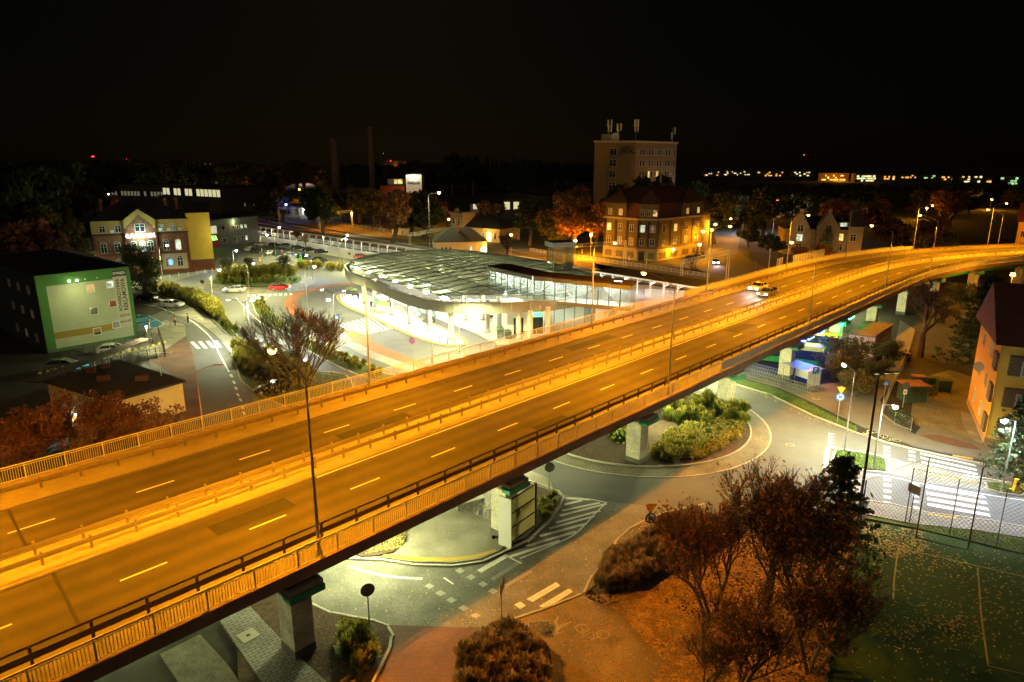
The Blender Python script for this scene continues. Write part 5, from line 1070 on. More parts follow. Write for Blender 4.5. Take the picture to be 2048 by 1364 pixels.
MB().bb((0,-1,0),(6,6,H+4.5)).build('tower', mat('villa_stone', (.38,.28,.13)), t); MB().bb((-.3,-1.3,H+4.5),(6.3,6.3,H+5.2)).build('parapet', VW, t); MB().cyl((3,-1,H+5.6),(3,-.6,H+5.6),1.1,1.1,14).build('round_finial', VW, t)
for x in (1.8,4.2): win(t, x, H+1, 1.1, 1.8, None, y=-1.05, arch=True)
win(t, L*.78, .4, 1.8, 2.6, emis('door_glow', (1,.6,.1), 2.0), arch=True, cross=False); point(t, (L*.78,-3,3.5), 260, (1,.55,.1), .3)
for fx in (.45,.55,.66,.9): win(t, L*fx, 1.2, .9, 2.0, None)
A, B = G(815,445), G(846,445); H = ht(A, 349); t, L = house('sign_tower', 'floodlit white stair tower with dark script sign and tall slit windows', 'building', A, B, 9, H, mat('white_render', (.6,.58,.48), .9, .05, 1), 'flat', 0, TAR)
fit('Goliburski', L*.8, 1.5, IN, t, (L*.5,-.12,H*.83)); fx_ = [.22,.5,.78]
for x in fx_:
    win(t, L*x, H*.50, .8, H*.16, None, cross=True); win(t, L*x, H*.30, .9, 1.7, LITC if x == .22 else None)
point(t, (L*.5,-3.0,H+1.5), 420, (1,1,.8), .4)
A, B = G(763,445), G(812,445); H = ht(A, 371); t, L = house('office_annex', 'dark office block with a red upper storey left of the floodlit tower', 'building', A, B, 12, H*.55, mat('annex_grey', (.35,.33,.3), .9, .05, 1), None, 0, TAR)
MB().bb((0,-.1,H*.55),(L,12,H)).build('red_storey', mat('red_render', (.32,.05,.02), .9, .1, 1), t); MB().bb((L*.3,2,H),(L,12,H+3)).build('top_storey', GC, t); MB().bb((-.2,-.3,H),(L+.2,12,H+.3)).build('roof', TAR, t)
for i in range(4): win(t, L*(i+.7)/4.8, H*.72, 1.4, 1.8, DIMW); win(t, L*(i+.7)/4.8, H*.3, 1.4, 1.8, None)
for i in range(3): win(t, L*(.62+i*.11), H+.8, 1.2, 1.8, LITY, y=1.95)
# 12 industrial halls and depot sheds
IND = mat('industrial_wall', (.07,.06,.05), .9, .2, .3)
def hall(p0, p1, ptop, dep, label, n, rows, pane, z=.45, w_=2.0, h=2.0, prob=.7, rf='flat', wm=None):
    A, B = G(*p0), G(*p1); H = ht(A, ptop); t, L = house('industrial_hall', label, 'hall', A, B, dep, H, wm or IND, rf, H+4, TAR)
    for j in range(rows):
        for i in range(n):
            r_ = random.random(); win(t, L*(i+.5)/n, H*(z+.3*j), w_, h, pane if r_ < prob else None, cross=False, frame=IND)
    return t
HG = emis('hall_glow', (1,.95,.5), .10); HD = emis('hall_dim', (.8,.8,.5), .02)
hall((225,405),(330,408),368,25,'long dark hall with dim windows at the left, behind the yard lamp',16,1,HD,.4,2.2,3.0,.8)
hall((330,416),(445,424),372,30,'dark factory hall with a bright row of high windows',15,1,HG,.62,3.6,4,.8)
hall((350,372),(500,374),357,60,'far long hall with a pale roof edge',6,1,HD,.4,6,2,.6)
hall((640,372),(790,370),352,60,'distant pale-roofed warehouse beyond the chimney',8,1,HD,.7,8,3,.8, 'flat')
hall((1005,430),(1060,430),398,22,'gabled workshop with lit square window',3,1,HG,.35,3,4,.6,'gabley')
t = hall((1045,418),(1100,418),388,22,'arched-window workshop near the centre',3,1,HG,.3,2.2,5,.9,'gabley')
hall((1095,420),(1150,416),392,30,'pale workshop roof left of the tall slab',4,1,HD,.4,3,3,.6,'gabley')
hall((940,425),(1000,425),408,16,'low dark shed with white wall behind the ornate villa',2,1,HG,.4,5,3,.5,'flat',mat('pale_wall', (.5,.5,.5), .9, .05, 1))
hall((1440,432),(1560,436),418,20,'white depot shed lit by bluish lamps beyond the side road',5,1,HD,.3,4,3,.3,'flat',mat('pale_wall', (.5,.5,.5)))
hall((420,412),(560,432),395,12,'dark low railway depot with dim windows in front of the halls',8,1,HD,.5,2,2,.4)
for x0, x1, d_ in ((533,583,'left'),(588,632,'right')):
    a_, c_ = G(x0,372), G(x1,372); L = (c_-a_).length; t = thing('arched_hall', 'low curved pale-roofed hall, the %s one of a pair' % d_, 'hall', a_, D2(a_,c_)); b = MB(); n = 12
    b.v = [(L*i/n, y, .5+3.2*math.sin(math.pi*i/n)) for y in (0, 30) for i in range(n+1)]; b.f = [(i,i+1,n+2+i,n+1+i) for i in range(n)]; b.m = [0]*n; b.build('roof', mat('dim_roof', (.3,.22,.18), emit=(.5,.3,.2), es=.02) if 0 else mat('pale_roof', (.4,.33,.28), .8, .1, .5), t)
    MB().add([(L*i/n, 0, .45+3.2*math.sin(math.pi*i/n)) for i in range(n+1)], [tuple(range(n+1))]).build('end_wall', mat('pale_brick_wall', (.35,.25,.2), .9, .15, 1), t); point(t, (L/2,-8,9), 1500, (1,.75,.6), .5)
# chimneys
for px, pt, pb, r_, d_ in ((676,277,430,2.0,'banded brick factory chimney on the left'),(748,253,440,1.5,'taller slender factory chimney on the right')):
    p = G(px, pb if px < 700 else 430); H = ht(p, pt); t = thing('factory_chimney', d_, 'chimney', p); MB().cyl((0,0,0),(0,0,H),r_*1.3,r_*.8,16).build('shaft', mat('chimney_shaft', (.09,.065,.045), .9, .2, .4), t)
    for k in range(4): MB().cyl((0,0,H*(.66+.09*k)),(0,0,H*(.66+.09*k)+.5),r_*(1.3-.5*(.66+.09*k))+.12,r_*(1.3-.5*(.66+.09*k))+.1,16).build('iron_band', mat('chimney_shaft'), t)
# distant lit blocks
FW = mat('far_block_wall', (.12,.09,.05), .9, .15, .05); LL_ = [emis('far_warm', (1,.42,.08), .22), emis('far_white', (1,.85,.45), .2), emis('far_green', (.5,1,.4), .14)]
fwm = {m.name: MB().box((0,0,0),(3.2,.3,2.6)).mesh('window', m) for m in LL_}
def far(px0, px1, pyb, pyt, cnt, mi, label, glow=0):
    A, B = G(px0, pyb), G(px1, pyb); H = max(8, ht(A, pyt)); t, L = house('distant_block', label, 'building', A, B, 14, H, FW, 'flat', 0, TAR)
    for k in range(cnt): link('window', fwm[LL_[(mi if random.random() < .75 else random.randrange(3))].name], t, (random.uniform(2,L-2), -.3, random.randrange(max(1,int(H/3.2)))*3.2+2)).scale = (random.uniform(.6,1.3),1,random.uniform(.6,1.1))
    if glow: point(t, (L/2,-25,5), glow, SOD, 1)
for i, q in enumerate([(1447,1500,351,341,14,1,'left end of the lit estate on the right horizon'),(1512,1570,353,341,16,0,'second lit block from the left on the right horizon'),(1578,1625,353,343,10,1,'dim block with white windows on the right horizon'),(1636,1697,362,346,26,0,'orange-lit long block on the right horizon',9000),(1710,1752,364,347,34,1,'bright many-windowed block on the right horizon'),(1758,1790,360,350,8,0,'small block right of the bright many-windowed one'),(1880,1912,361,352,7,0,'scattered lights left of the gabled far block'),(1915,1965,366,352,9,1,'dim block with mixed lights near the right edge'),(1998,2038,370,352,10,2,'greenish twin-gabled block at the far right'),
    (600,640,328,322,8,0,'far orange block left of the brick chimney'),(640,668,330,324,6,0,'far orange block behind the brick chimney'),(690,730,331,322,9,0,'far block between the two chimneys'),(768,815,332,321,16,0,'far lit block right of the tall chimney',9000),(296,318,331,326,3,2,'tiny greenish lights on the left horizon'),(355,375,330,325,3,1,'tiny white lights on the horizon left of centre'),(445,462,332,327,3,0,'tiny orange lights above the factory halls'),(1240,1262,333,328,0,0,'x')]):
    if q[6] != 'x': far(*q[:6], q[6], *(q[7:]))
for i, (x0, x1, yb, yt, n_, mi, d_) in enumerate([(1402,1440,352,343,6,1,'leftmost block of the right horizon'),(1800,1835,357,349,7,0,'low lit row between the bright block and the gap'),(1840,1872,358,350,5,2,'greenish row left of the gabled far block'),(1970,1995,366,356,5,0,'warm lit block before the greenish twin'),(500,560,331,325,6,0,'faint orange row above the arched halls'),(560,598,331,324,8,0,'orange row left of the far orange blocks'),(410,440,332,327,4,1,'faint white row left of the factory roof'),(820,850,333,326,7,0,'orange row right of the double chimneys'),(120,160,336,330,4,0,'faint orange lights left of the red beacon'),(20,70,345,338,4,0,'faint lights at the far left'),(870,900,340,334,3,2,'tiny green-white lights before the rounded trees'),(1110,1150,345,338,3,0,'tiny warm lights before the tall slab')]):
    far(x0, x1, yb, yt, n_, mi, d_)
def beacon(px, py, pb, m, label, w_=1.2, n=1):
    p = G(px, pb); H = ht(p, py); t = thing('beacon_mast', label, 'mast', p); MB().cyl((0,0,0),(0,0,H),.8,.4,6).build('mast', DARKM, t)
    for i in range(n): MB().box(((i-(n-1)/2)*w_*2.2,0,H),(w_*1.6,w_,w_*1.4)).build('beacon', m, t)
RB = emis('red_beacon', (1,.02,.02), 3); beacon(189,313,335,RB,'cluster of red warning lights on the left horizon',2.6,3); beacon(255,318,333,RB,'thin mast with one red light left of centre',1.6); beacon(190,318,335,RB,'red lights on the power plant roof on the left horizon',2,2) if 0 else None
beacon(311,331,334,LL_[2],'greenish floodlight on the left horizon',3); beacon(768,307,336,LL_[1],'white light on a crane near the tall chimney',1.8); beacon(782,322,336,RB,'small red light right of the tall chimney',1.5,2); beacon(910,343,350,LL_[1],'single white light left of the round tree',1.2); beacon(868,345,352,LL_[2],'single green light left of the round tree',1.0); beacon(1604,310,352,RB,'faint red mast light above the right estate',.9)
# ================================================================ railway
BAL = mat('ballast', (.085,.06,.04), 1, .35, 2, sc2=30, bump=.5); DRYG = mat('dry_grass', (.14,.11,.03), 1, .35, .8, sc2=12, bump=.6)
sheet('railway_ballast', [(440,424),(520,436),(640,455),(760,476),(880,496),(1150,512),(1400,540),(1500,585),(1400,600),(1100,545),(850,512),(520,462),(400,440)], BAL, .02)
sheet('embankment', [(560,432),(650,446),(780,468),(880,478),(900,492),(820,488),(700,468),(560,444)], DRYG, .5)
sheet('platform', [(510,470),(640,489),(760,508),(860,524),(860,545),(780,528),(700,518),(600,500),(510,488)], mat('platform_paving'), .12)
sheet('platform', [(1190,566),(1300,572),(1480,600),(1400,640),(1230,640),(1240,600)], mat('platform_paving'), .16)
sheet('side_pavement', [(1000,498),(1150,520),(1300,545),(1400,558),(1480,575),(1480,560),(1400,545),(1310,530),(1206,519),(1060,498)], mat('path_asphalt'), .06)
RS = mat('rail_steel', (.35,.28,.2), .35, .1, 2, metal=.8)
for i, (a_, c_) in enumerate([((450,428),(880,499)),((430,430),(860,506)),((980,506),(1500,586)),((960,510),(1480,592)),((540,436),(900,493))]):
    p, q = G(*a_, .12), G(*c_, .12); d = (q-p).normalized(); nn = Vector((-d.y,d.x,0)); t = thing('railway_track', 'rusty railway track %s' % ['nearest the left platform, upper','alongside the left platform canopy','behind the right platform canopy, upper','behind the right platform canopy, lower','on the upper edge of the ballast'][i], 'railway track', p)
    for s_ in (-.72,.72): MB().bar(p+nn*s_, q+nn*s_, .08, .14).build('rail', RS, t)
    sl = MB(); [sl.box(p+d*k+Vector((0,0,-.08)), (.25,2.5,.12), math.atan2(d.y,d.x)) for k in np.arange(0,(q-p).length,1.2)]; sl.build('sleepers', CONC, t)['kind'] = 'stuff'; localize(t)
def shed_roof(name, label, A, B, dep, z, npost, lights, roofm, ribs=0, lc=(1,1,.75), pw=150):
    d = (B-A); L = d.length; t = thing(name, label, 'canopy', A, D2(A,B)); MB().bb((-.5,-.3,z),(L+.5,dep,z+.18)).build('roof', roofm, t); MB().bb((-.5,-.42,z-.15),(L+.5,-.3,z+.2)).build('roof_edge', WHITE, t)
    pm = MB().bb((-.14,-.1,0),(.14,.1,z)).bar((0,0,z*.7),(0,dep*.5,z),.1,.1).mesh('post', WHITE)
    for i in range(npost): link('post', pm, t, (L*(i+.5)/npost, .1, .1))
    rm_ = MB().bb((-.06,-.4,z+.18),(.06,dep,z+.27)).mesh('roof_rib', DARKM)
    for i in range(ribs): link('roof_rib', rm_, t, (L*(i+.5)/ribs, 0, 0))
    for i in range(lights): x = L*(i+.5)/lights; MB().bb((x-.6,.9,z-.1),(x+.6,1.1,z-.02)).build('ceiling_lamp', emis('platform_lens', (1,1,.85), 5), t); point(t, (x,.9,z-.35), pw, lc, .15)
    return t
shed_roof('platform_canopy', 'long low platform canopy on white posts behind the car park', G(505,468,.1), G(862,525,.1), 3.2, 3.3, 24, 9, mat('grey_roof', (.10,.10,.09), .8, .15, .6), 0)
A = G(1190,544,3.6); B = G(1430,582,3.6); A.z = B.z = .1; shed_roof('platform_canopy', 'corrugated platform canopy with white frame right of the round roof', A, B, 8, 3.6, 9, 5, mat('grey_roof', (.10,.10,.09)), 70, (.85,.85,1), 80)
A = G(572,430); B = G(760,452); shed_roof('platform_canopy', 'far bright station platform roof under the trees', G(540,422,.1), G(640,434,.1), 5, 3.6, 8, 5, WHITE, 0, (.95,1,.9), 500)
def fence(label, A, B, h, n, m, bars=9, name='fence'):
    d = (B-A)/n; t = thing(name, label, 'fence', A, D2(A,B)); L = d.length; f = MB(); f.bb((0,-.03,.15),(L,.03,.2)).bb((0,-.03,h-.05),(L,.03,h)).bb((0,-.04,0),(.08,.04,h))
    for i in range(bars): f.bb((L*(i+.5)/bars-.012,-.012,.2),(L*(i+.5)/bars+.012,.012,h-.05))
    me = f.mesh('fence_panel', m)
    for i in range(n): link('fence_panel', me, t, (L*i,0,0))
    return t
fence('white barred fence behind the left platform posts', G(505,466,.12), G(850,518,.12), 1.3, 46, WHITE, 10); fence('white barred fence on the right platform', G(1290,590,.16), G(1400,598,.16), 1.3, 12, WHITE, 10)
fence('orange-lit fence above the railway embankment', G(640,444), G(850,478), 1.4, 24, YRAIL, 8); fence('low street railing in front of the tenement', G(1060,503), G(1420,556), 1.1, 40, YRAIL, 7); fence('dark fence along the trees of the side road', G(1500,515), G(1660,525), 1.6, 16, DARKM, 7)
# black fence round the left yard and bicycle canopy
fence('black bar fence at the foot of the green-edged block', G(100,722), G(290,688), 1.5, 9, DARKM, 14); fence('black fence panel at the corner of the yard', G(277,686), G(320,690), 1.9, 3, DARKM, 12); fence('black fence between yard and hut', G(330,714), G(190,745), 1.6, 8, DARKM, 12); fence('black fence closing the yard towards the pavement', G(318,672), G(332,716), 2.0, 4, DARKM, 9)
A, B = G(62,764,2.4), G(290,677,2.4); A.z=B.z=0; d=(B-A); t = thing('bicycle_canopy', 'long dark bicycle shelter roof on slim slanted posts beside the hut', 'canopy', A, D2(A,B)); L=d.length
MB().bb((0,-1.1,2.35),(L,.9,2.45)).build('roof', mat('dark_rusty_roof', (.05,.03,.02), .9, .4, 1.5), t)
for i in range(8): x = L*(i+.5)/8; MB().bar((x,-1,0),(x,-1,2.35),.07,.07).bar((x,-1,.2),(x+1.3,.8,2.35),.05,.05).build('post', POLE, t)
A, B = G(80,770,.02), G(340,702,.02); b = MB(); 
for i in range(20): c = A+(B-A)*(i/20); b.sheet([(c+Vector(v))[:2] for v in ((-.5,0,0),(0,-.28,0),(.5,0,0),(0,.28,0))], 1.55)
t = thing('safety_marking_tape', 'row of small yellow diamonds above the yard beside the hut', 'marking', A); b2 = MB()
dm = MB().add([(-.32,0,0),(0,-.02,-.2),(.32,0,0),(0,.02,.2)], ((0,1,2,3),)).mesh('yellow_diamond', mat('yellow_sign', (.6,.5,.05), emit=(.6,.5,.05), es=.02) if 0 else mat('yellow_plate', (.75,.65,.10), .6, .05, 2))
for i in range(20): link('yellow_diamond', dm, t, A+(B-A)*((i+.3)/20)+Vector((0,0,1.5)), D2(A,B)); 
MB().bar(A+Vector((0,0,1.5)), B+Vector((0,0,1.5)), .03, .03).build('wire', DARKM, t); localize(t)
for k in ((150,736,'left'),(170,730,'right')): p = G(k[0],k[1],1.4); t = thing('blue_plate', 'small glowing blue plate under the bicycle shelter, %s' % k[2], 'sign', p, R(30)); MB().bb((-.45,-.02,-.12),(.45,.02,.12)).build('plate', emis('blue_plate_glow', (.1,.5,.7), .12), t)
def portal(pa, pb, yta, ytb, label):
    A, B = G(*pa), G(*pb); za, zb = ht(A, yta), ht(B, ytb); t = thing('catenary_portal', label, 'gantry', A); m = YRAIL
    for P, z_ in ((A,za),(B,zb)):
        for s_ in (-.3,.3): MB().bar(P+Vector((s_,0,0)), P+Vector((s_*.6,0,z_)), .14, .14).build('leg', m, t)
    b = MB(); u, v_ = A+Vector((0,0,za)), B+Vector((0,0,zb)); n = 18; H_ = Vector((0,0,-.9)); b.bar(u,v_,.16,.12).bar(u+H_,v_+H_,.16,.12)
    for i in range(n): p, q = u+(v_-u)*(i/n), u+(v_-u)*((i+1)/n); b.bar(p, q+H_, .08, .08).bar(q+H_, q, .08, .08)
    b.build('truss_beam', m, t)
    for k in (.3,.65): p = u+(v_-u)*k; MB().tube([p+H_, p+H_+Vector((0,0,-1.5)), p+H_+Vector((.8,0,-2.2))], .06).build('insulator_arm', DARKM, t)
    localize(t)
portal((1100,520),(1249,533),492,481,'yellow-lit catenary gantry spanning the tracks left of the tenement'); portal((1362,560),(1453,566),520,500,'dark catenary gantry in front of the side road'); portal((820,500),(900,482),466,454,'small catenary gantry by the gabled house'); portal((560,455),(600,440),415,412,'catenary gantry near the far platform'); portal((640,462),(705,455),425,420,'catenary gantry beside the railway path lamp')
for px, pb, pt, d_ in ((1388,640,0,''),(1537,540,500,'yellow-lit signal post beyond the railing before the dark hedge'),(1389,530,470,'thin post right of the tenement'),(1600,525,500,'x')):
    if d_ in ('','x'): continue
    p = G(px, pb); h = ht(p, pt); t = thing('signal_post', d_, 'post', p); MB().cyl((0,0,0),(0,0,h),.12,.1,8).build('pole', YRAIL, t); MB().box((0,0,h),(.4,.3,.6)).build('signal_head', YRAIL, t)
# ================================================================ vehicles
def carproto(name, body, wag=False):
    t = thing(name, '', 'car'); L, W2, Hh = 4.3, .87, 1.45
    prof = [(-2.12,.35),(-2.15,.75),(-2.0,.95),(-1.05 if not wag else -1.9,1.0),(.75,.98),(1.75,.82),(2.12,.65),(2.15,.35),(1.7,.22),(-1.7,.22)]
    b = MB(); n = len(prof); sec = []
    for y, k in ((-W2,.93),(-W2*.9,1),(W2*.9,1),(W2,.93)):
        for x, z in prof: b.v.append((x*(k if abs(y) > .8 else 1), y, .22+(z-.22)*(k if abs(y) > .8 else 1)))
    for s_ in range(3):
        for i in range(n): j = (i+1) % n; b.f.append((s_*n+i, s_*n+j, (s_+1)*n+j, (s_+1)*n+i)); b.m.append(0)
    b.f += [tuple(range(n))[::-1], tuple(range(3*n,4*n))]; b.m += [0,0]
    gx = [(-2.0,.95),(-1.7,1.38),(-.2,1.46),(.35,1.4),(1.05,.97)] if wag else [(-1.85,.98),(-1.3,1.36),(-.3,1.44),(.3,1.38),(1.05,.97)]
    roof = MB()
    for y0, y1 in ((-.68,.68),):
        k = len(roof.v); roof.v += [(gx[i][0],sg*.66,gx[i][1]+.01) for i in (1,2,3) for sg in (-1,1)]; roof.f += [(k,k+2,k+3,k+1),(k+2,k+4,k+5,k+3)]; roof.m += [0,0]
    for sg in (-1,1):
        for i in (0,2,3):
            pass
        roof.bar((gx[0][0],sg*.8,gx[0][1]),(gx[1][0],sg*.67,gx[1][1]),.06,.06).bar((gx[3][0],sg*.67,gx[3][1]),(gx[4][0],sg*.8,gx[4][1]),.06,.06).bar((-.25,sg*.69,1.42),(-.25,sg*.83,.97),.07,.05).bar(Vector((gx[1][0],sg*.67,gx[1][1])),(gx[3][0],sg*.67,gx[3][1]),.05,.05)
    bo = b.build('body', body, t, smooth=False); roof.build('roof', body, t)
    g_ = MB(); m_ = len(gx); g_.v = [(x, sg*(.82 if i in (0,m_-1) else .66), z-.01) for sg in (-1,1) for i, (x, z) in enumerate(gx)]
    g_.f = [tuple(range(m_)), tuple(range(2*m_-1,m_-1,-1))]+[(i,m_+i,m_+i+1,i+1) for i in range(m_-1)]; g_.m = [0]*len(g_.f); g_.build('windows', GLASSD, t)
    for x in (-1.3,1.35):
        for sg in (-1,1):
            w2 = MB().cyl((0,-.1,0),(0,.1,0),.32,.32,16).build('wheel', BLACK, t); w2.location = (x, sg*.78, .32); MB().cyl((0,-.11,0),(0,.11,0),.19,.19,10).build('rim', POLE, w2)
    for sg in (-1,1):
        MB().box((2.06,sg*.62,.66),(.12,.32,.14)).build('headlight', mat('headlight_glass', (.6,.6,.6), .2, 0), t); MB().box((-2.08,sg*.66,.78),(.1,.26,.16)).build('taillight', mat('taillight_red', (.3,.01,.01), .3, 0), t)
    MB().box((2.15,0,.42),(.03,.5,.12)).build('number_plate', WHITE, t); MB().box((-2.16,0,.6),(.03,.5,.12)).build('number_plate', WHITE, t)
    return t
def paint(n, c): return mat('car_paint_'+n, c, .25, 0, spec=.7)
CARP = {}
def car(px, py, ang, col, label, z=.03, sc=1, group=None):
    cols = dict(black=(.015,.015,.017), silver=(.45,.46,.45), grey=(.12,.13,.14), white=(.6,.6,.58), cream=(.5,.47,.36), red=(.35,.02,.02), teal=(.05,.16,.18), dark=(.03,.03,.035), blue=(.03,.05,.12))
    p = px if isinstance(px, Vector) else G(px, py, z); lab = label
    if col not in CARP:
        CARP[col] = carproto('parked_car', paint(col, cols[col]), wag=col in ('dark','grey','cream')); r = CARP[col]; r.location = p; r.rotation_euler = (0,0,R(ang)); r['label'] = lab; r['group'] = group or 'cars in the car park'; return r
    return copy_thing(CARP[col], p, R(ang), lab, group or 'cars in the car park')
for q in [(484,484,15,'dark','dark estate car nearest the grey shop wall'),(500,481,15,'black','black van-like car beside the grey shop wall'),(523,492,10,'cream','cream saloon in the back row of the car park'),(550,494,15,'dark','dark car right of the cream saloon'),(575,495,15,'grey','grey car in the middle of the back row'),(596,499,15,'black','black car in the back row by the platform'),(619,503,15,'black','black car, second from the right in the back row'),(643,507,12,'black','black car at the right end of the back row'),
    (503,502,40,'white','white car at the left end of the front row'),(514,505,40,'black','black car next to the white one in the front row'),(526,506,40,'dark','dark car third in the front row'),(545,509,40,'silver','silver car in the middle of the front row'),(558,511,40,'black','black car right of the silver one'),(583,514,30,'white','white van-like car behind the no-stopping sign'),(607,517,30,'black','black car beside the green parking meter'),(640,524,20,'black','lone black car at the near edge of the car park'),(722,517,10,'red','red car half hidden by the round roof edge'),
    (297,601,-12,'black','black hatchback by the grass hedge near the block'),(346,614,-12,'silver','silver hatchback parked on the hatched side lane'),(279,645,55,'teal','teal car beside the blue accessible bay'),(228,706,18,'silver','silver car parked inside the fenced yard'),(130,738,18,'grey','grey car under the bicycle shelter roof'),(537,752,185,'dark','dark car partly under the willow-like tree'),(548,785,190,'black','black car under the tree next to the railing'),(1402,513,80,'dark','dark van standing at the right corner of the tenement')]:
    car(*q)
def moving(p, ang, col, label, head=True):
    t = car(p, 0, ang, col, label, group='cars on the move'); t.name = 'moving_car'
    a = R(ang)
    for sg in (-1,1):
        MB().box((2.14,sg*.62,.66),(.06,.3,.13)).build('lit_headlight', emis('headlight_beam', (.95,1,1), 25), t); MB().box((-2.15,sg*.66,.78),(.06,.26,.15)).build('lit_taillight', emis('taillight_glow', (1,.03,.02), 8), t)
    s_ = spot(t, (2.3,0,.7), 260, (.95,1,1), R(60), .5, .1); s_.rotation_euler = (R(90),0,R(-90)); s_.rotation_euler = (R(83),0,R(-90))
moving(V(112,47.5,6.02), math.degrees(Vh(112))+180, 'silver', 'silver car with bright headlights driving down the far carriageway of the viaduct')
moving(V(108,44.2,6.02), math.degrees(Vh(108))+180, 'grey', 'grey car with bright headlights overtaking on the viaduct')
moving(G(1430,528,.03), -100, 'white', 'white car with dazzling headlights on the side road by the tenement')
moving(G(470,584,.03), 185, 'silver', 'silver car with lit headlights on the far roundabout, left'); moving(G(560,580,.03), 12, 'red', 'red car with tail lights on the far roundabout, right')
moving(G(585,725,.03), -38, 'grey', 'grey car with lit headlights on the slip road behind the bare tree')
# buses
def bus(p, ang, label, L=12):
    t = thing('city_bus', label, 'bus', p, R(ang)); yl = mat('bus_yellow', (.75,.55,.03), .35, .03, 2); gn = mat('bus_green', (.02,.28,.05), .35, .03, 2)
    MB().bb((-L,-1.25,.35),(0,1.25,1.15)).build('lower_body', gn, t); MB().bb((-L+.03,-1.22,1.15),(-.03,1.22,2.45)).build('windows', GLASSD, t); 
    MB().bb((-L,-1.25,2.45),(0,1.25,2.9)).bb((-L,-1.1,2.9),(-.1,1.1,3.02)).build('roof', yl, t); MB().bb((-5,-.8,3.02),(-2.5,.8,3.25)).build('roof_unit', POLE, t); MB().bb((-9,-.8,3.02),(-7.8,.8,3.22)).build('roof_unit', POLE, t)
    for x in np.arange(-L, 0, 1.5): MB().bb((x,-1.25,1.15),(x+.09,1.25,2.45)).build('window_pillar', BLACK, t)
    for x in (-2.2,-L+2.6):
        for sg in (-1,1): w2 = MB().cyl((0,-.14,0),(0,.14,0),.48,.48,16).build('wheel', BLACK, t); w2.location = (x,sg*1.13,.48)
    MB().bb((0,-1.2,.35),(.04,1.2,.75)).build('bumper', WHITE, t)
    for sg in (-1,1):
        for z in (1.0, 2.55): MB().box((.04,sg*1.05,z),(.05,.2,.2)).build('taillight', emis('bus_red', (1,.05,.02), .8), t)
    MB().bb((.02,-.9,2.5),(.05,.9,2.8)).build('route_display', emis('route_green', (.2,1,.2), .15), t); MB().bb((.0,.1,1.5),(.035,.8,2.3)).build('rear_window_poster', emis('poster_glow', (.6,.9,1), .12), t)
p = G(1643,735); bus(p, -28, 'yellow and green city bus, nearest one with its rear by the big shrub'); bus(G(1592,726), -28, 'yellow and green city bus, left one behind the cycle stands'); bus(G(1675,706), -40, 'yellow and green city bus, farthest one before the kiosk', 10)
# ================================================================ cycle stands, shelters, boards
HOOP = MB().tube([(0,0,0),(0,0,.55),(.25,0,.85),(1.5,0,.5),(1.5,0,0)], .025, 5).tube([(0,.12,.2),(1.5,.12,.2)], .02, 4).tube([(.25,0,.85),(.25,.3,1.0)], .02, 4).mesh('rack_hoop', POLE)
def rack(A, B, n, label, rot=0, z=.1):
    a = D2(A,B); t = thing('bicycle_rack', label, 'bicycle rack', A+Vector((0,0,z)), a); L = (B-A).length
    for i in range(n): link('rack_hoop', HOOP, t, (L*i/n, 0, 0), R(90)+rot)
    MB().tube([(0,.0,.1),(L,0,.1)], .03).tube([(0,1.4,.1),(L,1.4,.1)], .03).build('base_rail', POLE, t)
rack(G(948,1030), G(1025,1062), 8, 'row of steel double bicycle stands in the paved bay', R(20)); rack(G(985,1000), G(1030,1020), 5, 'second row of bicycle stands against the bed', R(20))
rack(G(1490,752), G(1560,772), 14, 'dense row of bicycle stands left of the pale pier'); rack(G(1500,740), G(1565,757), 13, 'rear row of bicycle stands left of the pale pier'); rack(G(1575,775), G(1625,790), 10, 'bicycle stands under the small metal shelter')
A, B = G(1578,760), G(1627,777); a = D2(A,B); L=(B-A).length; t = thing('bicycle_shelter', 'metal bicycle shelter with striped roof and pale back wall beside the parking sign', 'shelter', A, a)
for x in (0,L):
    for y in (-1.2,1.0): MB().bb((x-.04,y-.04,0),(x+.04,y+.04,2.35)).build('post', POLE, t)
for i in range(8): MB().bb((-.2,-1.5+i*.36,2.38+.02*(i%2)),(L+.2,-1.5+i*.36+.34,2.44+.02*(i%2))).build('roof_plank', mat('metal_plank', (.4,.4,.38), .4, .05, 2, metal=.4), t)
MB().bb((0,1.0,.5),(L,1.03,2.2)).build('back_panel', mat('pale_panel', (.6,.6,.58), .6, .05, 1), t); MB().bb((L-.01,-1.1,.3),(L+.02,.9,2.2)).build('side_panel', mat('pale_panel', (.6,.6,.58)), t)
BOARDM = mat('weathered_board', (.5,.47,.30), .8, .2, 1.5)
_n = BOARDM.node_tree; _t = _n.nodes.new('ShaderNodeBsdfTranslucent'); _t.inputs[0].default_value = (.75,.7,.45,1); _m = _n.nodes.new('ShaderNodeMixShader'); _m.inputs[0].default_value = .65
_n.links.new(_n.nodes['Principled BSDF'].outputs[0], _m.inputs[1]); _n.links.new(_t.outputs[0], _m.inputs[2]); _n.links.new(_m.outputs[0], _n.nodes['Material Output'].inputs[0])
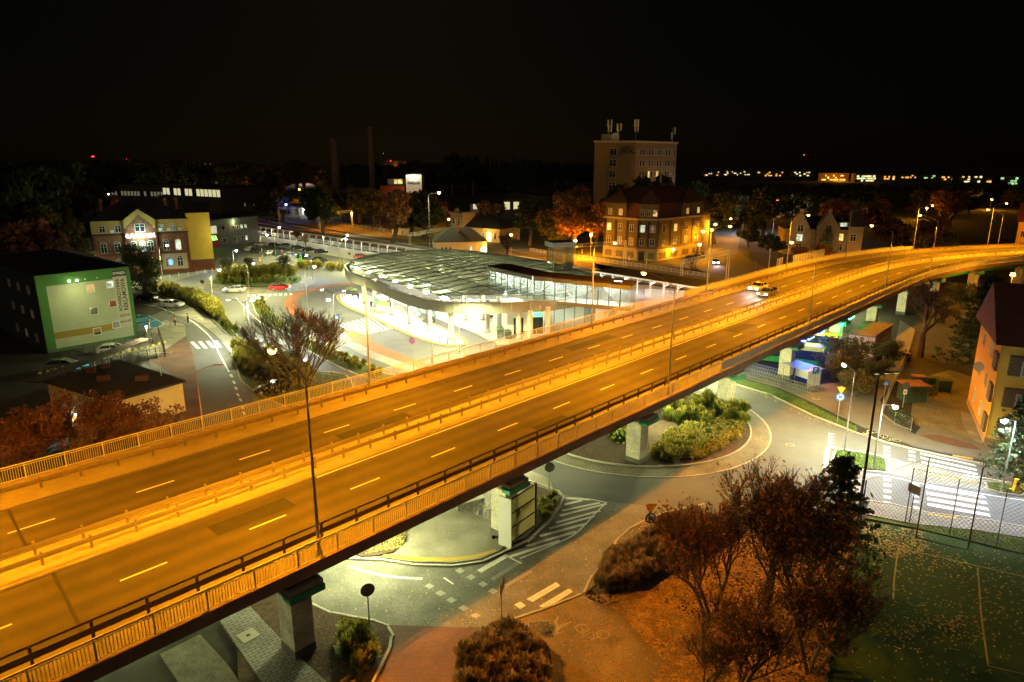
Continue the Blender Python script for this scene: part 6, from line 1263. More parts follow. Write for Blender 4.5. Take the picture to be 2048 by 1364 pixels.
# advert board and pier shelter by the bay
A, B = G(1018,1098), G(1070,1060); a = D2(A,B); L = (B-A).length; Hb = ht(A, 1000); t = thing('billboard', 'pale weathered board with metal frame bars standing at the pier corner', 'board', A, a)
MB().bb((0,0,.5),(L,.005,Hb)).build('board', BOARDM, t); MB().bb((-.08,-.25,.0),(.02,.9,Hb+.1)).build('side_panel', mat('pale_panel', (.6,.6,.58)), t)
for z in (.5, .5+(Hb-.5)/3, .5+(Hb-.5)*2/3, Hb): MB().bb((-.05,-.12,z-.04),(L+.05,-.05,z+.04)).build('frame_bar', DARKM, t)
for x in (0,L): MB().bb((x-.05,-.12,0),(x+.05,.06,Hb+.05)).build('frame_post', DARKM, t)
p = G(960,1045,2.5); MB_ = thing('pier_shelter', 'flat dark edged shelter roof over the bicycle stands in the bay', 'shelter', G(985,1035)); q = G(975,985,2.6); b = MB()
Q = gp([(985,985),(1040,1012),(1060,1000),(1005,972)], 2.6); b.prism([(p.x,p.y) for p in Q], 2.5, 2.66, True).build('roof', POLE, MB_)
for p in Q: MB().bar((p.x,p.y,.1),(p.x,p.y,2.5),.06,.06).build('post', DARKM, MB_)
localize(MB_)
for x, y, d_ in ((1008,1062,'x'),(940,1012,'left end of the bay')):
    if d_ == 'x': continue
    t = thing('stone_bench', 'mossy stone-filled bench at the '+d_, 'bench', G(x,y,.1), R(30)); MB().box((0,0,.25),(2.4,.5,.5)).build('gabion', mat('gabion', (.2,.2,.17), .9, .5, 6), t); MB().box((0,0,.54),(2.5,.6,.07)).build('seat', CONC2, t)
p = G(1000,1075,.1); t = thing('scooter', 'turquoise kick scooter leaning at the bay corner', 'scooter', p, R(20)); TQ = mat('turquoise', (.05,.45,.35), .4, 0)
MB().box((0,0,.12),(.9,.16,.05)).build('deck', DARKM, t); MB().tube([(.45,0,.12),(.38,0,1.1)], .03).tube([(.36,-.25,1.1),(.36,.25,1.1)], .025).build('stem', TQ, t)
for x in (-.5,.5): w2 = MB().cyl((0,-.04,0),(0,.04,0),.13,.13,12).build('wheel', BLACK, t); w2.location = (x,0,.13)
# ---- traffic signs
RIM = mat('sign_red', (.45,.03,.02), .5, 0); BLU = mat('sign_blue', (.01,.12,.50), .5, 0); SY = mat('sign_yellow', (.8,.5,.02), .5, 0); GREYB = mat('sign_back', (.10,.10,.09), .6, .1, 4)
def disc(r, y, n=24): return MB().cyl((0,y,0),(0,y-.02,0),r,r,n)
def face(kind, z, t, r=.42, ry=0):
    o = None
    if kind == 'round_back': o = disc(r,0).build('sign_back', GREYB, t)
    elif kind == 'roundabout':
        o = disc(r,0).build('sign_disc', BLU, t); b = MB()
        for k in range(3):
            a0 = k*2.094+.3; pts = [(r*.58*math.cos(a0+i*.25), -.03, r*.58*math.sin(a0+i*.25)) for i in range(6)]
            for p, q in zip(pts, pts[1:]): b.bar(p, q, .012, .11)
            e = pts[-1]; aa = a0+1.25; b.add([(r*.36*math.cos(aa),-.035,r*.36*math.sin(aa)),(r*.82*math.cos(aa),-.035,r*.82*math.sin(aa)),(r*.6*math.cos(aa+.5),-.035,r*.6*math.sin(aa+.5))],((0,1,2),))
        b.build('arrows', WHITE, o)
    elif kind == 'yield':
        T = lambda s_, y: MB().add([(-s_,y,s_*.58),(s_,y,s_*.58),(0,y,-s_*1.16),(-s_,y-.02,s_*.58),(s_,y-.02,s_*.58),(0,y-.02,-s_*1.16)], [(0,1,2),(3,5,4),(0,2,5,3),(2,1,4,5),(1,0,3,4)]); o = T(.46,0).build('sign_rim', RIM, t); T(.36,-.022).build('sign_face', SY, o)
    elif kind == 'nostop':
        o = disc(r,0).build('sign_rim', RIM, t); disc(r*.8,-.021).build('sign_face', BLU, o); MB().bar((-r*.55,-.045,-r*.55),(r*.55,-.045,r*.55),.01,.09).bar((-r*.55,-.05,r*.55),(r*.55,-.05,-r*.55),.01,.09).build('cross', RIM, o)
    elif kind == 'ped':
        o = MB().bb((-.4,-.02,-.4),(.4,0,.4)).build('sign_plate', BLU, t); MB().add([(-.3,-.03,-.26),(.3,-.03,-.26),(0,-.03,.3)],((0,1,2),)).build('white_triangle', WHITE, o); b = MB().cyl((0,-.035,.1),(0,-.05,.1),.04,.04,8); b.bar((0,-.04,.05),(0,-.04,-.08),.01,.06).bar((0,-.04,-.08),(-.1,-.04,-.22),.01,.04).bar((0,-.04,-.08),(.1,-.04,-.22),.01,.04).build('walker', DARKM, o)
    elif kind == 'parking':
        o = MB().bb((-.42,-.02,-.42),(.42,0,.42)).build('sign_plate', BLU, t); fit('P', .32, .5, WHITE, o, (-.05,-.03,.06)); fit('R+', .25, .12, WHITE, o, (.22,-.03,-.28))
    elif kind == 'path':
        o = disc(.32,0).build('sign_disc', BLU, t); b = MB().cyl((0,-.03,.14),(0,-.04,.14),.04,.04,8); b.bar((0,-.035,.1),(0,-.035,0),.01,.05).bar((-.2,-.035,-.02),(.2,-.035,-.02),.01,.02); b.cyl((-.1,-.03,-.12),(-.1,-.04,-.12),.06,.06,10).cyl((.1,-.03,-.12),(.1,-.04,-.12),.06,.06,10).build('pictogram', WHITE, o)
    elif kind == 'tow': o = MB().bb((-.2,-.02,-.28),(.2,0,.28)).build('sign_plate', WHITE, t); disc(.11,-.02).build('ring', RIM, o)
    elif kind == 'board': o = MB().bb((-.5,-.03,-.35),(.5,.03,.35)).build('sign_plate', GREYB, t)
    o.location = (0,-.06,z); return o
def sign(px, py, pyt, kinds, rz, label, cat='traffic sign', z=.1, m=None):
    p = G(px, py, z); h = ht(p, pyt)-z; t = thing('traffic_sign', label, cat, p, R(rz)); MB().cyl((0,0,0),(0,0,h),.035,.035,8).build('post', m or POLE, t); zz = h-.35
    for k in kinds:
        r = .42
        if k == 'yield': face(k, zz, t); zz -= .85
        else: face(k, zz, t); zz -= .75
    return t
sign(1297,1092,1005,['yield','roundabout'],12,'yellow give-way triangle over a blue roundabout disc on the cobbled shoulder'); sign(740,1266,1168,['round_back'],25,'grey back of a round sign on a post in the lower left bed'); sign(1098,998,926,['round_back'],10,'round grey sign back just right of the pale pier by the ring road'); sign(1020,1083,1016,['round_back'],-20,'small dark round sign in front of the billboard',z=.14)
sign(1003,1258,1160,['board'],80,'tall sign seen edge-on in the bottom centre bed'); sign(1674,845,772,['yield','roundabout'],-20,'give-way triangle over blue roundabout disc on the grass verge by the path'); sign(1627,780,735,['parking'],5,'blue parking sign with white P beside the bicycle shelter'); sign(1765,812,760,['path'],0,'small blue path sign at the fence corner'); sign(1805,815,765,['round_back','tow'],0,'grey round sign over a white tow-away plate inside the fence')
sign(826,722,676,['nostop'],-5,'red and blue no-stopping disc in front of the bus lane'); sign(675,655,630,['ped'],5,'blue pedestrian crossing sign near the bus island'); sign(580,598,566,['yield','roundabout'],10,'yellow triangle over blue disc at the far roundabout exit'); sign(565,512,499,['nostop'],0,'no-stopping disc at the car park'); sign(588,530,509,['ped'],0,'small blue pedestrian sign near the car park entrance'); sign(699,512,505,['round_back'],0,'small round sign back near the platform')
sign(341,655,612,['board','board'],-60,'tall grey sign backs on a post beside the cyclists'); sign(407,585,560,['round_back'],0,'faint round sign on the left edge of the roundabout'); sign(1616,600,560,['board'],0,'small board beyond the viaduct railing') if 0 else None
sign(353,600,575,['board'],10,'dark board behind the grass hedge'); sign(442,540,518,['round_back','round_back'],0,'two round sign backs by the pavement near the brick building'); sign(1510,545,523,['round_back'],0,'round sign back behind the railing near the dark side road'); sign(1819,1045,970,['board'],-70,'dark square sign on a bent post at the right crossing',m=DARKM); sign(1000,692,668,['round_back'],0,'large round sign back just behind the viaduct railing',z=.16)
t = thing('parking_meter', 'bright green parking meter at the near edge of the car park', 'parking meter', G(602,523)); MB().bb((-.25,-.2,0),(.25,.2,1.8)).build('cabinet', mat('meter_green', (.05,.5,.03), .5, 0), t); MB().bb((-.2,-.22,1.2),(.2,-.2,1.6)).build('panel', GLASSD, t); MB().bb((-.35,-.03,2.1),(.35,.03,2.7)).build('sign_plate', BLU, t); MB().bar((0,0,1.8),(0,0,2.2),.05,.05).build('post', POLE, t)
for px, py, d_ in ((2031,982,'on the small grass island at the right edge'),(520,522,'at the tip of the far traffic island')): t = thing('keep_right_bollard', 'yellow keep-right bollard '+d_, 'bollard', G(px,py,.1)); MB().bb((-.2,-.15,0),(.2,.15,1.1)).build('body', mat('bollard_yellow', (.8,.55,.02), .5, .05, 3), t); MB().box((0,0,.05),(.7,.6,.12)).build('foot', mat('bollard_yellow', (.8,.55,.02)), t); MB().box((0,-.16,.75),(.26,.02,.26)).build('arrow_panel', BLU, t)
for i, (x, y) in enumerate([(322,558),(340,556),(358,553),(377,551),(394,548),(410,546),(425,544)]): t = thing('white_bollard', 'small white bollard on the curb before the brick building', 'bollard', G(x,y,.1), 0, 'white bollards by the brick building'); MB().cyl((0,0,0),(0,0,.9),.09,.09,8).build('body', WHITE, t); MB().cyl((0,0,.6),(0,0,.7),.095,.095,8).build('red_band', RIM, t)
for i, (x, y) in enumerate([(1164,507),(1225,515),(1258,521),(1293,527)]): t = thing('white_bollard', 'red and white delineator post on the street edge before the tenement', 'bollard', G(x,y,.1), 0, 'delineators by the tenement street'); MB().cyl((0,0,0),(0,0,1.3),.1,.1,8).build('body', WHITE, t); MB().cyl((0,0,.6),(0,0,.8),.105,.105,8).build('red_band', RIM, t)
# bins
for px, py, c, d_ in ((1834,765,(.02,.06,.25),'blue container with rusty open top'),(1863,768,(.02,.05,.02),'dark green wheeled container in the middle'),(1885,774,(.02,.05,.02),'dark green wheeled container on the right')):
    t = thing('waste_container', d_+' of the yard bins', 'waste container', G(px,py+8,.05), R(-10)); m = mat('bin_'+('blue' if c[2] > .1 else 'green'), c, .6, .1, 3); MB().box((0,0,.75),(1.35,1.0,1.1), taper=1.1).build('body', m, t); MB().box((0,0,1.36),(1.5,1.1,.14)).build('lid', m if c[2] < .1 else mat('rust_rib', (.25,.12,.05)), t); [MB().cyl((x,-.45,.12),(x,-.38,.12),.12,.12,8).build('wheel', BLACK, t) for x in (-.5,.5)]
# wire fences on the right
def posts(lst, h, label, m=POLE, mesh=True, brace=False, z=.05, r=.035):
    P = gp(lst, z); t = thing('wire_fence', label, 'fence', P[0])
    for p in P: MB().cyl(p, p+Vector((0,0,h)), r, r, 6).build('post', m, t)
    w2 = MB()
    for a_, c_ in zip(P, P[1:]):
        L = (c_-a_).length; n = max(2,int(L/.32)); d = (c_-a_)
        for i in range(-int(h/.32), n):
            x0, x1 = i/n, i/n+h/.32/n; z0, z1 = 0, h
            if x1 > 1: z1 = h*(1-x0)/(x1-x0); x1 = 1
            if x0 < 0: z0 = h*(0-x0)/(h/.32/n); x0 = 0
            if z1 <= z0: continue
            w2.bar(a_+d*x0+Vector((0,0,z0)), a_+d*x1+Vector((0,0,z1)), .006, .009); w2.bar(a_+d*x0+Vector((0,0,h-z0)), a_+d*x1+Vector((0,0,h-z1)), .006, .009)
        w2.bar(a_+Vector((0,0,h)), c_+Vector((0,0,h)), .02, .02)
    if mesh: w2.build('wire_mesh', m, t)['kind'] = 'stuff'
    localize(t); return t
posts([(1708,1132),(1832,1075),(1935,1100),(2100,1135)], 6.5, 'high dark mesh fence with tall posts round the playing field', DARKM, r=.05)
posts([(1810,1046),(1899,1070),(1992,1094),(2090,1115)], 4.6, 'lower dark mesh fence along the grass verge', DARKM)
P_ = G(1832,1075,5.0); q_ = G(1935,1100,.1); t = thing('fence_brace', 'long diagonal brace leaning against the tall fence post', 'brace', q_); MB().bar(P_, q_, .06, .06).build('strut', DARKM, t); localize(t)
posts([(1763,830),(1788,850),(1821,863)], 1.5, 'low wire fence on a concrete plinth around the shrub corner'); posts([(1763,830),(1775,800),(1790,765),(1805,738),(1817,712)], 1.6, 'thin wire fence running back along the dark path')
b = MB(); P = gp([(1763,832),(1790,853),(1823,866)]); b.strip([tuple(p[:2]) for p in P], .2, .3).build('fence_plinth', CONC); bpy.data.objects['fence_plinth']['kind'] = 'structure'
t = thing('hut_gate', 'small hut with rusty roof behind the wire fence', 'hut', G(1822,800)); MB().bb((-1.2,-1,0),(1.2,1,2.0)).build('wall', mat('hut_green', (.03,.06,.03), .8, .1, 2), t); MB().bb((-1.4,-1.2,2.0),(1.4,1.2,2.15)).build('roof', mat('rust_rib', (.25,.12,.05)), t)
# ================================================================ people
def person(px, py, label, jc=(.02,.02,.02), tc=(.03,.03,.05), sit=False, rz=0, z=.16, hair=(.03,.02,.01), bike=False):
    p = G(px, py, z); t = thing('person', label, 'person', p, R(rz))
    hz = .5 if sit else .92; J = [(0,0,hz),(0,0,hz+.28),(0,0,hz+.5),(0,0,hz+.6),(0,-.02,hz+.72),(0,-.01,hz+.82)]; Rr = [.14,.15,.13,.055,.1,.07]
    E = [(0,1),(1,2),(2,3),(3,4),(4,5)]; jk = lambda: len(J)
    for s_ in (-1,1):
        a = len(J); J += [(s_*.2,0,hz+.47),(s_*.25,-.03,hz+.2),(s_*.2,-.2 if bike or sit else -.08,hz-.02 if not bike else hz+.15),(s_*.19,-.26 if bike or sit else -.1,hz-.1 if not bike else hz+.12)]; Rr += [.065,.05,.04,.035]; E += [(2,a),(a,a+1),(a+1,a+2),(a+2,a+3)]
        b_ = len(J)
        J += [(s_*.1,0,hz-.04)]+([(s_*.12,-.42,hz),(s_*.12,-.44,.08),(s_*.12,-.58,.04)] if sit else [(s_*.11,-.02,.48),(s_*.11,.02,.08),(s_*.11,-.13,.04)]); Rr += [.1,.075,.05,.045]; E += [(0,b_),(b_,b_+1),(b_+1,b_+2),(b_+2,b_+3)]
    def skin(name, idx, grow, m, par):
        mp = {v: k for k, v in enumerate(idx)}; me = bpy.data.meshes.new(name); me.from_pydata([J[i] for i in idx], [(mp[a], mp[b_]) for a, b_ in E if a in mp and b_ in mp], []); me.materials.append(m); o = link(name, me, par)
        bq = bmesh.new(); bq.from_mesh(me); bq.verts.layers.skin.verify(); bq.to_mesh(me); bq.free(); o.modifiers.new('s','SKIN')
        sk = me.skin_vertices[0].data
        for k, i in enumerate(idx): sk[k].radius = (Rr[i]*grow, Rr[i]*grow)
        sk[0].use_root = True; o.modifiers.new('u','SUBSURF').levels = 1; o.modifiers['u'].render_levels = 1; return o
    body = skin('body', list(range(len(J))), 1, mat('skin', (.35,.2,.13), .6, 0), t)
    skin('jacket', [0,1,2,6,7,8,14,15,16], 1.22, mat('cloth_%02d%02d' % (int(jc[0]*99), int(jc[2]*99)), jc, .9, 0), body); skin('trousers', [0,10,11,12,18,19,20], 1.2, mat('cloth_%02d%02d' % (int(tc[0]*99), int(tc[2]*99)), tc, .9, 0), body)
    h = MB().cyl((0,.01,hz+.74),(0,.01,hz+.9),.115,.08,10); h.build('hair', mat('hair', hair, .9, 0), t); return t
for a in [(705,607-13,'person in black with dark jacket standing by the planters'),(717,601,'person in a dark jacket and blue jeans near the column',(.02,.02,.02),(.05,.1,.25)),(743,617,'person with red backpack and dark clothes reading at the shelter',(.02,.03,.06),(.02,.02,.03)),(983,646,'person in white trousers standing between the forecourt columns',(.02,.02,.02),(.6,.6,.58)),(1808,725,'left one of two people walking up the dark path',(.03,.02,.02),(.02,.02,.03)),(1816,727,'right one of two people walking up the dark path',(.03,.03,.04),(.02,.02,.02))]: person(*a)
person(733,609,'person sitting bent forward on the platform bench',(.05,.05,.05),(.03,.03,.03),sit=True,rz=-60); person(1048,668,'person sitting in front of the white station wall',(.08,.10,.05),(.03,.05,.12),sit=True,rz=-20); person(1006,600,'x') if 0 else None
def bicycle(px, py, rz, label, z=.05):
    t = thing('bicycle', label, 'bicycle', G(px,py,z), R(rz))
    for x in (-.52,.52): 
        w2 = link('wheel', None, t); bpy.data.objects.remove(w2); b = MB(); pts = [(x+.33*math.cos(k*math.pi/8), 0, .34+.33*math.sin(k*math.pi/8)) for k in range(17)]; b.tube(pts, .022, 5).build('wheel', BLACK, t)
    MB().tube([(-.52,0,.34),(-.1,0,.32),(.35,0,.8),(-.2,0,.82),(-.52,0,.34)], .02).tube([(-.1,0,.32),(-.22,0,.95)], .02).tube([(.52,0,.34),(.33,0,.98),(.33,-.25,1.0)], .02).build('frame', DARKM, t); MB().box((-.22,0,.97),(.25,.12,.05)).build('saddle', BLACK, t); return t
bicycle(352,652,25,'dark bicycle ridden by the person in the pale top'); bicycle(378,648,25,'dark bicycle ridden by the person in black on the side road')
person(351,652,'cyclist in a pale salmon top on the side road',(.5,.25,.2),(.02,.02,.02),rz=110,z=.12,bike=True); person(377,647,'cyclist in black ahead of the other on the side road',(.02,.02,.02),(.02,.02,.02),rz=110,z=.12,bike=True)
def far_at(x, y, d): v_ = -(y-682)/FP; return Vector(((x-1024)/FP*d/(cP+v_*sP), d, 0)), CH+d*math.tan(math.atan(v_)-PITCH)
# ================================================================ vegetation
def leafmat(name, c1, c2, c3=None):
    m = bpy.data.materials.new(name); m.use_nodes = True; n = m.node_tree; b = n.nodes['Principled BSDF']; b.inputs['Roughness'].default_value = .7
    g = n.nodes.new('ShaderNodeNewGeometry'); oi = n.nodes.new('ShaderNodeObjectInfo'); w2 = n.nodes.new('ShaderNodeTexWhiteNoise'); w2.noise_dimensions = '3D'
    v = n.nodes.new('ShaderNodeTexNoise'); v.inputs['Scale'].default_value = 1.1; n.links.new(g.outputs['Position'], v.inputs[0])
    r = n.nodes.new('ShaderNodeValToRGB'); r.color_ramp.elements[0].position = .35; r.color_ramp.elements[0].color = (*c1,1); r.color_ramp.elements[1].position = .65; r.color_ramp.elements[1].color = (*c2,1)
    ad = n.nodes.new('ShaderNodeMath'); ad.operation = 'MULTIPLY_ADD'; ad.inputs[1].default_value = .35; n.links.new(oi.outputs['Random'], ad.inputs[0]); n.links.new(v.outputs[0], ad.inputs[2])
    sb = n.nodes.new('ShaderNodeMath'); sb.operation = 'SUBTRACT'; sb.inputs[1].default_value = .17; n.links.new(ad.outputs[0], sb.inputs[0]); n.links.new(sb.outputs[0], r.inputs[0])
    t2 = n.nodes.new('ShaderNodeTexNoise'); t2.inputs['Scale'].default_value = 9; n.links.new(g.outputs['Position'], t2.inputs[0]); mr = n.nodes.new('ShaderNodeMapRange'); mr.inputs[1].default_value=.3; mr.inputs[2].default_value=.7; mr.inputs[3].default_value = .55; mr.inputs[4].default_value = 1.45; n.links.new(t2.outputs[0], mr.inputs[0])
    y = n.nodes.new('ShaderNodeMix'); y.data_type = 'RGBA'; y.blend_type = 'MULTIPLY'; y.inputs[0].default_value = 1; n.links.new(r.outputs[0], y.inputs[6]); n.links.new(mr.outputs[0], y.inputs[7]); n.links.new(y.outputs[2], b.inputs['Base Color'])
    tr = n.nodes.new('ShaderNodeBsdfTranslucent'); n.links.new(y.outputs[2], tr.inputs[0]); mx = n.nodes.new('ShaderNodeMixShader'); mx.inputs[0].default_value = .3; n.links.new(b.outputs[0], mx.inputs[1]); n.links.new(tr.outputs[0], mx.inputs[2]); n.links.new(mx.outputs[0], n.nodes['Material Output'].inputs[0])
    MATS[name] = m; return m
BARK = mat('bark', (.09,.065,.04), .95, .3, 3, sc2=20, bump=.5)
LG = leafmat('leaf_green', (.03,.05,.01), (.07,.08,.02)); LB = leafmat('leaf_brown', (.24,.11,.035), (.38,.19,.06)); LY = leafmat('leaf_yellow', (.22,.18,.02), (.32,.20,.03)); LR = leafmat('leaf_rust', (.22,.08,.03), (.34,.15,.05)); LP = leafmat('pine_needle', (.02,.04,.012), (.05,.08,.02)); LO = leafmat('leaf_olive', (.08,.08,.02), (.16,.12,.03))
def leaves(pts, size, seed, flat=0):
    rg = np.random.default_rng(seed); P = np.asarray(pts); n = len(P); a = rg.normal(size=(n,3)); a /= np.linalg.norm(a,axis=1)[:,None]; b = rg.normal(size=(n,3)); b = np.cross(a,b); b /= np.linalg.norm(b,axis=1)[:,None]
    s = size*rg.uniform(.6,1.4,(n,1)); a = a*s; b = b*s*.62; V_ = np.stack([P-a, P-b*.9, P+a, P+b*.9],1).reshape(-1,3)
    return V_, np.arange(4*n).reshape(n,4)
def quick(name, V_, F_, m):
    me = bpy.data.meshes.new(name); me.vertices.add(len(V_)); me.vertices.foreach_set('co', np.asarray(V_, dtype=np.float32).ravel()); k = len(F_); me.loops.add(k*4); me.loops.foreach_set('vertex_index', np.asarray(F_).ravel()); me.polygons.add(k); me.polygons.foreach_set('loop_start', np.arange(k)*4); me.polygons.foreach_set('loop_total', np.full(k,4)); me.update(calc_edges=True); me.materials.append(m); return me
def grow(seed, h, spread=.55, levels=4, stems=1, first=.3, r0=.2, up=.35, nb=3, ln=.62):
    rg = random.Random(seed); b = MB(); tips = []
    def br(p, d, L, r, lv):
        q = p; n = 3; dd = d.copy()
        for i in range(n):
            dd = (dd+Vector((rg.gauss(0,.12),rg.gauss(0,.12),rg.gauss(0,.06)+up*.12))).normalized(); e = q+dd*(L/n); b.cyl(q, e, r*(1-.25*i/n), r*(1-.25*(i+1)/n), 5 if lv else 8, False); q = e
            if lv >= 2: tips.append((q.copy(), lv))
            if lv < levels-1 and i >= (1 if lv == 0 else 0) and rg.random() < .8:
                a = rg.random()*6.28; nd = (dd+Vector((math.cos(a)*spread*1.6, math.sin(a)*spread*1.6, up*.5))).normalized(); br(q, nd, L*ln*rg.uniform(.8,1.1), r*.5, lv+1)
        if lv < levels-1:
            for k in range(nb):
                a = rg.random()*6.28; nd = (dd+Vector((math.cos(a)*spread, math.sin(a)*spread, up*.4))).normalized(); br(q, nd, L*ln*rg.uniform(.75,1.1), r*.62, lv+1)
    for s_ in range(stems):
        a = s_*6.28/max(1,stems)+rg.random(); k = 0 if stems == 1 else rg.uniform(.15,.6); br(Vector((math.cos(a)*k*.3, math.sin(a)*k*.3, 0)), Vector((math.cos(a)*k, math.sin(a)*k, 1)).normalized(), h*first, r0/(1 if stems == 1 else 1.7), 0)
    zm = max(t[0].z for t in tips); f = h/zm; b.v = [(x*f,y*f,z*f) for x,y,z in b.v]; return b, [t[0]*f for t in tips]
def tree_proto(seed, h, leafm, nleaf=2500, size=.22, label='', jit=.55, **kw):
    t = thing('tree', label, 'tree'); b, tips = grow(seed, h, **kw); tr = b.build('trunk', BARK, t); rg = np.random.default_rng(seed); T = np.array(tips); idx = rg.integers(0, len(T), nleaf)
    P = T[idx]+rg.normal(size=(nleaf,3))*jit; V_, F_ = leaves(P, size, seed); link('crown', quick('crown', V_, F_, leafm), t); return t
def clumptree(seed, h, w_, leafm, n=3600, size=.42, zc=.6, zs=.36):
    """background tree: trunk with leaf clumps through an uneven crown"""
    rg = np.random.default_rng(seed); t = thing('tree', '', 'tree'); b, tips = grow(seed, h*.8, levels=3, r0=.28); b.build('trunk', BARK, t)
    C = []; 
    for i in range(26):
        v = rg.normal(size=3); v /= np.linalg.norm(v); rr_ = rg.uniform(.45,1.0); C.append((v[0]*w_*.5*rr_, v[1]*w_*.5*rr_, h*zc+v[2]*h*zs*rr_))
    C = np.array(C); idx = rg.integers(0,len(C),n); v = rg.normal(size=(n,3)); v /= np.linalg.norm(v,axis=1)[:,None]; P = C[idx]+v*(w_*.17)*rg.uniform(.5,1.05,(n,1))*np.array([1,1,.8]); V_, F_ = leaves(P, size, seed); link('crown', quick('crown', V_, F_, leafm), t); return t
def pine_proto(seed, h, w_, label=''):
    rg = np.random.default_rng(seed); t = thing('conifer', label, 'conifer'); b = MB().cyl((0,0,0),(0,0,h),.16,.03,8); P = []
    for i in range(90):
        z = h*(.12+.86*(i/90)); R_ = w_*(1-(z/h))**.8+.25; R_ *= rg.uniform(.7,1.15); a = i*2.4; e = Vector((math.cos(a)*R_, math.sin(a)*R_, z+.15*R_)); b.cyl((0,0,z), e, .035, .01, 4)
        for k in range(34): s_ = rg.uniform(.25,1.05); P.append((e.x*s_+rg.normal()*.13, e.y*s_+rg.normal()*.13, z+(e.z-z)*s_+rg.normal()*.12))
    b.build('trunk', BARK, t); V_, F_ = leaves(P, .17 if h < 12 else .2, seed); link('crown', quick('crown', V_, F_, LP), t); return t
def at_top(px, py, h): p = G(px, py, h); p.z = 0; return p
# nearest autumn trees, lower right
PT = [tree_proto(3, 9.6, LB, 2600, .12, 'large many-branched tree with sparse brown leaves, lower right foreground', spread=.42, levels=6, first=.24, r0=.17, nb=2, jit=.3, stems=3, up=.42, ln=.7), tree_proto(12, 8.6, LR, 2400, .12, 'rust-leaved branching tree left of the largest one in the lower right', spread=.45, levels=6, first=.24, r0=.16, nb=2, jit=.3, stems=3, up=.4, ln=.7)]
PT[0].location = at_top(1560,935,9.6); PT[1].location = at_top(1440,985,8.6)
copy_thing(PT[0], at_top(1640,985,8.6), 2.1, 'brown-leaved tree between the largest tree and the dark pine', sc=.9); 
copy_thing(PT[0], at_top(1500,1190,6.0), 4.0, 'orange-lit leafy tree at the bottom edge below the largest tree', sc=.68); copy_thing(PT[1], at_top(1650,1120,7.0), 3.0, 'dark rusty tree at the bottom edge beside the tall mast', sc=.84); copy_thing(PT[0], at_top(1420,1250,4.2), 5.0, 'low orange-leaved sapling by the leafy pavement edge', sc=.46)
PN = pine_proto(5, 9.0, 3.4, 'dark bushy pine in front of the grass island at the right crossing'); PN.location = at_top(1690,912,9.0)
copy_thing(PN, at_top(2062,800,8.0), 1.0, 'dark conifer cut by the right edge before the apartment house', sc=.95)
copy_thing(PN, at_top(1985,560,13.0), 2.0, 'tall dark conifer between the viaduct bend and the apartment house', sc=1.5); copy_thing(PN, at_top(1658,455,9), .4, 'small dark conifer before the villa gables', sc=1.0)
# tree by the left block, willow, bare bush tree
t = tree_proto(21, 12.5, LO, 2600, .16, 'tall sparse tree with pale trunk in front of the green-edged block', spread=.6, levels=5, first=.3, r0=.3, jit=.5); t.location = at_top(55,500,12.5)
wl = clumptree(33, 11.5, 8.5, LG, 7000, .2, .5, .5); wl['label'] = 'weeping green tree between the advertising block and the brick building'; wl.location = at_top(280,480,11.5)
pb_ = G(605,785); hb_ = ht(pb_, 606); t = tree_proto(44, hb_, LR, 1100, .09, 'nearly bare many-stemmed tree with yellow leaves low down behind the railing', spread=.3, levels=6, stems=10, first=.34, r0=.16, up=.2, nb=2, jit=.3, ln=.66); t.location = pb_
b = MB(); rg = np.random.default_rng(9); c = t.location; P = np.array([c.x,c.y,0])+rg.normal(size=(1500,3))*np.array([2.6,2.2,.7])+np.array([0,-1,1.3]); V_, F_ = leaves(P, .12, 4); o = tag(link('yellow_shrub', quick('yellow_shrub', V_, F_, LY)), 'bright yellow leafy shrub around the stems of the bare tree', 'shrub')
# rust shrubs lower left, dark hedge by the kiosk
RB_ = [clumptree(50+i, 5.2, 6.0, m_, 4200, .14) for i, m_ in enumerate((leafmat('leaf_dark_rust', (.11,.035,.015), (.18,.07,.025)), leafmat('leaf_dark_brown', (.12,.05,.02), (.20,.08,.03))))]
for i, (x, y, d_) in enumerate([(60,812,'leftmost'),(135,792,'in front of the glowing hut wall'),(215,800,'under the hut roof corner'),(300,812,'nearest the pavement'),(35,872,'at the left edge behind the railing'),(180,862,'low, pressed against the railing')]):
    p = at_top(x, y, 5.0 if i < 4 else 3.6); lab = 'rust-leaved small tree behind the far railing, '+d_
    if i < 2: RB_[i].location = p; RB_[i]['label'] = lab
    else: copy_thing(RB_[i % 2], p, i*1.3, lab, sc=1.0 if i < 4 else .75)
point(None, G(155,845,2.2), 260, (.8,1,.9), .3).name = 'hut_wall_light'
tl = thing('wall_lamp', 'cold lamp on the hut wall shining through the rust-leaved trees', 'lamp', G(150,830,2.6)); MB().box((0,0,0),(.3,.15,.15)).build('lamp_head', emis('wall_lens', (.8,1,.95), 12), tl); bpy.data.objects['hut_wall_light'].parent = tl; bpy.data.objects['hut_wall_light'].location = (0,-.4,-.2)
DK = [clumptree(60, 4.5, 6.0, LG, 4600, .15), clumptree(61, 3.6, 5.0, LO, 3600, .14)]
for i, (x, y, h, d_) in enumerate([(1690,694,3.2,'in front of the kiosk wall'),(1672,705,3.4,'beside the bicycle shelter'),(1745,712,3.6,'right below the kiosk corner'),(1715,745,3.0,'at the edge of the foot path'),(1775,680,3.4,'next to the dark walking path'),(1845,765,2.2,'inside the wire fence corner'),(1800,820,1.6,'low, inside the lit fence corner')]):
    p = at_top(x, y, h); lab = 'dark green bush '+d_; pr = DK[i % 2]; k = h/(4.5,3.6)[i % 2]
    if i < 2: pr.location = p; pr['label'] = lab
    else: copy_thing(pr, p, i, lab, sc=k)
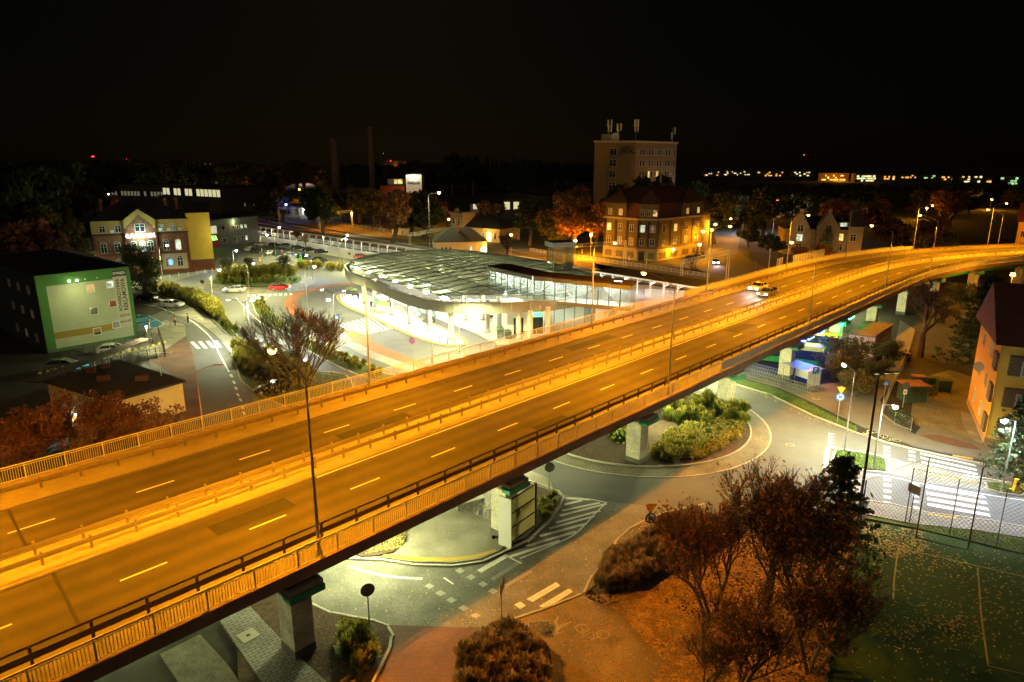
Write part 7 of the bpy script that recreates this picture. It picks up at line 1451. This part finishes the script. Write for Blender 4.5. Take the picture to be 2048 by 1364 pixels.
for i, (x, y, d, d_) in enumerate([(1935,566,128,'farthest, under the bend of the viaduct'),(1890,612,116,'in the middle of the dark garden'),(1952,648,100,'nearest the orange side wall')]):
    p, h = far_at(x, y, d); copy_thing(DK[i % 2], p, i*1.1, 'dark leafy tree in the garden beyond the viaduct, '+d_, sc=h/(4.5,3.6)[i % 2])
t = tree_proto(71, 11.5, LG, 700, .12, 'big leafless dark tree beside the path beyond the viaduct', spread=.65, levels=5, first=.28, r0=.3, jit=.5); t.location = at_top(1865,555,11.5)
copy_thing(t, at_top(1015,462,9), 1.0, 'dark bare tree behind the round station roof', sc=.8); copy_thing(t, at_top(1385,500,6), 2.0, 'small bare tree by the right platform canopy', sc=.5)
# young street trees
YT = tree_proto(81, 5.6, LO, 1300, .11, '', spread=.4, levels=4, first=.35, r0=.09, jit=.3)
for i, (x, y, h, d_) in enumerate([(455,522,5,'left on the far roundabout'),(498,515,5.2,'middle on the far roundabout'),(563,510,6.2,'right on the far roundabout, fuller crown'),(592,462,5,'left by the platform fence'),(612,474,4.6,'right by the platform fence'),(455,468,3,'near the red shopfront')]):
    p = at_top(x, y, h)
    if i == 0: YT.location = p; YT['label'] = 'young street tree '+d_
    else: copy_thing(YT, p, i*1.7, 'young street tree '+d_, sc=h/5.6)
# background trees
BT = [clumptree(90+i, 11, 8.5, m_, 3000, .42) for i, m_ in enumerate((LG, LB, LO, LG, LR))]
used = [0]*5
def bt(x, y, h, k, lab, w_=1, group=None):
    p, h = far_at(x, y, h)
    s_ = h/11.0
    if s_ > 1.6: w_ = w_*.75
    if not used[k]: used[k] = 1; o = BT[k]; o.location = p; o.scale = (s_*w_,s_*w_,s_); o['label'] = lab; 
    else: o = copy_thing(BT[k], p, random.random()*6, lab, sc=(s_*w_,s_*w_,s_))
    if group: o['group'] = group
    return o
for x, y, h, k, d_, w_ in [(1145,368,205,1,'large brown autumn tree lit by street lamps left of the tenement',1.2),(1105,405,215,2,'olive tree left of the big autumn tree',1),(1195,400,228,4,'rust tree touching the tenement corner',1),(1060,400,230,0,'dark tree behind the bare tree',1),(980,400,260,1,'brownish tree behind the ornate villa',1.1),(1435,385,235,0,'tall dark tree right of the tenement',1.1),(1465,378,300,2,'lamp-lit tree edge at the side road bend',1),(1520,390,330,2,'round tree left of the depot lamps',1.2),(1500,455,225,3,'dark tree mass on the inner side of the road bend',1.5),(1545,468,200,0,'low dark tree beside the villa wall',1.4),(1640,388,260,2,'green-lit tree behind the villa gables',1),(1672,392,260,2,'second green-lit tree behind the villa',1),(1600,385,270,3,'dark tree above the villa left gable',1.2),(1752,398,250,1,'tree right of the villa spire',1.2),(1790,438,215,1,'orange-lit round tree beyond the bend',1.3),(1870,432,215,1,'orange-lit tree behind the far lamps',1.3),(1835,455,205,2,'low olive tree beyond the bend railing',1.2),(1900,465,205,0,'small green tree left of the grey gable',1),(1645,488,185,1,'brown bush in front of the villa',1.3),(1600,492,185,1,'brown bush by the mesh screens',1.2),
    (1235,372,250,0,'dark tree standing before the lower part of the slab',1.2),(1300,352,238,3,'dark tree crown between slab and tenement roof',1.4),(1390,362,300,0,'dark tree right of the slab',1.2),(905,308,620,0,'large rounded dark tree on the skyline',1.2),(945,312,620,3,'second rounded dark tree on the skyline',1),(845,385,300,1,'brown tree right of the floodlit tower',1.3),(880,400,290,4,'rust tree above the ornate villa parapet',1.1),(720,375,330,2,'olive tree left of the red storey block',1.2),(690,388,330,0,'dark tree left of the gabled house',1.3),(655,362,340,2,'brownish tree by the railway lamp',1.1),(620,378,330,0,'dark tree above the far station platform',1.1),(560,378,330,2,'yellow-lit tree by the blue platform lamp',1),(530,385,330,3,'dark tree at the left end of the far platform',1.2),(345,388,300,2,'green-lit tree by the bright yard lamp',1.3),
    (60,340,170,0,'huge dark tree at the upper left',1.2),(120,335,190,3,'tall dark tree left of the factory hall',1.1),(165,365,200,0,'dark tree over the block roof',1.1),(10,355,150,3,'dark tree on the left edge',1.1),(100,410,150,2,'greenish tree above the black block roof',1.2),(30,440,130,4,'reddish tree at the left edge lit from behind',1.2),(175,440,175,0,'dark tree left of the brick building',1),(215,322,500,0,'rounded tree near the red skyline lights',.8),(1690,520,4,0,'x',1)]:
    if d_ != 'x': bt(x, y, h, k, d_, w_)
random.seed(5)
for x in list(range(-20,1180,19))+list(range(1360,2070,24)):
    p, h = far_at(x+random.uniform(-8,8), random.uniform(319,335) if x < 1180 else random.uniform(362,374), random.uniform(480,950) if x < 1180 else random.uniform(420,620)); s_ = h/11.0
    copy_thing(BT[random.choice((0,3,2,0))], p, random.random()*6, 'dark tree in the unlit belt along the horizon', 'dark trees along the horizon', (s_*1.3,s_*1.3,s_))
for i, (x, y) in enumerate(((975,314),(985,319),(993,317),(1003,322),(1028,313),(1036,318),(1046,312),(1056,319),(1068,321))):
    p, h = far_at(x, y, 640); copy_thing(PN, p, i, 'slim dark poplar silhouette on the skyline', 'poplars on the skyline', (1.4,1.4,h/9))
for x in list(range(20,240,30))+list(range(630,900,30))+list(range(1360,1560,34))+list(range(1690,1960,32)):
    bt(x+random.uniform(-10,10), random.uniform(374,400), random.uniform(230,400), random.choice((0,3,1,2,4)), 'dark autumn tree in the unlit gardens between the buildings', random.uniform(1,1.5), 'dark garden trees')
# ---- ornamental grasses and shrubs
def tuft(seed, n=420, h=1.25, r=.75, m=None, w_=.022, plume=True):
    rg = np.random.default_rng(seed); V_ = []; 
    for i in range(n):
        a = rg.uniform(0,6.28); rr_ = rg.uniform(.05,1)**.7*r; L = h*rg.uniform(.65,1.1); bx, by = math.cos(a)*rr_*.25, math.sin(a)*rr_*.25; ex, ey = math.cos(a)*rr_, math.sin(a)*rr_; zz = L*(1-.35*(rr_/r)**2); mx_, my_ = (bx+ex)*.38, (by+ey)*.38; px_, py_ = -math.sin(a)*w_, math.cos(a)*w_
        V_ += [(bx-px_,by-py_,0),(bx+px_,by+py_,0),(mx_+px_,my_+py_,zz*.7),(mx_-px_,my_-py_,zz*.7),(mx_-px_,my_-py_,zz*.7),(mx_+px_,my_+py_,zz*.7),(ex+px_*1.3,ey+py_*1.3,zz),(ex-px_*1.3,ey-py_*1.3,zz)]
    return quick('blades', V_, np.arange(len(V_)).reshape(-1,4), m)
GG = leafmat('grass_blade_green', (.07,.14,.015), (.17,.24,.03)); GY = leafmat('grass_blade_straw', (.26,.24,.03), (.42,.36,.06)); GD = leafmat('grass_blade_dark', (.12,.13,.03), (.24,.20,.06)); HY = leafmat('hydrangea_leaf', (.15,.17,.015), (.34,.29,.03))
TM = {k: [tuft(100+i, m=m_) for i in range(2)] for k, m_ in (('g',GG),('y',GY),('d',GD))}
PL_ = {k: [tuft(120+i, 160, 1.45, .8, m_, .03) for i in range(2)] for k, m_ in (('g',GY),('y',GY),('d',leafmat('plume_brown', (.20,.13,.07), (.30,.20,.10))))}
def clump(p, k, label, group, sc=1.0, name='ornamental_grass'):
    t = thing(name, label, 'ornamental grass', p, random.random()*6, group); t.scale = (sc,sc,sc*random.uniform(.9,1.1)); i = random.randrange(2); link('blades', TM[k][i], t)['kind'] = 'stuff'; link('plumes', PL_[k][i], t)['kind'] = 'stuff'; return t
def area(poly, n, k, label, group, sc=1.0, z=.1, rnd=1, mind=.6):
    P = [Vector((p.x,p.y)) for p in gp(poly)]; x0, x1 = min(p.x for p in P), max(p.x for p in P); y0, y1 = min(p.y for p in P), max(p.y for p in P); c = 0; g_ = 0; put = []
    while c < n and g_ < n*80:
        g_ += 1; q = Vector((random.uniform(x0,x1), random.uniform(y0,y1)))
        if inside(q, P) and all((q-w2).length > mind for w2 in put): put.append(q); clump((q.x,q.y,z), k, label, group, sc*random.uniform(.8,1.15)); c += 1
area([(1335,825),(1420,812),(1475,815),(1490,835),(1485,860),(1440,870),(1380,850),(1335,860)], 22, 'g', 'feathery green-gold grass clump at the back of the central island bed', 'tall grasses on the near roundabout', 1.25, .17, mind=.9)
area([(1325,800),(1380,795),(1400,812),(1330,830)], 8, 'g', 'low green grass clump near the middle pier of the island', 'low grasses under the viaduct', .8, .17)
area([(1195,1180),(1225,1120),(1290,1085),(1345,1052),(1395,1038),(1400,1075),(1330,1140),(1260,1180),(1210,1190)], 85, 'd', 'dark feathery grass clump in the bed beside the cobbled shoulder', 'grasses beside the cobbled shoulder', .82, .1, mind=.5)
area([(930,1330),(975,1290),(1020,1275),(1060,1300),(1085,1330),(1085,1400),(930,1400)], 46, 'd', 'brownish dry grass clump in the bottom centre bed', 'grasses in the bottom centre bed', .9, .12, mind=.5)
area([(955,1285),(1005,1258),(1045,1270),(1020,1280)], 12, 'd', 'small low grass tuft along the kerb of the bottom centre bed', 'small tufts in the bottom centre bed', .42, .12, mind=.3)
area([(700,1300),(740,1290),(755,1310),(735,1350),(700,1355)], 7, 'g', 'shaggy green grass clump in the lower left bed by the pier', 'green clumps by the lower left pier', 1.0, .1, mind=.6); area([(670,1262),(700,1255),(710,1280),(680,1290)], 4, 'g', 'smaller green clump at the top of the lower left bed', 'small clumps by the lower left pier', .7, .1)
area([(1072,1040),(1085,1005),(1108,1000),(1110,1020),(1090,1045)], 12, 'g', 'fresh green weed tuft behind the billboard', 'weed tufts behind the billboard', .5, .14, mind=.35)
area([(430,565),(600,552),(592,550),(560,545),(450,552)], 110, 'y', 'straw-coloured tall grass clump on the far roundabout', 'tall grasses on the far roundabout', 1.6, .2, mind=.45)
area([(445,572),(590,566),(600,560),(440,566)], 40, 'g', 'low green grass clump in the rows of the far roundabout', 'low grasses on the far roundabout', .8, .2, mind=.7)
area([(292,577),(330,583),(390,600),(430,615),(445,640),(425,635),(400,615),(340,595)], 130, 'y', 'straw-coloured grass clump of the hedge along the side lane', 'grass hedge along the side lane', 1.45, .13, mind=.35)
area([(440,625),(475,672),(460,668),(430,640)], 16, 'g', 'green grass clump at the near end of the hedge', 'green end of the grass hedge', .9, .13, mind=.5)
area([(600,535),(642,532),(645,540),(600,541)], 14, 'y', 'pale grass clump in the left mound by the car park exit', 'left grass mound', 1.3, .1, mind=.5); area([(655,535),(690,533),(690,541),(655,542)], 12, 'y', 'pale grass clump in the right mound by the round roof', 'right grass mound', 1.2, .1, mind=.5)
area([(465,705),(500,700),(530,712),(600,740),(640,765),(560,770),(500,745),(475,735)], 80, 'y', 'yellow-green grass clump in the bed under the bare tree', 'grasses under the bare tree', 1.2, .12, mind=.4)
area([(505,600),(525,595),(545,630),(590,668),(560,655),(520,625)], 40, 'y', 'short straw tuft in the long splitter bed', 'tufts in the splitter bed', .5, .13, mind=.4); area([(610,690),(640,693),(700,715),(770,752),(700,740),(640,712)], 40, 'g', 'short green-brown tuft in the bed by the slip road', 'tufts in the slip road bed', .7, .13, mind=.4)
# hydrangea shrubs: leaf mound with round flower heads
def hyd(seed, m, fm):
    rg = np.random.default_rng(seed); n = 900; v = rg.normal(size=(n,3)); v /= np.linalg.norm(v,axis=1)[:,None]; v[:,2] = np.abs(v[:,2]); P = v*np.array([.75,.75,.8])*rg.uniform(.5,1,(n,1)); V_, F_ = leaves(P, .09, seed); a = quick('foliage', V_, F_, m)
    b = MB()
    for i in range(26): w2 = rg.normal(size=3); w2 /= np.linalg.norm(w2); w2[2] = abs(w2[2]); b.cyl(Vector(w2*.72)+Vector((0,0,.0)), Vector(w2*.86), .06, .09, 6).cyl(Vector(w2*.86), Vector(w2*.96), .09, .03, 6)
    return a, b.mesh('flower_heads', fm)
HD_ = hyd(7, HY, mat('dry_flower', (.36,.28,.08), .9, .3, 9)); HG_ = hyd(8, GG, mat('lime_flower', (.40,.42,.10), .9, .3, 9))
P = [Vector((p.x,p.y)) for p in gp([(1305,915),(1330,885),(1400,855),(1460,845),(1478,860),(1455,890),(1400,915),(1350,925)])]; put = []
for q in [Vector((random.uniform(-5,40), random.uniform(40,90))) for _ in range(60000)]:
    if inside(q, P) and all((q-w2).length > .78 for w2 in put):
        put.append(q); t = thing('hydrangea', 'bushy shrub with dried golden flower heads at the front of the island', 'shrub', (q.x,q.y,.2), random.random()*6, 'flowering shrubs on the near roundabout'); s_ = random.uniform(.95,1.25); t.scale = (s_,s_,s_); link('foliage', HD_[0], t); link('flower_heads', HD_[1], t)['kind'] = 'stuff'
    if len(put) > 44: break
P = [Vector((p.x,p.y)) for p in gp([(1210,860),(1262,835),(1270,880),(1235,885)])]; put = []
for q in [Vector((random.uniform(-5,40), random.uniform(40,90))) for _ in range(60000)]:
    if inside(q, P) and all((q-w2).length > .75 for w2 in put):
        put.append(q); t = thing('hydrangea', 'lime-green flowering shrub left of the middle pier', 'shrub', (q.x,q.y,.2), random.random()*6, 'lime shrubs left of the island pier'); link('foliage', HG_[0], t); link('flower_heads', HG_[1], t)['kind'] = 'stuff'
# grass blades on verges and islands, leaf litter
def blades(name, polys, per, m, h=.16, z=.1, zz=None):
    V_ = []; rg = np.random.default_rng(3)
    for poly, z in polys:
        P = gp(poly); Q = [(p.x,p.y) for p in P]; x0, x1 = min(p[0] for p in Q), max(p[0] for p in Q); y0, y1 = min(p[1] for p in Q), max(p[1] for p in Q); n = int(min(22000,(x1-x0)*(y1-y0)*per))
        for x, y in zip(rg.uniform(x0,x1,n), rg.uniform(y0,y1,n)):
            if not inside((x,y), Q): continue
            a = rg.uniform(0,6.28); dx, dy = math.cos(a)*.03, math.sin(a)*.03; L = h*rg.uniform(.5,1.3); lx, ly = rg.normal()*.07, rg.normal()*.07; V_ += [(x-dx,y-dy,z),(x+dx,y+dy,z),(x+lx+dx*.3,y+ly+dy*.3,z+L),(x+lx-dx*.3,y+ly-dy*.3,z+L)]
    o = link(name, quick(name, V_, np.arange(len(V_)).reshape(-1,4), m)); o['kind'] = 'stuff'; return o
blades('grass_blades', [([(1674,902),(1720,908),(1768,920),(1771,944),(1740,941),(1705,936),(1668,924)],.15),([(1971,967),(2035,977),(2050,985),(2000,984)],.14),([(1560,782),(1600,800),(1660,832),(1715,857),(1712,863),(1650,838),(1590,812),(1540,790)],.1),([(1735,1034),(1825,1051),(1952,1064),(2080,1085),(2080,1118),(1939,1083),(1842,1060)],.09)], 60, leafmat('lawn_blade', (.09,.16,.02), (.17,.24,.04)))
def litter(name, poly, n, m, z, size=.09, falloff=None):
    P = gp(poly); Q = [(p.x,p.y) for p in P]; rg = np.random.default_rng(len(poly)+n); x0, x1 = min(p[0] for p in Q), max(p[0] for p in Q); y0, y1 = min(p[1] for p in Q), max(p[1] for p in Q); V_ = []
    cs = [(rg.uniform(x0,x1), rg.uniform(y0,y1), rg.uniform(.6,3)) for _ in range(14)]; c = 0; g_ = 0
    while c < n and g_ < n*30:
        g_ += 1
        if rg.random() < .5: k = cs[rg.integers(0,14)]; x, y = rg.normal(k[0],k[2]), rg.normal(k[1],k[2])
        else: x, y = rg.uniform(x0,x1), rg.uniform(y0,y1)
        if not inside((x,y), Q): continue
        c += 1; a = rg.uniform(0,6.28); s_ = size*rg.uniform(.5,1.3); ca, sa = math.cos(a)*s_, math.sin(a)*s_; zz = z+rg.uniform(0,.03)
        V_ += [(x-ca,y-sa,zz),(x+sa*.6,y-ca*.6,zz+rg.uniform(0,.04)),(x+ca,y+sa,zz+rg.uniform(0,.03)),(x-sa*.6,y+ca*.6,zz)]
    o = link(name, quick(name, V_, np.arange(len(V_)).reshape(-1,4), m)); o['kind'] = 'stuff'; return o
FLB = leafmat('fallen_leaf_orange', (.34,.20,.07), (.55,.34,.12)); FLY = leafmat('fallen_leaf_yellow', (.42,.36,.10), (.58,.46,.14))
litter('fallen_leaves', [(1180,1195),(1300,1185),(1420,1100),(1480,1040),(1640,1030),(1724,1046),(1690,1150),(1645,1420),(1250,1420),(1330,1330),(1250,1240)], 20000, FLB, .14, .12); litter('fallen_leaves', [(1015,1250),(1170,1192),(1260,1200),(1330,1250),(1450,1420),(1090,1420),(1105,1320)], 1900, FLB, .05, .075)
litter('fallen_leaves', [(1728,1045),(1842,1064),(1939,1088),(2060,1120),(2100,1250),(1900,1420),(1700,1420),(1690,1150)], 1300, FLY, .06, .09); litter('fallen_leaves', [(1728,1045),(1842,1064),(1860,1100),(1790,1120),(1720,1090)], 700, FLY, .06, .1)
litter('fallen_leaves', [(560,1185),(820,1080),(1120,990),(1290,1012),(1387,1016),(1232,1082),(1165,1190),(960,1256),(770,1250)], 420, FLY, .045, .07); litter('fallen_leaves', [(780,1110),(1000,1103),(1060,1020),(900,1010),(830,1060)], 60, FLY, .12, .08)
litter('fallen_leaves', [(1385,1018),(1292,1043),(1235,1085),(1203,1137),(1182,1162),(1290,1085),(1420,1030)], 500, FLB, .10, .08); litter('fallen_leaves', [(730,1112),(800,1100),(820,1065),(760,1080)], 500, FLY, .15, .07)
litter('fallen_leaves', [(920,1360),(935,1290),(1010,1250),(1100,1300),(1110,1400)], 900, FLB, .13, .07); litter('fallen_leaves', [(1460,766),(1540,788),(1626,830),(1714,864),(1712,868),(1620,840),(1530,795)], 300, FLY, .03, .08)
litter('mulch_chips', [(1130,908),(1200,924),(1275,935),(1340,930),(1330,880),(1280,850),(1215,880)], 2500, leafmat('mulch_chip', (.07,.045,.025), (.16,.10,.05)), .18, .05); litter('mulch_chips', [(585,1195),(660,1228),(770,1255),(776,1300),(750,1364),(650,1364),(560,1240)], 2500, MATS['mulch_chip'], .11, .05)
